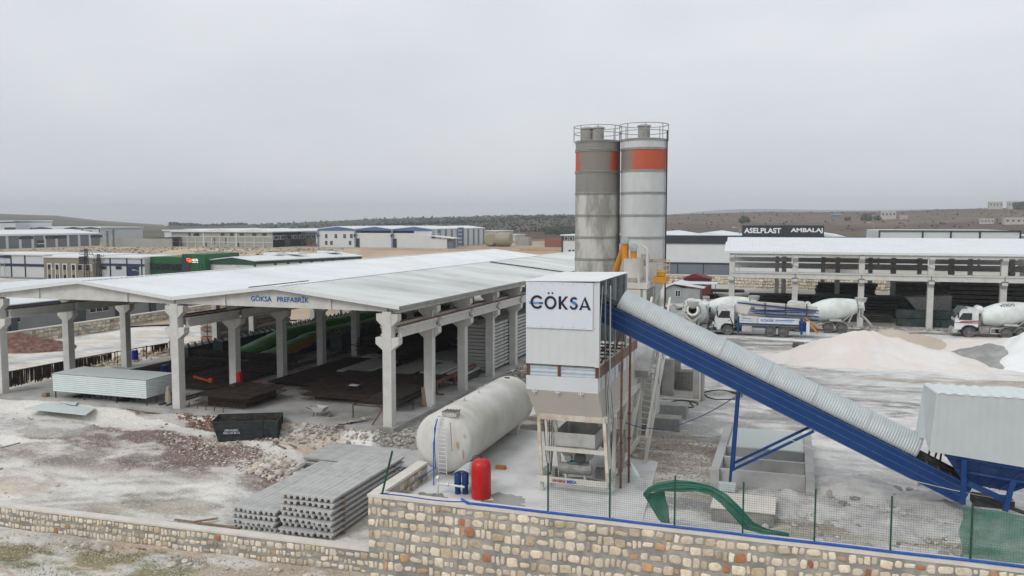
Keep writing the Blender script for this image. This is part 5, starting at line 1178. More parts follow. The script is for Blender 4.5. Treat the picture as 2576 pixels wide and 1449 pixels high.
def mixer(label,loc,rz,sc=1.08,style='new',rear=(3.3,4.65),rail=True,stripes=None,name_txt=False,tank=True):
    t=thing('mixer_truck',label,'truck',loc,rz,'concrete mixer trucks'); t.scale=(sc,)*3
    cab(t,truckw,style)
    for s in (1,-1):
        wheel(t,0,s*1.02); fender(t,0,s*1.05,mm=darks)
        for x in rear: wheel(t,-x,s*.92,dual=True); fender(t,-x,s*.98,r=.64,w=.6,mm=dusty,a0=10,a1=170)
        PB(MB().box(-rear[1]-1.0,.9,s*.42-.05,s*.42+.05,.85,1.12),'chassis_rail',dusty,t)
    PB(MB().cbox((-1.35,.85,.75),(.9,.55,.55)),'fuel_tank',dusty,t,bevel=.06); PB(MB().cbox((-1.35,-.85,.75),(.9,.55,.55)),'tool_box',darks,t,bevel=.04)
    for x in (0,)+tuple(-q for q in rear): PB(MB().tube([(x,-1,.54),(x,1,.54)],.08,8),'axle',darks,t)
    d,P=drum(t,-1.15,1.95,R(10.5))
    m=MB(); m.prism([(-.85,-.5,1.1),(-1.2,-.5,1.1),(-1.1,-.3,1.95),(-.85,-.3,1.95)],(0,.9,0)); m.cbox((-1.0,0,1.85),(.4,.7,.6)); PB(m,'drum_gearbox',dusty,t)
    m=MB()
    for s in (1,-1):
        m.bar((-5.0,s*.55,1.1),(-5.6,s*.62,2.6),.12); m.bar((-4.3,s*.55,1.1),(-5.5,s*.62,2.3),.1); m.bar((-6.1,s*.5,1.15),(-5.75,s*.6,2.6),.08)
    m.bar((-5.6,-.62,2.3),(-5.6,.62,2.3),.14); PB(m,'rear_pedestal',greyp,t)
    # charge hopper, ladder, chute
    PB(MB().lathe([(.28,3.05),(.5,3.3),(.62,3.72),(.60,3.72),(.46,3.3),(.26,3.07)],(-6.15,0,0),'Z',18,cap=False),'charge_hopper',greyp,t,solid=.02)
    m=MB(); rows=[]
    for i in range(8):
        f=i/7; rows.append([(-6.1-1.25*f,.42*math.sin(a)*(1-.25*f)+.25*f,2.0-1.25*f*f*.55-.55*f-.28*math.cos(a)) for a in [R(-100+20*j) for j in range(11)]])
    m.grid(rows); PB(m,'chute',greyp,t,solid=.02)
    m=MB(); 
    for y in (.72,1.0): m.bar((-5.95,y,.9),(-6.05,y,3.5),.04)
    for i in range(9): m.bar((-5.98,.72,1.05+i*.27),(-5.98,1.0,1.05+i*.27),.035)
    m.bar((-6.05,.62,2.75),(-6.05,1.05,2.75),.4,.04); PB(m,'ladder',cream,t)
    m=MB(); m.lathe([(.66,5.38),(.66,5.46),(.32,5.46)],(0,0,0),'Z',4) if False else None
    m=MB(); m.bar((-6.25,-.72,2.35),(-6.25,.0,1.75),.16,.2); m.bar((-6.25,.72,2.35),(-6.25,0,1.75),.16,.2); m.bar((-6.25,-.75,2.45),(-6.25,.75,2.45),.12); PB(m,'discharge_frame',greyp,t)
    m=MB(); m.box(-rear[1]-1.1,-rear[1]-.95,-1.2,1.2,.6,.85); rb=PB(m,'rear_bumper',dusty,t)
    for s in (1,-1): PB(MB().box(-rear[1]-1.13,-rear[1]-1.1,s*.95-.16,s*.95+.16,.68,.8),'tail_light',mat('tail light red',(.3,.02,.02),.4),rb)
    if tank:
        PB(MB().lathe([(.01,-.75),(.25,-.72),(.40,-.6),(.40,.6),(.25,.72),(.01,.75)],(-.95,0,2.75),'Y' ,24),'water_tank',truckw,t,smooth='auto') if style!='new' else PB(MB().lathe([(.01,-.62),(.3,-.6),(.36,-.5),(.36,.5),(.3,.6),(.01,.62)],(-.95,-.35,2.75),'Y',24),'water_tank',truckw,t,smooth='auto')
    m=MB(); m.box(-3.0,-1.9,1.12,1.18,.45,.50); m.box(-3.0,-1.9,1.12,1.18,.95,1.0); m.box(-2.98,-2.93,1.12,1.18,.45,1.0); m.box(-1.95,-1.9,1.12,1.18,.45,1.0); PB(m,'side_guard',cream,t)
    m=MB(); m.box(-4.3,-3.1,.7,1.15,1.26,1.45); PB(m,'platform',greyp,t)
    if stripes:
        for k in range(3):
            rows=[]
            for j in range(9):
                a=R(12+ (14 if k==1 else 8)-j*(52 if k==1 else 42)/8); h=1.15+k*.20+.03*j; r=None
                for (r0,h0),(r1,h1) in zip(DP,DP[1:]):
                    if h0<=h<=h1: r=r0+(r1-r0)*(h-h0)/(h1-h0)
                rows.append([P(r+.012,h,a),P(r+.016,h+.085,a)])
            o=PB(MB().grid(rows),'stripe',inkb,d)
    return t,d,P
m4,d4,P4=mixer('mixer truck with red striped old cab parked right of the sand heaps',(18.5,102.2,0),math.pi-.01,1.08,'old')
cb4=[x for x in COL.objects if x.parent==m4 and x.name.startswith('cab')][0]
for z0,z1,dx in ((1.55,1.61,0),(1.64,1.68,.15),(1.70,1.735,.3)): PB(MB().prism([(-.8,1.205,z0),(1.0-dx,1.205,z0-.10),(1.0-dx,1.205,z1-.10),(-.8,1.205,z1)],(0,.012,0)),'stripe',mat('red stripe',(.45,.03,.05),.5),cb4)
PB(MB().box(-.8,1.3,1.205,1.217,1.42,1.47),'stripe',darks,cb4)
# painted name, upside down on the drum
def drumtext(s,P,d,h0,h1,a0,a1,mm,bold):
    cu=bpy.data.curves.new('t','FONT'); cu.body=s; cu.size=1; cu.offset=bold; ob=bpy.data.objects.new('t',cu); COL.objects.link(ob); bpy.context.view_layer.update()
    me=bpy.data.meshes.new_from_object(ob.evaluated_get(bpy.context.evaluated_depsgraph_get())); bpy.data.objects.remove(ob)
    vs=[v.co.copy() for v in me.vertices]; X0=min(v.x for v in vs);X1=max(v.x for v in vs);Y0_=min(v.y for v in vs);Y1_=max(v.y for v in vs); pts=[]
    for v in vs:
        h=h0+(h1-h0)*(v.x-X0)/(X1-X0); a=R(a0+(a1-a0)*(v.y-Y0_)/(Y1_-Y0_)); r=1
        for (r0,q0),(r1,q1) in zip(DP,DP[1:]):
            if q0<=h<=q1: r=r0+(r1-r0)*(h-q0)/(q1-q0)
        pts.append(P(r+.02,h,a))
    mb=MB(); mb.add(pts,[tuple(p.vertices) for p in me.polygons]); PB(mb,'lettering',mm,d)
drumtext('GÖKSA',P4,d4,3.05,1.75,62,40,inkn,.02)
drumtext('HAZIR BETON',P4,d4,2.75,2.0,72,66,inkn,.0)
m3,_,_=mixer('mixer truck with plain white drum standing behind the concrete pump truck',(.9,101.0,0),math.pi,1.08,'new',rear=(3.0,4.35))
m2,_,_=mixer('mixer truck with blue stripes on its drum between the rear facing mixer and pump truck',(-10.6,99.6,0),math.pi,1.08,'new',stripes=True)
p=Zp(1738,853); m1,_,_=mixer('mixer truck seen from behind with its discharge chute towards the yard',(p.x-.1,p.y+6.8,0),math.pi/2+R(2),1.08,'new',rear=(3.3,4.65))
# concrete pump truck
pt_=thing('pump_truck','white and blue concrete pump truck with folded boom in the yard','truck',(-6.48,95.7,0),math.pi); pt_.scale=(1.08,)*3
c=cab(pt_,truckw,'new')
for s in (1,-1):
    wheel(pt_,0,s*1.02); fender(pt_,0,s*1.05,mm=darks)
    for x in (4.2,5.45): wheel(pt_,-x,s*.92,dual=True); fender(pt_,-x,s*.98,r=.62,w=.6,mm=dusty,a0=20,a1=160)
    PB(MB().box(-7.2,.9,s*.42-.05,s*.42+.05,.8,1.1),'chassis_rail',dusty,pt_)
    PB(MB().box(-2.9,-.98,s*1.18-.04,s*1.18+.04,1.35,2.05),'side_panel',truckw,pt_)
    sp_=PB(MB().box(-6.9,-2.96,s*1.18-.04,s*1.18+.04,1.35,1.95),'side_panel',truckw,pt_)
    PB(MB().box(-7.0,-.95,s*1.19-.05,s*1.19+.05,1.2,1.34),'side_trim',blue,pt_)
    for x in (-1.05,-7.15): PB(MB().bar((x,s*1.15,.35),(x,s*1.15,2.0),.2),'outrigger_leg',blue,pt_)
PB(MB().box(-6.9,-.98,-1.1,1.1,1.1,1.6),'deck',greyp,pt_)
PB(MB().prism([(-1.0,-.9,2.0),(-3.4,-.9,1.75),(-3.4,-.9,1.6),(-1.0,-.9,1.6)],(0,1.8,0)),'deck_cover',cream,pt_)
PB(MB().cbox((-1.9,.95,.75),(1.0,.35,.6)),'tool_box',greyp,pt_,bevel=.03); PB(MB().cbox((-7.4,0,1.1),(.9,1.6,.9)),'hopper_unit',blue,pt_,bevel=.05)
PB(MB().lathe([(.3,1.6),(.35,2.6),(.28,3.0)],(-1.15,0,0),'Z',16),'boom_pedestal',cream,pt_)
def boom(nm,x0,z0,x1,z1,h0,h1,y,w=.34): return PB(MB().prism([(x0,y-w/2,z0-h0/2),(x1,y-w/2,z1-h1/2),(x1,y-w/2,z1+h1/2),(x0,y-w/2,z0+h0/2)],(0,w,0)),nm,cream,pt_,bevel=.02)
boom('boom_section',-.75,3.25,-8.6,2.95,.62,.36,.1); boom('boom_section',-2.6,2.75,-8.5,2.62,.30,.24,.1); boom('boom_section',-1.6,2.42,-8.3,2.25,.22,.28,.1); boom('boom_section',-3.4,2.1,-8.0,1.95,.2,.18,.1)
PB(MB().prism([(-.75,-.1,2.3),(-1.9,-.1,2.1),(-2.3,-.1,3.0),(-.8,-.1,3.5)],(0,.5,0)),'boom_knuckle',cream,pt_,bevel=.05)
for z0,z1,y,r_,x0 in ((3.32,2.72,.42,.075,-.9),(2.62,2.72,.45,.06,-2.2),(2.28,2.12,.45,.07,-2.6),(2.02,1.8,.42,.06,-3.6),(2.45,2.5,.5,.05,-2.2)):
    PB(MB().tube([(x0,y,z0),(-8.75,y,z1)],r_,8),'delivery_pipe',blue,pt_)
for x in (-3.6,-5.6,-7.6):
    PB(MB().box(x-.05,x+.05,.2,.5,2.2,3.35),'pipe_clamp',darks,pt_)
PB(MB().tube([(-7.5,.9,1.7),(-8.0,1.0,1.3),(-8.7,.9,.5)],.09,8),'rear_brace',yellow,pt_); PB(MB().tube([(-7.4,.6,2.0),(-8.3,.8,1.4),(-8.9,.7,1.0)],.06,8),'rear_brace',yellow,pt_)
PB(MB().box(-7.9,-7.6,1.15,1.2,.4,1.7),'rear_guard',truckw,pt_)
text('GÖKSA','lettering',inkn,(-1.45,1.225,1.72),(-1,0,0),.85,.18,pt_,bold=.01,world=True); text('GÖKSA','lettering',inkb,(-3.2,1.225,1.55),(-1,0,0),1.3,.28,pt_,bold=.02,world=True)
PB(MB().box(-2.55,-1.3,1.222,1.23,1.52,1.57),'stripe',inkb,pt_); PB(MB().box(-6.5,-4.65,1.222,1.23,1.68,1.79),'stripe',inkl,pt_); PB(MB().box(-6.3,-4.65,1.222,1.23,1.56,1.60),'stripe',orange,pt_)
# ================= PILES
def pile(label,peaks,mm,base=0,res=.22,nz_=.12,name='sand_heap',ns=1.6,cat='sand heap'):
    # peaks: (u,v,h,ru,rv)
    x0=min(p[0]-p[3] for p in peaks)-.5;x1=max(p[0]+p[3] for p in peaks)+.5;y0=min(p[1]-p[4] for p in peaks)-.5;y1=max(p[1]+p[4] for p in peaks)+.5
    nx=int((x1-x0)/res);ny=int((y1-y0)/res); V_=[];idx={};hgt={}
    for j in range(ny+1):
        for i in range(nx+1):
            x=x0+(x1-x0)*i/nx;y=y0+(y1-y0)*j/ny; z=-.25
            wx=x+.5*nz2(x,y,2.2); wy=y+.5*nz2(x+40,y,2.2)
            for (pu,pv,h,ru,rv) in peaks:
                r=math.hypot((wx-pu)/ru,(wy-pv)/rv); r=math.sqrt(r*r+.002)-.04
                z=max(z,h*(1-r)*(1 if r<.8 else 1) if r<1.05 else z)
            z+=nz_*nz2(x,y,ns,4)*(1 if z>0 else .2); hgt[i,j]=z
    m=MB();
    for j in range(ny+1):
        for i in range(nx+1):
            idx[i,j]=len(V_); V_.append((x0+(x1-x0)*i/nx,y0+(y1-y0)*j/ny,base+hgt[i,j]))
    fs=[(idx[i,j],idx[i+1,j],idx[i+1,j+1],idx[i,j+1]) for j in range(ny) for i in range(nx) if max(hgt[i,j],hgt[i+1,j],hgt[i+1,j+1],hgt[i,j+1])>-.18]
    used=sorted({k for f in fs for k in f}); mp={k:n for n,k in enumerate(used)}
    m.add([V_[k] for k in used],[tuple(mp[k] for k in f) for f in fs])
    return thingmesh(name,m,mm,label,cat,smooth=True)
def top(px,py,v): p=Vp(px,py,v); return p
a=top(2140,827,81.5); b=top(2192,831,82.5); c=top(2310,868,81.5); d=top(2390,912,79.5);e=top(2050,885,80)
pile('broad pinkish white sand heap in the middle of the yard',[(a.x,a.y,a.z-.15,6.0,5.4),(b.x,b.y,b.z-.1,6.0,5.4),((a.x+b.x)/2,82,(a.z+b.z)/2-.1,5.6,5.2),(c.x,c.y,c.z,6,4.5),(d.x,d.y,d.z+.1,4.0,3.2),(e.x,e.y,e.z,5.5,4.0),(top(2250,852,82.5).x,82.5,top(2250,852,82.5).z,5,5)],sandw,nz_=.20,ns=1.5)
a=top(2238,826,93); pile('smaller tan sand heap behind the broad pinkish heap',[(a.x,93,a.z,5.5,4.2),(a.x+2,93,a.z-.4,5,4)],sandt)
a=top(2492,862,84);b=top(2462,870,84.5); pile('dark grey gravel heap between the two pale heaps',[(a.x,84,a.z,3.6,4.0),(b.x,84.5,b.z,3.6,3.6),(top(2510,875,83).x,83,top(2510,875,83).z,2.4,3.4)],sandg,nz_=.22,name='gravel_heap',ns=1.2,cat='gravel heap')
a=top(2650,792,84); pile('tall bright white powder heap at the right edge of the yard',[(a.x+.7,84,a.z,6.2,7.0),(a.x+3,85,a.z+.3,7,8)],sandx,nz_=.16,ns=1.5)
a=top(2470,885,92); pile('low cream spread of sand behind the dark gravel heap',[(a.x,93,.9,7,5),(a.x+5,94,1.4,6,5)],sandw,nz_=.1)
p=Zp(75,870); pile('mound of dark red soil by the far stone wall',[(p.x-.5,p.y-1,1.5,3.4,3.2),(p.x+1.5,p.y,.9,3,2.6)],soilr,nz_=.2,name='soil_heap',ns=.9,cat='soil heap')
a=Zp(2000,1230); 
pile('low lumpy cement spill mound right of the settling basin',[(-.2,38.0,.55,2.2,1.6),(1.5,37.6,.4,2.2,1.5),(4.5,36.5,.45,2.6,1.6)],mat('dusty cement spill',(.52,.51,.49),.95,0,(.30,.30,.29),1.1,.85,.6,6),nz_=.25,res=.14,name='spill_mound',ns=.8,cat='mound')
pile('grey cement spill crust left of the blue hopper',[(2.7,41.5,.45,2.8,2.4),(6.0,40.2,.4,2.2,1.8)],MATS['dusty cement spill'],nz_=.2,res=.16,name='spill_mound',ns=.9,cat='mound')
for k_,(dz,) in enumerate(((0,),(.24,))):
    p=Zp(2007,874); m=MB(); m.lathe([(.28,0),(.5,.0),(.54,.05),(.54,.2),(.5,.25),(.28,.25)],(p.x+.05*k_,p.y,dz*1.05),'Z',24); m.f.append(tuple()) if False else None
    thingmesh('old_tyre',m,tyre,('bottom' if k_==0 else 'top')+' worn tyre of the stack of two left of the sand heap','tyre',smooth='auto')
# ================= RIGHT SHED
rs_=thing('storage_shed','wide open precast shed with white ribbed roof at right','shed',(-7,107.4,0))
US=[-6.95+7.47*k for k in range(7)]
fc=None
for r,(v,off) in enumerate(((107.4,0),(131,-1.5),(152,-2.8))):
    for k,u in enumerate(US):
        if fc is None:
            m=MB(); m.box(-.33,.33,-.33,.33,-.1,8.75)
            for z0,z1,z2 in ((7.6,8.1,8.45),(4.9,5.3,5.6)): m.prism([(-.3,-.33,z0),(-.3,.33,z0),(-.3,.85,z1),(-.3,.85,z2),(-.3,-.85,z2),(-.3,-.85,z1)],(.6,0,0))
            fc=PB(m,'column',conc,rs_,bevel=.02); o=fc
        else: o=fc.copy(); COL.objects.link(o)
        o.location=(u+off+7,v-107.4,0)
for r,(v,off) in enumerate(((107.4,0),(131,-1.5),(152,-2.8))):
    for sgn in (-1,1):
        for k in range(6):
            u=US[k]+off; m=MB(); vv=v+sgn*.6
            m.box(u+.35 if sgn<0 else u+.05,u+7.1 if sgn<0 else u+7.4,vv-.2,vv+.2,5.62,5.75); m.box(u+.05,u+7.4,vv-.09,vv+.09,5.75,6.2); m.box(u+.05,u+7.4,vv-.2,vv+.2,6.2,6.35)
            m.build('crane_beam',conc,rs_)
    for k in range(6):
        u=US[k]+off; MB().box(u+.04,u+7.43,v-.72,v-.36,8.3,8.75).build('eave_beam',conc,rs_)
for u in US:
    for v0,v1 in ((107.4,131),(131,152)):
        m=MB(); mid=(v0+v1)/2; m.prism([(u-.12,v0+.3,8.3),(u-.12,v1-.3,8.3),(u-.12,v1-.3,8.7),(u-.12,mid,9.5),(u-.12,v0+.3,8.7)],(.24,0,0)); m.build('girder',concd,rs_)
m=MB()
for v in (111,115,119.2,123,127,135,139,143,147): 
    z=8.75+(9.6-8.75)*(1-abs(v-(119.2 if v<131 else 141.5))/11); m.box(-8,40,v-.06,v+.06,z-.35,z-.15)
m.build('purlins',concd,rs_)
rw=mat('right shed roof sheet',(.70,.73,.75),.5,0,(.60,.62,.63),.3,.4,wave=('X',.45,.04))
def rslope(v0,z0,v1,z1):
    rows=[]
    for i in range(241):
        u=-7.9+i*.2; dz=.05 if i%2 else 0; rows.append([(u+(v0-107)*-.06,v0,z0+dz),(u+(v1-107)*-.06,v1,z1+dz)])
    MB().grid(rows).build('roof_sheet',rw,rs_,solid=.02)
rslope(106.5,8.85,119.2,9.72); rslope(119.22,9.72,131,8.95); rslope(131.05,8.95,142,9.95); rslope(142.02,9.95,153,8.9)
MB().box(-8,40,106.42,106.5,8.62,8.9).build('fascia',flash,rs_)
for k in (1,3): u=US[k]; m=MB(); m.tube([(u-.4,106.7,8.6),(u-.4,106.8,7.4),(u+.3,106.8,7.2)],.07,6); m.build('downpipe',flash,rs_)
MB().box(-8,40,106.2,153,-.3,.03).build('floor_slab',floorm,rs_)
def beamstack(label,nm,cat,u0,u1,v0,v1,z,n,mm,ribs=0,g=None,gap=.06,hgt=None):
    t=thing(nm,label,cat,((u0+u1)/2,(v0+v1)/2,0),0,g); h=(hgt or z)/n
    for i in range(n):
        du=rnd.uniform(-.3,.3); MB().box(u0+du,u1+du,v0+rnd.uniform(-.1,.1),v1+rnd.uniform(-.1,.1),.03+i*h,.03+(i+1)*h-gap).build('beam' ,mm,t)
    if ribs:
        L_=max(u1-u0,v1-v0); k=int(L_/ribs); m=MB()
        for i in range(k+1):
            if u1-u0>v1-v0: m.box(u0+i*ribs-.04,u0+i*ribs+.04,v0-.14,v0-.02,.1,z)
            else: m.box(u1+.02,u1+.14,v0+i*ribs-.04,v0+i*ribs+.04,.1,z)
        m.build('stiffeners',mm,t)
    return t
q=Zp(2265,826);
beamstack('long dark green formwork girder on the floor behind the mixer cab','formwork','formwork',q.x,q.x+9.5,109,110.2,2.0,2,mould,1.5,'formwork in the right shed')
beamstack('dark formwork girder right of the middle column behind the rear mixer drum','formwork','formwork',21.5,33,110.5,112.5,2.6,3,mould,1.4,'formwork in the right shed')
beamstack('dark stack of long beams deep inside the shed centre','beam_stack','beam stack',3,14,120,124,2.6,6,darks,0,'dark stacks in the right shed',gap=.12)
beamstack('low dark stack behind the pump truck boom','beam_stack','beam stack',-5,2.5,116,119,1.6,4,darks,0,'dark stacks in the right shed',gap=.1)
beamstack('tall dark stack of beams at the right end of the shed','beam_stack','beam stack',20,38,124,129,4.6,8,mat('brown grey beams',(.12,.11,.10),.9,0,(.05,.05,.05),1,.7),0,'dark stacks in the right shed',gap=.15)
beamstack('rusty mesh stack left inside the right shed','beam_stack','mesh stack',-1,4.5,122,126,2.2,5,mesh_,0,'dark stacks in the right shed',gap=.05)
beamstack('grey precast wall beams before the first bays of the right shed','precast_beam','precast beam',-5.6,2.2,109.5,110.1,1.0,1,concd,2.6)
beamstack('pale planks stacked in the back of the right shed','beam_stack','beam stack',-2,12,134,136,1.1,4,timber,0,'dark stacks in the right shed',gap=.1)
dkb=mat('brown grey beams',(.12,.11,.10),.9,0,(.05,.05,.05),1,.7)
for k_,(u0_,u1_,v_,h_,l_) in enumerate(((-6,1,127,2.0,'dark girders in the left rear bay of the right shed'),(14.5,20,127,2.4,'dark girders behind the grey sloping bin'),(4,13,145,2.6,'dark girders in the far rear bay of the right shed'),(16,30,144,3.0,'dark girders far back right in the right shed'),(-5,3,112.5,1.2,'low dark planks just inside the left bays'),(5,12,112,1.0,'low dark planks inside the middle bay'))): beamstack(l_,'beam_stack','beam stack',u0_,u1_,v_,v_+3,h_,5,dkb if k_%2 else darks,0,'dark stacks in the right shed',gap=.1)
t=thing('hopper_bin','dark grey steel bin with sloping sides inside the right shed','bin',(15.5,113,0)); m=MB(); m.prism([(13.5,112,3.2),(18.5,112,3.6),(18.5,112,1.6),(15.2,112,1.2)],(0,2.4,0)); m.build('bin_body',dusty,t)
for u,v in ((15,112.2),(18,112.2),(15,114.2),(18,114.2)): MB().bar((u,v,0),(u,v,1.6),.14).build('leg',dusty,t)
for k_ in range(16):
    u=rnd.uniform(12,34);v=rnd.uniform(113,121); w=rnd.uniform(.8,2.6)
    m=MB(); h_=rnd.uniform(.8,2.6)
    for i in range(3): m.bar((u-w/2,v,.2+h_*i/3),(u+w/2,v,.2+h_*i/3),.12)
    for i in range(3): m.bar((u-w/2+w*i/2,v,.03),(u-w/2+w*i/2,v,h_),.1)
    thingmesh('formwork_cage',m,mould if k_%2 else dusty,'dark steel frame among the clutter under the right half of the shed','frame','steel frames in the right shed')
# person standing in the shed background
# ================= YARD HUTS
ht=thing('site_hut','small grey panel hut with white window and pale gable roof','hut',(-15,129,0))
hu0=Vp(1674,760,130).x;hu1=Vp(1717,760,130).x;hu2=Vp(1761,760,130).x
MB().prism([(hu0,130,0),(hu1,130,0),(hu1,130,2.3),((hu0+hu1)/2,130,2.75),(hu0,130,2.3)],(0,4,0)).build('hut_wall',mat('hut grey panel',(.36,.39,.40),.6),ht)
ribwall((hu1,129.8),(hu2,129.8),0,2.3,.3,.03,(0,-1)).build('lean_to_wall',mat('hut ribbed grey',(.38,.40,.41),.6),ht); MB().box(hu2-.05,hu2,129.8,133.8,0,2.3).build('lean_to_wall',MATS['hut ribbed grey'],ht)
mm=(hu0+hu1)/2
m=MB(); m.prism([(hu0-.25,129.6,2.32),(mm,129.6,2.95),(mm,129.6,3.03),(hu0-.25,129.6,2.4)],(0,8,0)); m.build('hut_roof',roofx,ht)
m=MB(); m.prism([(mm,129.4,2.95),(hu2+.6,129.4,2.35),(hu2+.6,129.4,2.42),(mm,129.4,3.03)],(0,8.4,0)); m.build('hut_roof',roofx,ht)
MB().box(hu1,hu2+2.2,133,138,2.75,2.83).build('rear_canopy',roofx,ht)
for u_ in (hu2+2.0,hu2): MB().bar((u_,133.2,0),(u_,133.2,2.75),.08).build('canopy_post',darks,ht)
w0=Vp(1698,745,129.9);w1=Vp(1712,760,129.9)
wf_=MB().box(w0.x,w1.x,129.9,129.99,.95,2.0).build('window_frame',wallw,ht); MB().box(w0.x+.1,(w0.x+w1.x)/2-.05,129.87,129.9,1.05,1.9).build('window_pane',glass,ht); MB().box((w0.x+w1.x)/2+.05,w1.x-.1,129.87,129.9,1.05,1.9).build('window_pane',glass,ht)
MB().box(hu0-.03,hu0+.07,129.9,130,0,2.3).build('corner_trim',navy,ht)
q0=Vp(1700,722,139); m=MB(); m.prism([(q0.x+.5,144,2.9),(q0.x+2.4,144,3.7),(q0.x+5,144,2.9)],(0,5,0)); m.box(q0.x+.6,q0.x+4.9,144.2,148.8,0,2.9); thingmesh('maroon_hut',m,maroon,'hut with low maroon gable roof behind the grey hut','hut')
bn=Zp(1690,815); t=thing('aggregate_bin','black steel bin heaped with grey gravel left of the rear facing mixer','bin',(bn.x,bn.y,0)); MB().box(bn.x-1.1,bn.x+1.1,bn.y,bn.y+2,0,1.9).build('bin_body',darks,t); 
pile('gravel filling the black bin',[(bn.x,bn.y+1,.7,1.1,1.0)],sandg,base=1.8,res=.2,name='gravel_load',cat='gravel')
r0=Zp(1600,800);r1=Zp(1686,775); m=MB(); m.prism([(-17,92,0),(-11,92,0),(-11,92,1.9),(-17,92,1.3)],(0,12,0)); thingmesh('loading_ramp',m,concs,'pale concrete loading ramp behind the mixer tower','ramp')
for k_,(px,py,w,h_,mm_) in enumerate(((1790,770,2.5,.9,concd),(1805,752,3,.8,darks),(1850,758,5,1.1,concd),(1830,735,6,.5,darks),(1775,740,2,1.2,darks))):
    p=Zp(px,py); beamstack(f'{["grey block pile right of the grey hut","dark scrap heap behind the hut lean-to","grey precast beams near the shed corner","low dark lumber on the pale back yard","dark frames beside the hut lean-to"][k_]}','yard_stack','stack',p.x-w/2,p.x+w/2,p.y,p.y+1.6,h_,2 if h_<1 else 3,mm_,0,'yard stacks near the hut',gap=.08)
# walls behind
stonewall('stone_terrace_wall','pale rubble stone wall seen through the right shed',(-11,163.5),(46,163.5),lambda t:2.7,lambda t:0,th=.5,course=(.45,.7),wd=(.35,.9),bright=1.3)
stonewall('stone_terrace_wall','low rubble stone wall behind the site huts',(-30,172),(-11.2,172),lambda t:1.7,lambda t:0,th=.5,course=(.45,.6),wd=(.35,.9),bright=1.2)

# ================= BUILDINGS RIGHT BACK
def bwin(t,cx,z,v,w,h,frame=wallw,dirn='u',pane=glass,d=.06):
    if dirn=='u': o=MB().box(cx-w/2,cx+w/2,v-d,v,z,z+h).build('window',frame,t); q=MB().box(cx-w/2+w*.12,cx+w/2-w*.12,v-d-.02,v-d,z+h*.1,z+h*.9).build('pane',pane,t)
    else: o=MB().box(v,v+d,cx-w/2,cx+w/2,z,z+h).build('window',frame,t); q=MB().box(v+d,v+d+.02,cx-w/2+w*.12,cx+w/2-w*.12,z+h*.1,z+h*.9).build('pane',pane,t)
    q.parent=o; return o
V0=203
def ux(px,v,py=640): return Vp(px,py,v).x
def zy(px,py,v): return Vp(px,py,v).z
bb=thing('black_white_factory','long white factory with black parapet band and dark sliding doors','factory',(-20,V0,0))
xa,xb=ux(1500,V0),ux(2073,V0); zt=zy(1750,592,V0);zm=zy(1750,613,V0);zl=zy(1750,664,V0)
MB().box(xa,xb,V0+.02,V0+50,0,zt-.1).build('wall',wallw,bb); MB().box(xa,xb,V0-.25,V0,zm,zt).build('parapet_band',greyd,bb)
MB().box(xa,ux(1838,V0),V0-.06,V0,0,zl).build('sliding_door',greyw,bb); MB().box(xa,ux(1838,V0),V0-.2,V0,zl,zl+.35).build('door_rail',greyd,bb)
for px in (1705,1770,1838): MB().box(ux(px,V0)-.1,ux(px,V0)+.1,V0-.12,V0-.06,0,zl).build('door_post',greyd,bb)
m=MB(); w=ux(1730,V0)-ux(1600,V0)
for i in range(4):
    x=ux(1600,V0)+i*w-2; m.prism([(x,V0+2,zt-.2),(x+w/2,V0+2,zt+.75),(x+w,V0+2,zt-.2)],(0,46,0))
m.build('roof',roofx,bb)
s0,s1=ux(1867,V0-1,580),ux(2073,V0-1,580); za,zb_=zy(1970,599,V0-1),zy(1970,567,V0-1)
sg=MB().box(s0,s1,V0-1,V0-.6,za-1,zb_).build('sign_board',greyd,bb)
l0,l1,l2,l3=(ux(p,V0-1,580) for p in (1872,1965,1989,2070)); lz0_,lz1_=zy(1970,587,V0-1),zy(1970,573.5,V0-1)
wl=mat('white sign letters',(.75,.76,.80),.5)
text('ASELPLAST','lettering',wl,(l0,V0-1.03,lz0_),(1,0,0),l1-l0,lz1_-lz0_,bb,bold=.03); text('AMBALAJ','lettering',wl,(l2,V0-1.03,lz0_),(1,0,0),l3-l2,lz1_-lz0_,bb,bold=.03)
pb=thing('panel_factory','white panelled factory top with dark frame behind the right shed roof','factory',(25,240,0)); V1_=240
x0_,x1_=ux(2212,V1_,590),ux(2567,V1_,590); z1_=zy(2400,580.5,V1_)
MB().box(x0_,x1_,V1_,V1_+40,0,z1_).build('wall',mat('pale green white panel',(.52,.57,.56),.5),pb); MB().box(x0_-.2,x1_+.2,V1_-.3,V1_-.02,z1_-.25,z1_+.1).build('frame_top',greyd,pb)
for px in (2212,2321,2392,2465,2567): x=ux(px,V1_,590); MB().box(x-.2,x+.2,V1_-.2,V1_-.02,0,z1_).build('frame_post',greyd,pb)
MB().box(x1_+1,x1_+12,V1_,V1_+30,0,z1_-1.2).build('annex',wallw,pb)
sb=thing('small_factory','white factory corner with strip windows left of the stained silo','factory',(-73,277,0)); x0_,x1_=ux(1414,277,620),ux(1505,277,620); z1_=zy(1425,593,277)
MB().box(x0_,x1_,277,300,-.5,z1_).build('wall',wallw,sb); MB().box(x0_-.5,x1_,276.6,300,z1_,z1_+.4).build('roof',roofx,sb); MB().box(x0_-.2,x0_+.3,276.8,277,-.5,z1_).build('corner_trim',greyd,sb)
MB().box(x0_+.4,x1_,276.8,277,z1_-1.6,z1_-.2).build('parapet_band',greyd,sb); 
for i in range(6): bwin(sb,x0_+1.5+i*1.7,z1_-1.5,276.8,1.3,1.1,frame=wallw)
for i in range(3): bwin(sb,x0_+2.7+i*1.3,z1_-5.6,277,1.1,.9,frame=wallw)
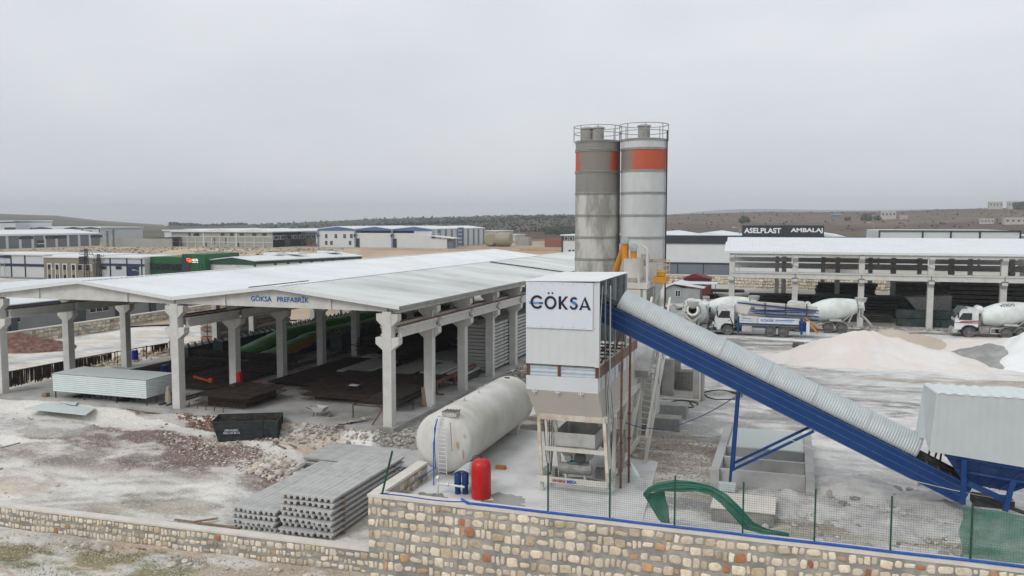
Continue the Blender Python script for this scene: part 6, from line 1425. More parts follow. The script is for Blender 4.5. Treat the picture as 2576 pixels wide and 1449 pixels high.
def lamp(px,py,v,hpx,label):
    b=Vp(px,py,v); b.z=0; tz=Vp(px,hpx,v).z; t=thing('street_lamp',label,'street lamp',tuple(b),0,'street lamps'); MB().tube([(b.x,v,0),(b.x,v,tz)],[.12,.06],6).build('pole',galvd,t); MB().bar((b.x-.05,v,tz),(b.x-1.2,v,tz+.2),.1).build('lamp_arm',galvd,t); MB().cbox((b.x-1.4,v,tz+.2),(.7,.25,.12)).build('lamp_head',flash,t)
lamp(1861,600,196,574,'street lamp just left of the dark roof sign'); lamp(2197,600,300,561,'street lamp right of the dark roof sign against the fields')
# ================= RUBBLE
_ico=[]
def _mkico():
    t=(1+5**.5)/2
    v=[(-1,t,0),(1,t,0),(-1,-t,0),(1,-t,0),(0,-1,t),(0,1,t),(0,-1,-t),(0,1,-t),(t,0,-1),(t,0,1),(-t,0,-1),(-t,0,1)]
    f=[(0,11,5),(0,5,1),(0,1,7),(0,7,10),(0,10,11),(1,5,9),(5,11,4),(11,10,2),(10,7,6),(7,1,8),(3,9,4),(3,4,2),(3,2,6),(3,6,8),(3,8,9),(4,9,5),(2,4,11),(6,2,10),(8,6,7),(9,8,1)]
    return [Vector(p).normalized() for p in v],f
IV,IF=_mkico()
rockm=mat('loose stones',(1,1,1),.95,0,(.72,.70,.68),5,.8,.5,14,attr=True)
def rocks(name,label,n,pos,smin,smax,cols,cat='rubble',pw=2.2):
    m=MB()
    for i in range(n):
        u,v=pos(); s=smin+(smax-smin)*rnd.random()**pw
        z=hz(u,v) if -92<u<62 and 22<v<140 else 0
        if z is None: continue
        q=Matrix.Rotation(rnd.uniform(0,6.3),3,(rnd.uniform(-1,1),rnd.uniform(-1,1),rnd.uniform(-1,1)+.01)); sc=Vector((s*rnd.uniform(.7,1.3),s*rnd.uniform(.7,1.3),s*rnd.uniform(.45,.85)))
        c=rnd.choice(cols); k=rnd.uniform(.8,1.15); c=tuple(x*k for x in c)
        m.add([Vector((u,v,z+s*.25))+Vector((a.x*sc.x,a.y*sc.y,a.z*sc.z)) for a in [(q@p)*rnd.uniform(.75,1.15) for p in IV]],IF,c)
    o=m.build(name,rockm); return tag(o,label,cat,kind='stuff')
def ell(u,v,ru,rv,rot=0):
    def f():
        r=math.sqrt(rnd.random())*rnd.uniform(.7,1.15);a=rnd.uniform(0,6.283);x=r*math.cos(a)*ru;y=r*math.sin(a)*rv; c,s=math.cos(rot),math.sin(rot); return u+x*c-y*s,v+x*s+y*c
    return f
def zpe(px,py,z,ru,rv,rot=0):
    p=Zp(px,py,z); return ell(p.x,p.y,ru,rv,rot)
WHT=[(.60,.56,.50),(.66,.63,.58),(.52,.46,.39)];GRY=[(.34,.33,.31),(.27,.26,.24),(.42,.40,.37),(.48,.44,.38)];RED=[(.18,.10,.08),(.25,.15,.11),(.55,.50,.45)]
rocks('rubble','grey broken rubble along the trench between shed and tank',1100,lambda:(rnd.uniform(-22.3,-18.2),rnd.uniform(44,75)),.04,.28,GRY)
rocks('rubble','grey concrete rubble along the front edge of the shed slab',600,lambda:(rnd.uniform(-29.5,-18.5),rnd.gauss(44.3,.25)),.03,.19,GRY+GRY+WHT[:1])
rocks('rubble','pale rubble right of the scrap skip',240,zpe(780,1105,-.7,2.2,1.1),.02,.15,WHT[2:]+GRY)
rocks('rubble','white boulders left of the slab stacks',200,zpe(700,1180,-1.3,1.7,1.2),.05,.36,WHT)
rocks('rubble','reddish stones scattered over the brown soil in the left yard',1100,zpe(600,1150,-1.1,7,1.5,R(-14)),.02,.11,RED+WHT)
rocks('rubble','stony ridge of red soil behind the brown patch',700,zpe(560,1075,-.5,5.5,.55,R(-16)),.03,.16,RED[:2]+RED)
rocks('rubble','brown stone heap behind the hanging rebar rack',1600,lambda:(rnd.gauss(-58.3,.8),rnd.uniform(54,100)),.06,.35,[(.40,.31,.24),(.50,.42,.34),(.33,.25,.19)])
rocks('gravel','pebbles and stones on the rough ground before the walls',2600,lambda:(rnd.uniform(-40,10),31.1-4.5*rnd.random()**1.4),.012,.07,[(.52,.44,.36),(.60,.54,.46),(.40,.33,.27)],pw=3,cat='gravel')
rocks('gravel','larger stones fallen at the foot of the low wall',60,lambda:(rnd.uniform(-40,-16),30.9-rnd.random()*.9),.06,.26,[(.56,.50,.42),(.62,.57,.49)],pw=2.5,cat='gravel')
rocks('gravel','brown gravel spread behind the long ladder',2200,zpe(1690,1150,0,3.0,4.5),.015,.07,[(.42,.34,.27),(.33,.28,.23),(.52,.46,.40)],cat='gravel')
rocks('rubble','broken cement crusts between basin and hopper',420,lambda:(rnd.uniform(-1,7),rnd.uniform(32.5,42)),.03,.24,[(.45,.44,.42),(.56,.55,.53),(.32,.31,.29)],pw=3)
rocks('rubble','debris along the front of the right shed slab',500,lambda:(rnd.uniform(8,34),rnd.gauss(106,.5)),.05,.3,GRY)
rocks('rubble','stones on the white side yard left of the shed',260,lambda:(rnd.uniform(-52,-24),rnd.uniform(32.5,43.5)),.02,.12,WHT+GRY,pw=3)
# tufts of grass before the walls
gm=mat('dry grass',(.14,.13,.055),.9,0,(.20,.17,.08),3,.8)
m=MB()
for (px,py,ru,rv,n) in ((70,1375,1.8,.5,500),(270,1395,2.2,.6,600),(420,1425,1.6,.6,400),(140,1432,2.4,.6,500),(385,1368,.35,.15,160),(960,1428,.8,.3,350),(30,1405,1.4,.4,300),(480,1412,1.2,.4,260)):
    f=zpe(px,py,-3.05,ru,rv)
    for i in range(int(n*.35)):
        u,v=f(); v=min(v,31.0); z=hz(u,v)-.02; h=rnd.uniform(.05,.16); a=rnd.uniform(0,6.28); w=.02
        m.add([(u-w*math.cos(a),v-w*math.sin(a),z),(u+w*math.cos(a),v+w*math.sin(a),z),(u+rnd.uniform(-.06,.06),v+rnd.uniform(-.06,.06),z+h)],[(0,1,2)])
o=m.build('grass',gm); tag(o,'sparse olive grass tufts on the stony ground before the walls','grass',kind='stuff')
# ================= INSIDE THE MAIN SHED
def meshstack(label,u0,u1,v0,v1,h,n,g='rebar mesh stacks in the main shed',sp=.14,jag=.45):
    t=thing('mesh_stack',label,'mesh stack',((u0+u1)/2,(v0+v1)/2,.02),0,g)
    MB().box(u0+.5,u1-.5,v0+.5,v1-.5,.03,h-.12).build('mesh_core',mesh_,t)
    m=MB()
    for L_ in range(n):
        z=.06+h*(L_+1)/n; du=rnd.uniform(-jag,jag);dv=rnd.uniform(-jag,jag)
        step=sp if L_>=n-2 else sp*2
        x=u0
        while x<u1:
            if L_>=n-2: m.bar((x+du,v0+dv,z),(x+du+rnd.uniform(-.05,.05),v1+dv,z+rnd.uniform(-.03,.03)),.022)
            else:
                m.bar((x+du,v0+dv,z),(x+du,v0+dv+.7,z),.02); m.bar((x+du,v1+dv-.6,z),(x+du,v1+dv,z),.02)
            x+=step
        y=v0
        while y<v1:
            if L_>=n-2 or y<v0+.4: m.bar((u0+du,y+dv,z),(u1+du,y+dv,z+rnd.uniform(-.03,.03)),.022)
            else: m.bar((u1+du-.7,y+dv,z),(u1+du,y+dv,z),.02)
            y+=step
    m.build('mesh_wires',rebar,t); return t
meshstack('brown tangled rebar mesh pile between the front columns',-38.0,-33.9,46.2,50.6,.85,9,jag=.3)
meshstack('wide black rebar mesh spread right of the middle column row',-33.3,-24.6,51.8,58.2,.62,6)
meshstack('brown front part of the rebar mesh spread',-32.2,-25.2,50.3,52.4,.45,5)
meshstack('long black rebar mesh strip beside the inner columns',-38.0,-34.2,54,66,.3,3)
meshstack('flat dark mesh behind the sheet shelter',-52,-46.5,50,62,.16,2)
meshstack('dark mesh strip left of the middle column row',-45.5,-40.5,50.5,62,.22,3)
meshstack('dark mesh under the deep part of the left bay',-52.5,-41,63,64.2,.5,4)
# rail tracks on the floor
for k_,(u,l) in enumerate(((-48.2,'left'),(-44.3,'middle'),(-40.6,'right'))):
    m=MB(); m.box(u-.1,u+.1,45.6,70,.02,.12); m.box(u+.5,u+.6,45.6,70,.02,.1); thingmesh('casting_rail',m,darks,f'{l} long dark casting rail on the floor of the left bay','rail','casting rails')
# tarpaulin heaps
tg=mat('green tarp',(.05,.24,.035),.55,0,(.02,.12,.03),1,.7,.5,5);to=mat('orange tarp',(.34,.15,.02),.6,0,(.2,.09,.02),1.3,.7,.5,5);tb=mat('blue tarp',(.012,.02,.13),.6,0,(.01,.01,.05),1.5,.7,.4,5)
def tarp(label,u0,u1,v0,v1,h):
    t=thing('covered_heap',label,'covered heap',((u0+u1)/2,(v0+v1)/2,.02),0,'tarpaulin covered heaps')
    def P(f,s):
        v=v0+(v1-v0)*s; hh=h*(.35*sm(0,.02,s)+.65*sm(0,.3,s))*(.88+.10*nz2(v,3,4.0))
        a=f*math.pi; x=(u0+u1)/2-(u1-u0)/2*math.cos(a); z=hh*math.sin(a)**.8+.06*nz2(x*2,v*2,2.5)
        return (x+.15*nz2(v,f*5,1.5),v,max(.03,z))
    for nm,mm,f0,f1 in (('green_tarp',tg,0,.70 if u0<-49 else .62),('orange_tarp',to if u0>-49 else tg,.70 if u0<-49 else .62,.85),('blue_tarp',tb,.85,1.0)):
        MB().grid([[P(f0+(f1-f0)*j/8+(.05*nz2(i,7,6) if j in (0,8) and 0<f0+(f1-f0)*j/8<1 else 0),i/70) for j in range(9)] for i in range(71)]).build(nm,mm,t,smooth=True)
tarp('green tarpaulin covered heap farther left under the shed',-50.3,-47.2,64.8,92,1.9)
tarp('green and orange tarpaulin covered heap nearer the middle columns',-46.9,-43.6,64.3,92,1.7)
# black formwork girders with pegs
for k_,(u,v0,v1,h,l) in enumerate(((-53.2,63,92,.9,'leftmost'),(-51.7,66,96,1.15,'second'),(-42.6,72,96,1.5,'third'),(-41.2,70,100,1.9,'rightmost'))):
    t=thing('formwork_girder',f'{l} long dark formwork girder with pegs in the left bay','formwork',(u,v0,0),0,'formwork girders in the left bay')
    MB().box(u-.55,u+.55,v0,v1,.05,h).build('girder_body',mould,t); v=v0+.3; pg=None
    while v<v1:
        for du in (-.44,.44):
            if pg is None: pg=MB().box(-.06,.06,-.05,.05,0,.22).build('peg',mould,t,world=True); o=pg
            else: o=pg.copy(); COL.objects.link(o)
            o.location=(du,v-v0,h)
        v+=.95
meshstack('tall brown rebar mesh stack beyond the inner columns',-38.2,-34.5,68,88,1.7,8)
meshstack('dark mesh stack in the middle distance of the right bay',-33.5,-31.2,64,90,1.2,6)
# pale slabs on moulds in right bay
sl_=0
for k_,(u,v0,Ln,w,z,l) in enumerate(((-33.3,58.8,16,2.6,.55,'leftmost wide'),(-30.0,60.5,12,2.3,.35,'second'),(-28.6,66,14,2.6,.5,'third'),(-26.6,59.3,5,1.8,.75,'green edged near'),(-24.9,60.2,3.4,1.7,.6,'short pale'),(-30.6,77,15,2.4,.9,'farther'),(-27.5,82,15,2.4,1.0,'farthest'),(-35.8,66.5,3,1.6,.4,'small left'),(-24.6,78.5+10,8,2,.8,'far right'),(-33.6,92,12,2.4,.8,'far left'),(-31.6,75.5,1.2,1.2,.5,'tiny square'))):
    t=thing('cast_slab',f'{l} concrete slab lying on a dark mould in the right bay','slab',(u,v0,0),0,'slabs on moulds in the right bay')
    MB().box(u-w/2-.08,u+w/2+.08,v0-.06,v0+Ln,.02,z-.12).build('slab_mould',mould,t); MB().box(u-w/2,u+w/2,v0,v0+Ln-.1,z-.12,z).build('slab',hollow,t)
# tall stacks of hollow floor panels
def tall(where,u0,w,v0,Ln,n,layers,pitch,z0=.12):
    for j in range(n):
        pm=None
        for L_ in range(layers):
            z=z0+L_*pitch
            if pm is None:
                m=MB(); mb_=MB(); mb_.box(-w/2,w/2,0,Ln-.12,.07,pitch-.045); mb_.box(-w/2+.12,w/2-.12,.02,Ln-.14,0,.07); pm=mb_.build('precast_panel',hollow); o=pm
            else: o=pm.copy(); COL.objects.link(o)
            o.location=(u0+rnd.uniform(-.03,.03),v0+j*Ln+rnd.uniform(-.04,.04),z)
            side=(['near','second','third','fourth','fifth','sixth'][j])
            tag(o,f'concrete floor panel, {side} pile, layer {["one","two","three","four","five","six","seven","eight","nine","ten","eleven","twelve","thirteen","fourteen"][L_]} from below, {where}','precast panel','floor panels '+where)
tall('right edge of shed',-24.55,2.2,64.4,3.6,6,13,.30)
tall('inner shed stack',-29.2,2.4,95,6,2,12,.30)
# trestle beam, mesh table, small things
t=thing('steel_trestle','long rusty steel beam on short legs at the right edge of the shed','trestle',(-23.9,58,0))
MB().bar((-24.2,54.8,.85),(-24.2,62.8,.85),.3,.2).build('beam',rust,t)
for v in (55.0,58.5,62.2): MB().box(-24.3,-24.1,v-.08,v+.08,.05,.75).build('leg',rust,t); MB().box(-24.8,-23.6,v-.1,v+.1,.03,.07).build('leg_base',rust,t)
t=thing('mesh_table','dark steel frame table with rebar mesh behind the right front column','table',(-25,50,0))
m=MB(); 
for u in (-26.3,-23.7): m.bar((u,46.6,.85),(u,53.2,.85),.07)
for i in range(12): m.bar((-26.3,46.6+i*.6,.85),(-23.7,46.6+i*.6,.85),.05)
m.build('table_frame',rebar,t); MB().box(-26.1,-23.9,48.4,53.1,.89,1.05).build('table_mesh',mesh_,t)
for u,v in ((-26.3,46.6),(-23.7,46.6),(-26.3,50),(-23.7,50),(-26.3,53.2),(-23.7,53.2)): MB().box(u-.03,u+.03,v-.03,v+.03,.02,.85).build('leg',rebar,t)
wb=thing('wheelbarrow','pale grey wheelbarrow standing on the shed floor','wheelbarrow',(-29.1,48.0,.02)); c=Zp(806,1048); wb.location=(c.x,c.y,.02)
MB().add([(c.x-.3,c.y-.3,.35),(c.x+.25,c.y-.3,.35),(c.x+.25,c.y+.3,.35),(c.x-.3,c.y+.3,.35),(c.x-.5,c.y-.4,.65),(c.x+.45,c.y-.4,.65),(c.x+.45,c.y+.4,.65),(c.x-.5,c.y+.4,.65)],[(0,3,2,1),(0,1,5,4),(1,2,6,5),(2,3,7,6),(3,0,4,7)]).build('tray',greyp,wb,solid=.02)
MB().lathe([(.06,-.05),(.19,-.05),(.19,.05),(.06,.05)],(c.x+.6,c.y,.2),'Y',16).build('wheel',tyre,wb)
m=MB()
for s in (-.25,.25): m.tube([(c.x+.6,c.y+s*.3,.2),(c.x,c.y+s,.35),(c.x-.9,c.y+s,.6)],.02,6); m.tube([(c.x-.3,c.y+s,.35),(c.x-.4,c.y+s,.02)],.02,6)
m.build('frame',darks,wb)
c=Zp(886,1003); t=thing('tool_cart','small dark work table with papers before the rebar mesh','table',tuple(c)); MB().box(c.x-.5,c.x+.5,c.y,c.y+.7,.85,.9).build('table_top',darks,t); m=MB().cbox((c.x,c.y+.3,.93),(.6,.4,.05)); m.build('papers',flash,t)
for u,v in ((-.45,.05),(.45,.05),(-.45,.65),(.45,.65)): MB().box(c.x+u-.02,c.x+u+.02,c.y+v-.02,c.y+v+.02,.02,.85).build('leg',darks,t)
t=thing('wall_cabinet','small red cabinet fixed beside an inner column','cabinet',(-38.2,51.6,.4)); MB().box(-38.4,-38.1,51.0,51.35,.5,1.5).build('cabinet_body',redp,t,bevel=.02); MB().box(-38.41,-38.09,50.98,51.0,.55,1.45).build('cabinet_door',redp,t)
t=thing('bar_bender','orange machine arm resting on the rebar behind the left front column','machine',(-42,53,.2)); c=Zp(512,960,.4); t.location=c
MB().bar(c+Vector((-.9,0,.35)),c+Vector((.5,0,.1)),.15).build('machine_arm',orange,t); MB().cbox(c+Vector((.7,0,.15)),(.35,.3,.35)).build('machine_body',orange,t,bevel=.05)
c=Zp(640,967,.3); m=MB(); 
for i in range(9): m.cbox((c.x+rnd.uniform(-.5,.5),c.y+rnd.uniform(-.3,.3),.2+rnd.uniform(0,.2)),(.5,.12,.1),rnd.uniform(0,3))
o=m.build('orange_clutter',orange); tag(o,'scatter of orange steel clamps beside the inner column','clamps',kind='stuff')
rows=[]
for i in range(16):
    p=Zp(829,1082,-.15).lerp(Zp(915,1062,.05),i/15); rows.append([(p.x+.1*math.sin(j+i),p.y+j*.14-.2*math.sin(i*.8),p.z+.1+.12*abs(math.sin(i*1.1+j*.7))) for j in range(7)])
m=MB().grid(rows); thingmesh('dust_sheet',m,mat('dirty cloth',(.42,.37,.32),.95,0,(.3,.27,.23),2,.6),'crumpled beige cloth lying over the slab edge left of the right front column','cloth',smooth=True,solid=.02)
m=MB()
for i in range(26):
    p=Zp(443,1010); m.add([Vector((p.x-.55+.25*math.sin(i),p.y-.3+.2*math.cos(i*1.7),.05+i*.045))+Vector((a.x*.2,a.y*.18,a.z*.1)) for a in IV],IF)
o=m.build('cement_bags',mat('dirty sack',(.35,.32,.25),.95)); tag(o,'crumpled pale sacks heaped at the foot of the left front column','sack')
bpy.data.objects.remove(o)
rows=[]; p=Zp(427,1015)
for i in range(12): rows.append([(p.x-.1+.32*math.cos(a)*(1-i*.06)+.05*math.sin(i*2+a*3),p.y+.25*math.sin(a)*(1-i*.06),.02+i*.11) for a in [2*math.pi*j/12 for j in range(13)]])
thingmesh('sack',MB().grid(rows),mat('dirty sack',(.30,.27,.20),.95,0,(.2,.18,.13),3,.7),'crumpled sack leaning at the foot of the left front column','sack',smooth=True)
m=MB(); p=Zp(393,1022,-.25);q=Zp(560,1048,-.25); m.tube([p,q],.06,6)
for i in range(9): a=p.lerp(q,i/8+.0); m.bar(a,a+Vector((.05,.05,.65)),.05)
thingmesh('edge_rail',m,rust,'rusty pipe with short upright pins along the slab front','rail')
for px,py,l in ((575,562*0+900,''),):
    pass
b=Zp(1160,1033); m=MB(); 
m.prism([(-23.45,51.0,0),(-23.2,51.0,0),(-23.35,51.1,1.3),(-23.6,51.1,1.3)],(0,.12,0)); thingmesh('leaning_board',m,timber,'boards leaning on the second column of the right row','board')
m=MB(); m.bar((-24.2,45.2,.03),(-23.5,45.3,1.1),.08); thingmesh('leaning_prop',m,rust,'rusty prop leaning on the right front column','prop')
for (px,py,l) in ((590-25,905,'blue drum standing by a left row column'),(415,945,'blue drum behind the end of the sheet shelter')):
    p=Zp(px if py==945 else 340,py); thingmesh('blue_drum',MB().lathe([(.27,0),(.28,.02),(.28,.42),(.3,.44),(.28,.46),(.28,.85),(.2,.87)],(p.x,p.y,.02),'Z',18),mat('blue drum plastic',(.01,.03,.28),.4),l,'drum',smooth='auto')
# lifted precast pieces beyond left
t=thing('beam_pile','pale concrete beams piled outside the left row beyond the shed','beam pile',(-58,78,0),0)
for i in range(4):
    for j in range(2): MB().box(-58.5+j*.9,-57.7+j*.9,72,86,.1+i*.5,.52+i*.5).build('beam',concd if i%2 else timber,t)
for k_,(u,v) in enumerate(((-47.5,98),(-44,101),(-40.6,99))):
    t=thing('block_pile',f'white block pile {["left","middle","right"][k_]} of three far inside the left bay','block pile',(u,v,0),0,'white block piles')
    for i in range(3): MB().cbox((u,v,.55+i*.95),(2.2-.2*i,2,.9),rnd.uniform(-.05,.05)).build('block',lime,t)
bn=MB().box(-36.5,-29.2,100,100.1,2.6,4.3); o=thingmesh('name_banner',bn,signw,'white banner with dark lettering hung deep inside the right bay','banner')
tx=text('GÖKSA PREFABRİK','lettering',inkn,(-36.0,99.98,3.1),(1,0,0),6.0,.75,o)
# ================= FAR FACTORIES (left and centre)
def xs(v,*px,py=640): return [Vp(p,py,v).x for p in px]
# --- blue gabled white factory
V1=366
t=thing('blue_gable_factory','white factory with three blue gables and long colonnaded side','factory',(-195,V1,0),0)
x=xs(V1,801,893,979,986,1082,py=620); X=[Vp(p,600,V1).x for p in (801,894,987,1090)]
base=0; ze=zy(900,577,V1); za=zy(850,570.5,V1); zw=zy(900,584,V1)
MB().box(X[0],X[1],V1,V1+8,-1,zy(850,578,V1)).build('wall',wallw,t); MB().box(X[1],X[3],V1+.3,V1+8,-1,zy(1000,586.5,V1)).build('wall',wallw,t)
MB().box(X[1],X[3],V1+6,V1+6.5,0,ze).build('inner_shade_wall',mat('open shade wall',(.10,.11,.12),.8),t)  # dark colour paints the shade seen in the open bays
for i in range(3):
    a,b=X[i],X[i+1]; mid=(a+b)/2+1
    MB().prism([(a,V1-.3,ze-.6),(b,V1-.3,ze-.6),(b,V1-.3,ze+.1),(mid,V1-.3,za),(a,V1-.3,ze+.1)],(0,.5,0)).build('gable_beam',bluef,t)
    MB().prism([(a,V1-.5,ze+.1),(mid,V1-.5,za),(mid,V1-.5,za+.35),(a,V1-.5,ze+.45)],(0,72,0)).build('roof',roofx,t); MB().prism([(mid,V1-.5,za),(b,V1-.5,ze+.1),(b,V1-.5,ze+.45),(mid,V1-.5,za+.35)],(0,72,0)).build('roof',roofx,t)
for a in X:
    MB().box(a-.4,a+.4,V1-.5,V1+.3,-1,ze).build('column',mat('blue grey column',(.22,.28,.36),.6),t)
    MB().prism([(a-.4,V1-.5,4.8),(a+1.0,V1-.5,5.8),(a+1.0,V1-.5,6.4),(a-1.0,V1-.5,6.4),(a-1.0,V1-.5,5.8)],(0,.7,0)).build('corbel',MATS['blue grey column'],t)
def winpx(t,cx,cy,v,w,h,frame=wallw,n=2):
    p=Vp(cx,cy,v)
    fr=MB().box(p.x-w/2-.12,p.x+w/2+.12,v-.1,v-.01,p.z-h/2-.1,p.z+h/2+.1).build('window',frame,t)
    for i in range(n): q=MB().box(p.x-w/2+w*i/n+.06,p.x-w/2+w*(i+1)/n-.06,v-.14,v-.1,p.z-h/2,p.z+h/2).build('pane',glass,t); q.parent=fr
for cx,cy in ((821,594),(845,594),(867,594),(884,594),(821,611),(834,611),(881,611)): winpx(t,cx,cy,V1,1.5,2.0,n=2)
winpx(t,1296*.25+650,0,V1,1,1) if False else None
for cx in (899,992): p=Vp(cx,618,V1+.3); MB().box(p.x-1.3,p.x+1.3,V1+.15,V1+.3,-.5,4.4).build('door',greyd,t)
SU=X[3]
m=MB().box(SU-10,SU-.3,V1,V1+72,-1,9.2); m.build('side_wall',wallw,t)
MB().box(SU-9,SU-1,V1+.5,V1+71,9.2,ze).build('clerestory_shade',MATS['open shade wall'],t)  # dark block painted as the shade under the roof, above the side wall
v=V1
dv=[Up(x_,600,SU).y for x_ in (1090,1107,1122,1137,1151,1165,1178,1192,1204,1217)]
for v in dv[1:]: MB().box(SU-.4,SU+.4,v-.4,v+.4,-1,ze).build('column',MATS['blue grey column'],t)
vd0,vd1=Up(1152,600,SU).y,Up(1166,600,SU).y
for i in range(5): MB().box(SU-.2,SU+.05,vd0,vd1,.6+i*2.0,1.6+i*2.0).build('door_slat',bluef,t)
p=Zp(1112,625); q=thing('lean_to_hut','small white lean-to hut before the blue gabled factory','hut',(p.x,p.y,0)); MB().box(p.x-7,p.x+2.5,p.y,p.y+6,-.5,4.6).build('hut_wall',wallw,q); MB().prism([(p.x-7.5,p.y-1,6),(p.x+6,p.y-1,4.6),(p.x+6,p.y-1,4.9),(p.x-7.5,p.y-1,6.3)],(0,8,0)).build('hut_roof',roofx,q); MB().box(p.x+2.5,p.x+5,p.y+1,p.y+5,-.5,4.4).build('hut_door',greyw,q)
t=thing('grey_annex','pale grey warehouse behind the right end of the blue gabled factory','warehouse',(-150,440,0)); a=[Vp(p,600,450).x for p in (1216,1249)]; MB().box(a[0],a[1],450,480,-1,zy(1230,582,450)).build('wall',mat('pale annex grey',(.42,.44,.44),.6),t); MB().box(a[0]-1,a[1]+.5,449.5,480,zy(1230,582,450),zy(1230,580,450)).build('roof',roofx,t)
for k_,cx in enumerate((1232,1248)):
    p=Zp(cx,620); thingmesh('storage_tank',MB().lathe([(.1,0),(2.9,.2),(3.6,1.2),(3.6,7),(3.0,7.9),(.1,8)],(p.x,p.y,3.6),'X' if k_ else 'Y',24),mat('beige green tank',(.32,.29,.20),.6),f'{"right" if k_ else "left"} of two round beige storage tanks by the far factories','tank','round storage tanks',smooth='auto')
t=thing('far_white_hall','small white hall far right of the round tanks','hall',(-150,500,0)); a=[Vp(p,600,500).x for p in (1270,1297)]; MB().box(a[0],a[1],500,520,-1,zy(1285,592,500)).build('wall',wallw,t); MB().box(a[0]-.6,a[1]+.6,499,520,zy(1285,592,500),zy(1285,589.5,500)).build('roof',roofx,t)
for k_,(x0_,x1_,v,ht,mm_,l) in enumerate(((1296,1330,420,4.5,blockw,'low grey yard wall segment behind the terrace'),(1370,1412,400,4,mat('reddish hut',(.25,.10,.07),.8),'low reddish hut near the small white factory'))):
    a=[Vp(p,600,v).x for p in (x0_,x1_)]; thingmesh('yard_wall' if k_==0 else 'low_hut',MB().box(a[0],a[1],v,v+6,-1,ht),mm_,l,'wall' if k_==0 else 'hut')
# --- grey block factory
V2=352
t=thing('block_factory','unfinished grey block factory with shallow white gables','factory',(-250,V2,0)); X=[Vp(p,600,V2).x for p in (432,513,595,686)]
ze=zy(560,584,V2); za=zy(560,579,V2); zp=zy(560,595,V2)
MB().box(X[0],X[3],V2,V2+30,-2,ze).build('wall',blockw,t)
for i in range(3):
    a,b=X[i],X[i+1]; mid=(a+b)/2
    MB().prism([(a,V2-1,ze),(b,V2-1,ze),(b,V2-1,ze+.5),(mid,V2-1,za+.6),(a,V2-1,ze+.5)],(0,60,0)).build('roof',roofx,t)
    for j in range(4):
        x_=a+(b-a)*j/4; MB().box(x_-(.45 if j==0 else .2),x_+(.45 if j==0 else .2),V2-.3,V2,-2,ze if j==0 else zp).build('column',conc,t)
MB().box(X[0],X[3],V2-.15,V2,zp-.2,zp+.2).build('tie_beam',conc,t); MB().box(X[0],X[3],V2-.15,V2,zy(560,609,V2)-.2,zy(560,609,V2)+.2).build('tie_beam',conc,t)
for px,py,w,h_ in ((477,591,2.5,3.6),(494,592.5,8,1.8),(495,590,6,3),(560,590,4.5,2.2),(583,590,4.5,2.6),(608,590,5,2),(640,590,5,2),(665,590,5,2),(436,617,1.6,5),(519,617,1.6,5),(540,606,1.4,5),(568,606,1.4,5),(600,618,2,5)):
    w*=.5;h_*=.6;p=Vp(px,py,V2); MB().box(p.x-w/2,p.x+w/2,V2-.06,V2-.0,p.z-h_/2,p.z+h_/2).build('opening',greyd,t)
SU=X[3]; vend=Up(795,600,SU).y
MB().box(SU-20,SU,V2+.2,vend,-1,ze).build('side_wall',blockw,t)
for i in range(7):
    v=V2+(vend-V2)*(i+.5)/7
    for z in (ze-3.6,): fr=MB().box(SU,SU+.15,v-2.2,v+2.2,z,z+2).build('window',wallw,t); q=MB().box(SU+.15,SU+.2,v-1.9,v+1.9,z+.2,z+1.8).build('pane',glass,t); q.parent=fr
MB().box(SU,SU+.2,Up(716,610,SU).y,Up(731,610,SU).y,-.5,6).build('gate',greyd,t)
t=thing('open_canopy','black open steel canopy between the block factory and the blue gabled factory','canopy',(-214,372,0)); a=[Vp(p,600,372).x for p in (757,803)]; MB().box(a[0],a[1],372,392,zy(780,590,372),zy(780,588,372)+.6).build('canopy_roof',greyd,t)
for x_ in (a[0]+.5,(a[0]+a[1])/2,a[1]-.5): MB().bar((x_,372.5,-.5),(x_,372.5,zy(780,590,372)),.35).build('post',darks,t); MB().bar((x_,372.5,1),(x_+5,372.5,zy(780,590,372)),.25).build('brace',darks,t)
t=thing('white_hall','long white roofed hall behind the block factory','hall',(-300,430,0)); a=[Vp(p,600,430).x for p in (414,800)]; MB().box(a[0],a[1],430,470,-1,zy(430,581,430)).build('wall',wallw,t); MB().box(a[0]-1,a[1],429,471,zy(430,581,430),zy(430,578,430)).build('roof',roofx,t)
t=thing('dark_canopy','low dark roofed canopy left of the block factory','canopy',(-280,345,0)); a=[Vp(p,600,345).x for p in (364,432)]; MB().prism([(a[0],345,3.5),(a[1],345,3.9),(a[1],345,zy(400,596,345)),(a[0]+4,345,zy(380,598.5,345))],(0,14,0)).build('canopy_roof',greyd,t)
MB().box(a[0]+1,a[1],352,352.5,-1,3.6).build('rear_wall',blockw,t)
for i in range(4): MB().bar((a[0]+1+i*(a[1]-a[0]-2)/3,345.5,-1),(a[0]+1+i*(a[1]-a[0]-2)/3,345.5,3.6),.3).build('post',darks,t)
a=[Vp(p,600,338).x for p in (256,432)]; thingmesh('long_yard_wall',MB().box(a[0],a[1],338,338.5,-2,4.2),blockw,'long pale grey block wall left of the block factory','wall')
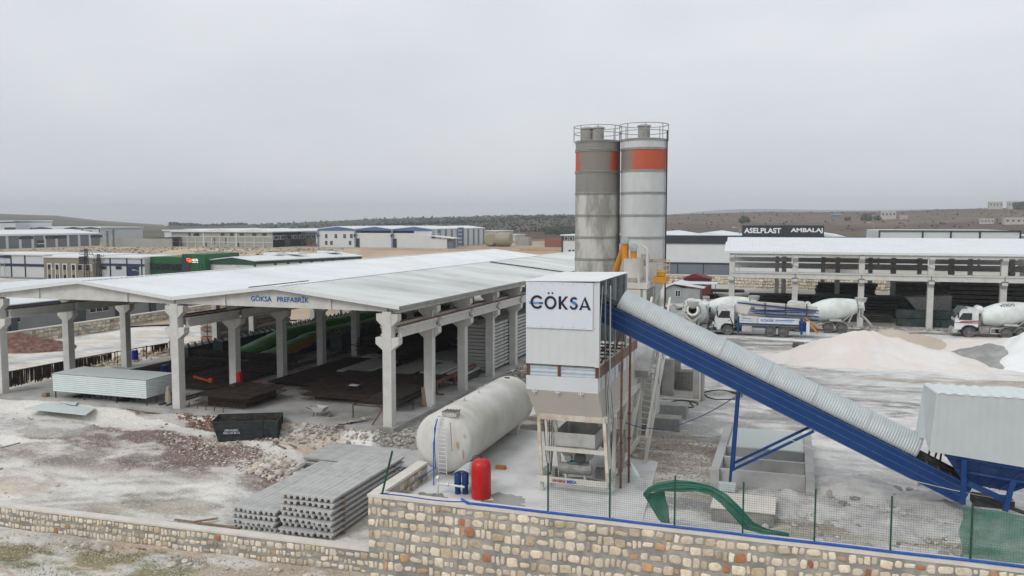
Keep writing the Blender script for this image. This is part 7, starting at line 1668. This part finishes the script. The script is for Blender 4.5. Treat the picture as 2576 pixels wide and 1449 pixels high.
# --- grey factory at far left (long side faces the yard)
UG=-347
t=thing('grey_factory','long blue grey factory with white posts and pale roof at far left','factory',(UG,300,0)); v0=190; v1=Up(251,610,UG).y; ze=Up(120,590.3,UG).z
MB().box(UG-40,UG,v0,v1,-3,ze).build('wall',greyw,t); MB().prism([(UG+.8,v0,ze-.3),(UG+.8,v0,ze+.5),(UG-20,v0,ze+2.4),(UG-41,v0,ze+.5),(UG-41,v0,ze-.3)],(0,v1-v0,0)).build('roof',roofx,t)
for px in (27,76,123,168,212,254): 
    pass
for cx in (17.5,50.5,82,112.5,142,171,199,226): v=Up(cx,610,UG).y; MB().box(UG,UG+.15,v-.7,v+.7,-3,ze).build('post',wallw,t)
va,vb=Up(92.5,610,UG).y,Up(110,610,UG).y; MB().box(UG,UG+.3,va,vb,-2,Up(100,604.5,UG).z).build('gate',greyd,t); MB().box(UG+.3,UG+.4,va,vb,Up(100,614,UG).z,Up(100,612,UG).z).build('gate_band',flash,t)
for cx in (65,130,150,242): v=Up(cx,592,UG).y; MB().box(UG,UG+.2,v-4,v+4,ze-2,ze-.6).build('vent_window',greyd,t)
t=thing('gabled_white_halls','row of white halls with thin dark gables behind the grey factory','hall',(-420,440,0)); V3=452; X=[Vp(p,590,V3).x for p in (40,80,130,164,208,251)]; ze=zy(200,574,V3)
MB().box(X[0],X[-1],V3,V3+40,-3,ze).build('wall',wallw,t); MB().box(X[0],X[-1]+1,V3+.5,V3+40,ze,zy(100,570.5,V3)).build('roof',roofx,t)
for a,b in ((X[1],X[2]),(X[3],X[4]),(X[4],X[5])): MB().prism([(a,V3-.3,ze-.4),(b,V3-.3,ze-.4),(b,V3-.3,ze),((a+b)/2,V3-.3,zy(200,571,V3)),(a,V3-.3,ze)],(0,.3,0)).build('gable_trim',greyd,t)
for a in X[1:]: MB().box(a-.3,a+.3,V3-.3,V3,-3,ze).build('corner_trim',greyd,t)
for px in (190,222): p=Vp(px,582.5,V3); MB().box(p.x-3.5,p.x+3.5,V3-.2,V3,p.z-1,p.z+.6).build('window_band',greyd,t)
t=thing('white_office','white office block with wide window at the far left edge','office',(-480,440,0)); V4=440; a=[Vp(p,580,V4).x for p in (-60,40)]; MB().box(a[0],a[1],V4,V4+30,-3,zy(20,560,V4)).build('wall',wallw,t); MB().prism([(a[0],V4-1,zy(20,560,V4)),(a[1],V4-1,zy(20,557,V4)),(a[1],V4-1,zy(20,557,V4)+.8),(a[0],V4-1,zy(20,560,V4)+.8)],(0,32,0)).build('roof',roofx,t)
w=MB().box(Vp(12,576,V4).x,Vp(39,576,V4).x,V4-.3,V4,zy(20,579,V4),zy(20,572,V4)).build('window',glass,t)
# --- row of factories at mid left
V5=168
zt=zy(60,642,V5)
t=thing('white_navy_factory','white panelled factory with navy bands at the left edge','factory',(-190,V5,-3)); a=xs(V5,-60,29,64,113,py=670)
MB().box(a[0],a[3],V5,V5+12,-5,zt).build('wall',mat('white panels',(.56,.58,.60),.5),t); MB().box(a[0],a[3],V5-.15,V5,zy(60,670,V5),zy(60,663.5,V5)).build('band',navy,t); MB().box(a[0],a[1],V5-.15,V5,zy(60,650,V5),zt).build('band',navy,t); MB().box(a[0],a[3]+.1,V5-.3,V5,-5,zy(60,697,V5)).build('plinth',slate,t)
MB().box(a[0],a[3]+.3,V5-.4,V5+13,zt,zt+.35).build('roof',roofx,t)
for x_ in a[1:]: MB().box(x_-.12,x_+.12,V5-.2,V5,-4,zt).build('trim',greyd,t)
l=xs(V5-1,1,11,py=670); m=MB()
for x_ in l: m.bar((x_,V5-1,-3),(x_,V5-1,zy(5,652,V5)),.08)
for i in range(14): m.bar((l[0],V5-1,-3+i*.55),(l[1],V5-1,-3+i*.55),.06)
m.build('roof_ladder',galv,t)
t=thing('beige_factory_office','beige rendered office building with white framed tall windows','office',(-180,V5,-3)); a=xs(V5,113.5,238,py=670); zt2=zy(170,648.5,V5)
MB().box(a[0]+.2,a[1],V5-.5,V5+15,-5,zt2).build('wall',beige,t); MB().box(a[0],a[1]+.3,V5-.7,V5+15,zt2,zt2+.35).build('roof',roofx,t); MB().box(a[0],a[1],V5+2,V5+16,zt2+.35,zt2+.7).build('roof',roofx,t)
for px in (125,144.5,163.5,185.5):
    x_=Vp(px,670,V5-.5).x; fr=MB().box(x_-.75,x_+.75,V5-.62,V5-.5,zy(170,705,V5),zy(170,663,V5)).build('window_frame',flash,t)
    o=MB().box(x_-.5,x_+.5,V5-.66,V5-.62,zy(170,700,V5),zy(170,666,V5)).build('frame_infill',beige,t); o.parent=fr
    for y0,y1 in ((678,665.5),(704,691)): q=MB().box(x_-.42,x_+.42,V5-.72,V5-.66,zy(170,y0,V5),zy(170,y1,V5)).build('pane',glass,t); q.parent=fr
x0_,x1_=xs(V5-.5,201,231,py=670); fr=MB().box(x0_,x1_,V5-.62,V5-.5,zy(215,681.5,V5),zy(215,664.5,V5)).build('window_frame',flash,t); q=MB().box(x0_+.2,x1_-.2,V5-.66,V5-.62,zy(215,680.5,V5),zy(215,665.8,V5)).build('frame_infill',beige,t); q.parent=fr
for px in (206,225.5): x_=Vp(px,670,V5).x; q=MB().box(x_-.55,x_+.55,V5-.72,V5-.66,zy(215,679,V5),zy(215,666.5,V5)).build('pane',glass,t); q.parent=fr
t=thing('white_navy_hall','white hall with navy belt between the beige office and green building','hall',(-170,V5,-3)); a=xs(V5+2,238,278,320,357,364,py=670); zt=zy(300,649,V5+2)
MB().box(a[0],a[4],V5+2,V5+14,-5,zt).build('wall',mat('cool white panels',(.50,.53,.56),.5),t); MB().box(a[0],a[4],V5+1.85,V5+2,zy(300,670,V5),zy(300,664.5,V5)).build('band',navy,t); MB().box(a[0]-.3,a[4],V5+1.6,V5+15,zt,zt+.4).build('roof',roofx,t)
for x_ in a[:4]: MB().box(x_-.12,x_+.12,V5+1.8,V5+2,-4,zt).build('trim',greyd,t)
for px in (261,299): winpx(t,px,673.5,V5+2,1.7,.7,frame=greyw,n=1)
x0_,x1_=xs(V5+2,322,349,py=670); MB().box(x0_,x1_,V5+1.8,V5+2,-4,zy(335,671.5,V5)).build('gate',navy,t)
t=thing('green_building','dark green clad building with lit sign box on its entrance tower','building',(-160,V5,-3)); V6=172; a=xs(V6,364,469,526,py=670)
MB().box(a[0],a[1],V6,V6+12,-5,zy(415,646.5,V6)).build('wall',green,t); MB().box(a[1],a[2],V6-1.5,V6+12,-5,zy(500,639,V6)).build('entrance_tower',green,t)
o=MB().box(Vp(366,670,V6).x,Vp(460,670,V6).x,V6-.15,V6,zy(415,679,V6),zy(415,664.5,V6)).build('window_band',glass,t); MB().box(a[0],a[1]-1,V6-.4,V6,zy(415,663,V6),zy(415,662,V6)).build('ledge',green,t); MB().box(a[0],a[1]-1,V6-.4,V6,zy(415,682,V6),zy(415,680.5,V6)).build('ledge',green,t)
MB().box(a[1],a[1]+2.4*1.0,V6-1.7,V6-1.5,-4,zy(500,645,V6)).build('entrance_recess',greyd,t)
so_=mat('lit orange sign',(.8,.12,.02),.5,emit=((1,.16,.03),.7)); sw_=mat('lit white sign',(.9,.9,.9),.5,emit=((1,1,1),.6))
x0_,x1_=xs(V6-1.7,470,482,py=655); za,zb_=zy(475,660,V6-1.7),zy(475,649,V6-1.7)
w_=(x1_-x0_); m=MB(); m.box(x0_,x1_-w_*.25,V6-1.8,V6-1.7,za+.35,zb_); o=m.build('sign_logo',so_,t); m=MB(); m.box(x0_+w_*.35,x1_,V6-1.84,V6-1.72,za,za+.75); m.build('sign_logo',so_,t); MB().box(x0_+w_*.3,x0_+w_*.55,V6-1.86,V6-1.84,za+.55,za+.85).build('sign_logo_gap',greyd,t)
x2_,x3_=xs(V6-1.7,483,498,py=655); text('HiCRi','lettering',sw_,(x2_,V6-1.72,zy(490,656,V6)),(1,0,0),x3_-x2_,zy(490,650,V6)-zy(490,656,V6),t,bold=.03); text('AMBALAJ','lettering',sw_,(x2_,V6-1.72,zy(490,660.5,V6)),(1,0,0),x3_-x2_,.28,t,bold=.03)
for px in (511,519): x_=Vp(px,665,V6).x; MB().box(x_-.1,x_+.1,V6-1.6,V6-1.5,-4,zy(510,663,V6)).build('slot_window',greyd,t)
# --- green trimmed white hall
zt=None
for i in range(200):
    z=-1+i*.05
    if Zp(641,657.5,z).y<173: zt=z; break
FR_=Zp(641,657.5,zt);BR=Zp(908,644.8,zt);FL=Zp(524,655.5,zt); dF=(FR_-FL).normalized(); dS=(BR-FR_); LS=dS.length; dS=dS/LS; WF=(FR_-FL).length; nS=Vector((dS.y,-dS.x,0)); nF=Vector((dF.y,-dF.x,0))
t=thing('green_trim_hall','white hall with green trim and long row of windows','hall',(FR_.x,FR_.y,-3))
Pt=lambda f,s,z: FL+dF*f+dS*s+Vector((0,0,z-zt))
am=Pt(WF*.55,0,zt); za_=zt+ (558-648.5+ (657-558))*(am-Vector((0,0,zt))).length/2100*1.0
m=MB(); m.add([Pt(0,0,-5),Pt(WF,0,-5),Pt(WF,LS,-5),Pt(0,LS,-5),Pt(0,0,zt-.3),Pt(WF,0,zt-.3),Pt(WF,LS,zt-.3),Pt(0,LS,zt-.3)],[(0,1,5,4),(1,2,6,5),(2,3,7,6),(3,0,4,7)]); m.build('wall',mat('hall white',(.55,.58,.59),.5),t)
MB().prism([Pt(0,-.15,zt-.9),Pt(WF,-.15,zt-.9),Pt(WF,-.15,zt),Pt(WF*.55,-.15,za_),Pt(0,-.15,zt)],nF*-.2 if False else dS*.2).build('gable_trim',greend,t)
m=MB()
for a_,b_ in (((-.3,zt),(WF*.55,za_)),((WF*.55,za_),(WF+.5,zt))):
    m.prism([Pt(a_[0],-.5,a_[1]),Pt(b_[0],-.5,b_[1]),Pt(b_[0],-.5,b_[1]+.2),Pt(a_[0],-.5,a_[1]+.2)],dS*(LS+.7))
m.build('roof',roofx,t)
MB().prism([Pt(WF+.02,0,zt-.7),Pt(WF+.2,0,zt-.7),Pt(WF+.2,0,zt-.05),Pt(WF+.02,0,zt-.05)],dS*LS).build('side_trim',greend,t)
sc_=[(641+ (x_-75)*.25 if False else x_) for x_ in (640,691.6,723.6,755,783.6,811,838,863,887,907)]
for px in sc_:
    f=(px-641)/(908-641); r=ray(px,651); # where the sight line meets the side plane
    den=r[0]*nS.x+r[1]*nS.y; k_=(FR_.x*nS.x+FR_.y*nS.y)/den; c=Vector((r[0]*k_,r[1]*k_,0)); MB().prism([c+dS*-.3+Vector((0,0,-4)),c+dS*.3+Vector((0,0,-4)),c+dS*.3+Vector((0,0,zt-.1)),c-dS*.3+Vector((0,0,zt-.1))],nS*.25).build('side_post',greend,t)
for px in (707,738,768,796,823,849,874):
    r=ray(px,651); den=r[0]*nS.x+r[1]*nS.y; k_=(FR_.x*nS.x+FR_.y*nS.y)/den; c=Vector((r[0]*k_,r[1]*k_,0))
    zz=zt-2.7; pr=lambda a0,a1,z0,z1,o0,o1: MB().prism([c+dS*a0+nS*o0+Vector((0,0,z0)),c+dS*a1+nS*o0+Vector((0,0,z0)),c+dS*a1+nS*o0+Vector((0,0,z1)),c+dS*a0+nS*o0+Vector((0,0,z1))],nS*(o1-o0))
    fr=pr(-2.6,2.6,zz,zz+1.6,.01,.1).build('window',wallw,t)
    for j in range(3): q=pr(-2.4+j*1.65,-.95+j*1.65,zz+.15,zz+1.45,.1,.14).build('pane',glass,t); q.parent=fr
for f_,s_ in ((.5,12),(.62,30),(.7,16),(.6,62),(.5,90)):
    c=Pt(WF*f_,min(s_,LS-6),za_+.25); m=MB(); m.prism([c+dF*-2,c+dF*2,c+dF*2+dS*3,c+dF*-2+dS*3],(0,0,.5)); m.build('roof_vent',roofx,t)
# --- terrace wall and earth bank in front of the far factories
stonewall('terrace_retaining_wall','long brown stone retaining wall below the far factories',(-230,340),(-112,344),lambda t:.3,lambda t:-3.4,th=.6,course=(.9,1.2),wd=(.8,2.0),bright=.62)
thingmesh('earth_bank',MB().prism([(-112,343,-3.3),(-112,335,-3.3),(-112,346,.6)],(36,4,0)),mat('orange earth',(.30,.16,.09),.95,0,(.38,.28,.2),.3,.8,.6,1),'raw orange earth bank at the end of the terrace wall','earth bank')
# --- slate building beside the left road
t=thing('slate_factory','slate grey block factory with dark pilasters and white roof beside the left road','factory',(-80,110,-3)); UW=-80.5
zE=Up(0,776,UW).z
MB().box(UW-30,UW,20,101,-3,zE).build('wall',slate,t); MB().box(UW,UW+.25,20,101,zE-.35,zE+.25).build('eave_band',mat('dark eave',(.05,.06,.08),.6),t)
MB().prism([(UW+.4,20,zE+.25),(UW+.4,20,zE+.35),(UW-15,20,zE+1.1),(UW-30,20,zE+.35),(UW-30,20,zE+.25)],(0,81,0)).build('roof',roofw,t)
for cx in (118*.25,(1190)*.25,(1530)*.25,(1845)*.25,2130*.25):
    v=Up(cx,800,UW).y; MB().box(UW,UW+.35,v-.45,v+.45,-3,zE).build('pilaster',mat('dark pilaster',(.07,.08,.09),.7),t)
v=Up(194,800,UW).y; MB().box(UW,UW+.35,v-1,v+1,-3,zE).build('pilaster',MATS['dark pilaster'],t)
for cx,w in ((24,2.4),(248,3.0),(413,1.6)):
    p=Up(cx,796,UW); 
    z_=zE-1.75; fr=MB().box(UW,UW+.12,p.y-w/2,p.y+w/2,z_,z_+.75).build('window',wallw,t)
    for j in range(3): q=MB().box(UW+.12,UW+.16,p.y-w/2+.1+j*w/3,p.y-w/2+(j+1)*w/3-.05,z_+.1,z_+.65).build('pane',glass,t); q.parent=fr
stonewall('roadside_stone_wall','stone wall with pale coping along the white road at left',(-75.6,40),(-75.6,170),lambda t:1.25,lambda t:0,th=.4,course=(.4,.55),wd=(.35,.8))
# --- lattice power poles
def pylon(px,py,v,ptop,label,w=1.0):
    b=Vp(px,py,v); b.z=-3.2; zt=Vp(px,ptop,v).z; t=thing('lattice_pole',label,'power pole',tuple(b),0,'lattice power poles'); m=MB(); h=zt-b.z
    for sx_ in (-1,1):
        for sy_ in (-1,1): m.bar((b.x+sx_*w/2,v+sy_*w/2,b.z),(b.x+sx_*.18,v+sy_*.18,zt),.13)
    n=14
    for i in range(n):
        f=i/n;g=(i+1)/n; a=w/2*(1-f)+.18*f; c=w/2*(1-g)+.18*g; s=1 if i%2 else -1
        for sy_ in (-1,1): m.bar((b.x-s*a,v+sy_*a,b.z+h*f),(b.x+s*c,v+sy_*c,b.z+h*g),.07)
    m.build('lattice_mast',darks,t)
    for z,l in ((zt-.5,1.6),(zt-1.4,1.9),(zt-2.3,1.6)):
        a_=MB().bar((b.x-l,v,z),(b.x+l,v,z),.12).build('cross_arm',darks,t)
        for x_ in (-l+.1,l-.1,-l*.5,l*.5): MB().lathe([(.1,0),(.1,.45)],(b.x+x_,v,z),'Z',6).build('insulator',galvd,t)
    return t
tA=pylon(219,700,150,625,'tall dark lattice power pole before the beige office'); pylon(250,700,153,639,'shorter lattice power pole right of the beige office')
MB().cbox((Vp(209,655,150).x,150,zy(209,655,150)),(1.5,1,1.8)).build('transformer',darks,tA)
pylon(271,615,330,581,'distant thin power pole left of the dark canopy',.8); pylon(286,612,335,577,'distant taller power pole beside the dark canopy',.8)
def lamp2(px,py,v,hpx,l):
    b=Vp(px,py,v); b.z=-3; tz=Vp(px,hpx,v).z; t=thing('street_lamp',l,'street lamp',tuple(b),0,'street lamps'); MB().tube([(b.x,v,-3),(b.x,v,tz)],[.1,.06],6).build('pole',galvd,t); MB().bar((b.x,v,tz),(b.x-1.3,v,tz+.3),.08).build('lamp_arm',galvd,t); MB().cbox((b.x-1.6,v,tz+.32),(.8,.25,.12)).build('lamp_head',flash,t)
lamp2(352,700,150,683,'street lamp before the white navy hall'); lamp2(145,700,146,680,'street lamp before the beige office'); lamp2(604,700,160,671,'street lamp before the green trimmed hall')
# ================= TREES AND FAR VILLAGE
tm=mat('far trees',(.022,.03,.02),.95,0,(.05,.06,.035),.12,.7)
def tuft(m,p,s,k=5):
    for i in range(k):
        c=Vector((p[0]+rnd.uniform(-.5,.5)*s,p[1]+rnd.uniform(-.5,.5)*s,p[2]+s*rnd.uniform(.25,.8))); r=s*rnd.uniform(.28,.5)
        m.add([c+a*r*rnd.uniform(.7,1.15) for a in IV],IF)
def ring(px,r):
    a=math.atan((px-CX)/F); th=a-YA; u=math.sin(th)*r; v=math.cos(th)*r; return u,v,landz(u,v)
m=MB()
for i in range(330):
    px=rnd.uniform(430,640) if i<170 else rnd.uniform(600,960) if i<290 else rnd.uniform(960,1440); r=rnd.uniform(1380,1500); u,v,z=ring(px,r); tuft(m,(u,v,z-1),rnd.uniform(3.5,6.5)*(1 if px<620 else .45),4)
o=m.build('tree_line',tm); tag(o,'dark line of conifers and scrub along the far hill crest','trees',kind='stuff')
m=MB()
for row in range(16):
    for i in range(70):
        r=700+row*38; px=920+i*7.6+row*3; u,v,z=ring(px,r)
        if rnd.random()<.78: tuft(m,(u,v,z-.5),rnd.uniform(1.6,3.4),2)
for i in range(420):
    r=rnd.uniform(700,1480); px=rnd.uniform(1660,2700); u,v,z=ring(px,r); tuft(m,(u,v,z-.5),rnd.uniform(.8,2.4),2)
for i in range(150):
    r=rnd.uniform(640,760); px=rnd.uniform(1370,1450); u,v,z=ring(px,r); tuft(m,(u,v,z-.5),rnd.uniform(2.5,4),3)
for i in range(300):
    r=rnd.uniform(900,1480); px=rnd.uniform(640,1440); u,v,z=ring(px,r); tuft(m,(u,v,z-.5),rnd.uniform(1.5,4),2)
o=m.build('orchard',tm); tag(o,'rows of small orchard trees and scrub on the far fields','orchard',kind='stuff')
hw=mat('far house wall',(.50,.48,.45),.8)
for k_,(px,r,w,h_,l) in enumerate(((2232,950,14,9,'largest white far house on the right hillside'),(2176,960,8,5,'low pale far house left of the largest one'),(2270,940,7,4,'small white shed right of the largest far house'),(2500,1300,16,11,'pale far house on the skyline at right'),(2545,1310,14,11,'second pale far house on the skyline near the right edge'),(2480,800,10,5,'low far farm building near the right edge'),(2552,790,16,6,'long pale farm building at the right edge'),(2100,1000,10,5,'low far house above the dark roof sign'))):
    u,v,z=ring(px,r); z-=1; t=thing('far_house',l,'house',(u,v,z),0,'far houses on the hillside')
    hb=MB().box(u-w/2,u+w/2,v,v+w*.6,z,z+h_).build('house_wall',hw if k_!=7 else mat('bluish far house',(.16,.20,.30),.8),t); MB().box(u-w/2-.4,u+w/2+.4,v-.4,v+w*.6+.4,z+h_,z+h_+.5).build('house_roof',roofx,t)
    for i in range(4): MB().box(u-w/2+w*(i+.3)/4,u-w/2+w*(i+.7)/4,v-.1,v,z+h_*.55,z+h_*.8).build('window',greyd,t)
m=MB()
for px in (2130,2150,2172,2190,2205,2555,2575,2520,2300,1870,1560,1462,2010):
    pass
crn=mat('tree crown',(.028,.04,.024),.95,0,(.06,.07,.04),.5,.7)
for k_,(px,r,s,l) in enumerate(((2176,935,7,'tall dark tree left of the largest far house'),(2205,930,5,'round tree beside the largest far house'),(1450,690,5,'dark tree just left of the stained silo on the slope'),(1418,700,5,'dark tree second left of the stained silo'),(1872,850,7,'lone dark tree right of the grey silo on the slope'),(2556,1250,9,'dark trees clump on the skyline at the right edge'),(2130,940,4,'small tree left of the far houses'))):
    u,v,z=ring(px,r); t=thing('tree',l,'tree',(u,v,z),0,'lone far trees'); MB().tube([(u,v,z-1),(u,v,z+s*.5)],[s*.06,s*.03],6).build('trunk',timber,t); m=MB(); tuft(m,(u,v,z),s,16); m.build('crown',crn,t)
# debris strips on the far yards
rocks('rubble','debris and dumped rubble before the far grey factory',900,lambda:(rnd.uniform(-330,-190),rnd.uniform(270,345)),.12,.7,[(.25,.23,.21),(.42,.38,.33),(.16,.14,.13)],pw=2.5)
rocks('rubble','rocky strip along the top of the terrace wall',600,lambda:(rnd.uniform(-235,-112),rnd.uniform(345,352)),.12,.5,[(.42,.33,.26),(.52,.44,.37)],pw=2)
pile('pale earth mound before the block factory',[(-222,262,5.2,26,14),(-198,268,3.2,22,12)],mat('pale earth',(.50,.40,.29),.95,0,(.38,.30,.22),.1,.7),base=-3,res=1.6,nz_=.5,name='earth_mound',ns=9,cat='earth mound')

# ================= HAZE
hzb=MB().box(-5600,5600,-1600,6300,-13,150).build('haze',mat('haze air',(1,1,1))); hzb['kind']='stuff'
hm_=bpy.data.materials.new('haze volume'); hm_.use_nodes=True; t=hm_.node_tree; t.nodes.clear(); o_=t.nodes.new('ShaderNodeOutputMaterial'); pv=t.nodes.new('ShaderNodeVolumePrincipled'); pv.inputs['Color'].default_value=(.90,.93,.97,1); pv.inputs['Density'].default_value=.00024; t.links.new(pv.outputs[0],o_.inputs['Volume'])
hzb.data.materials.clear(); hzb.data.materials.append(hm_)
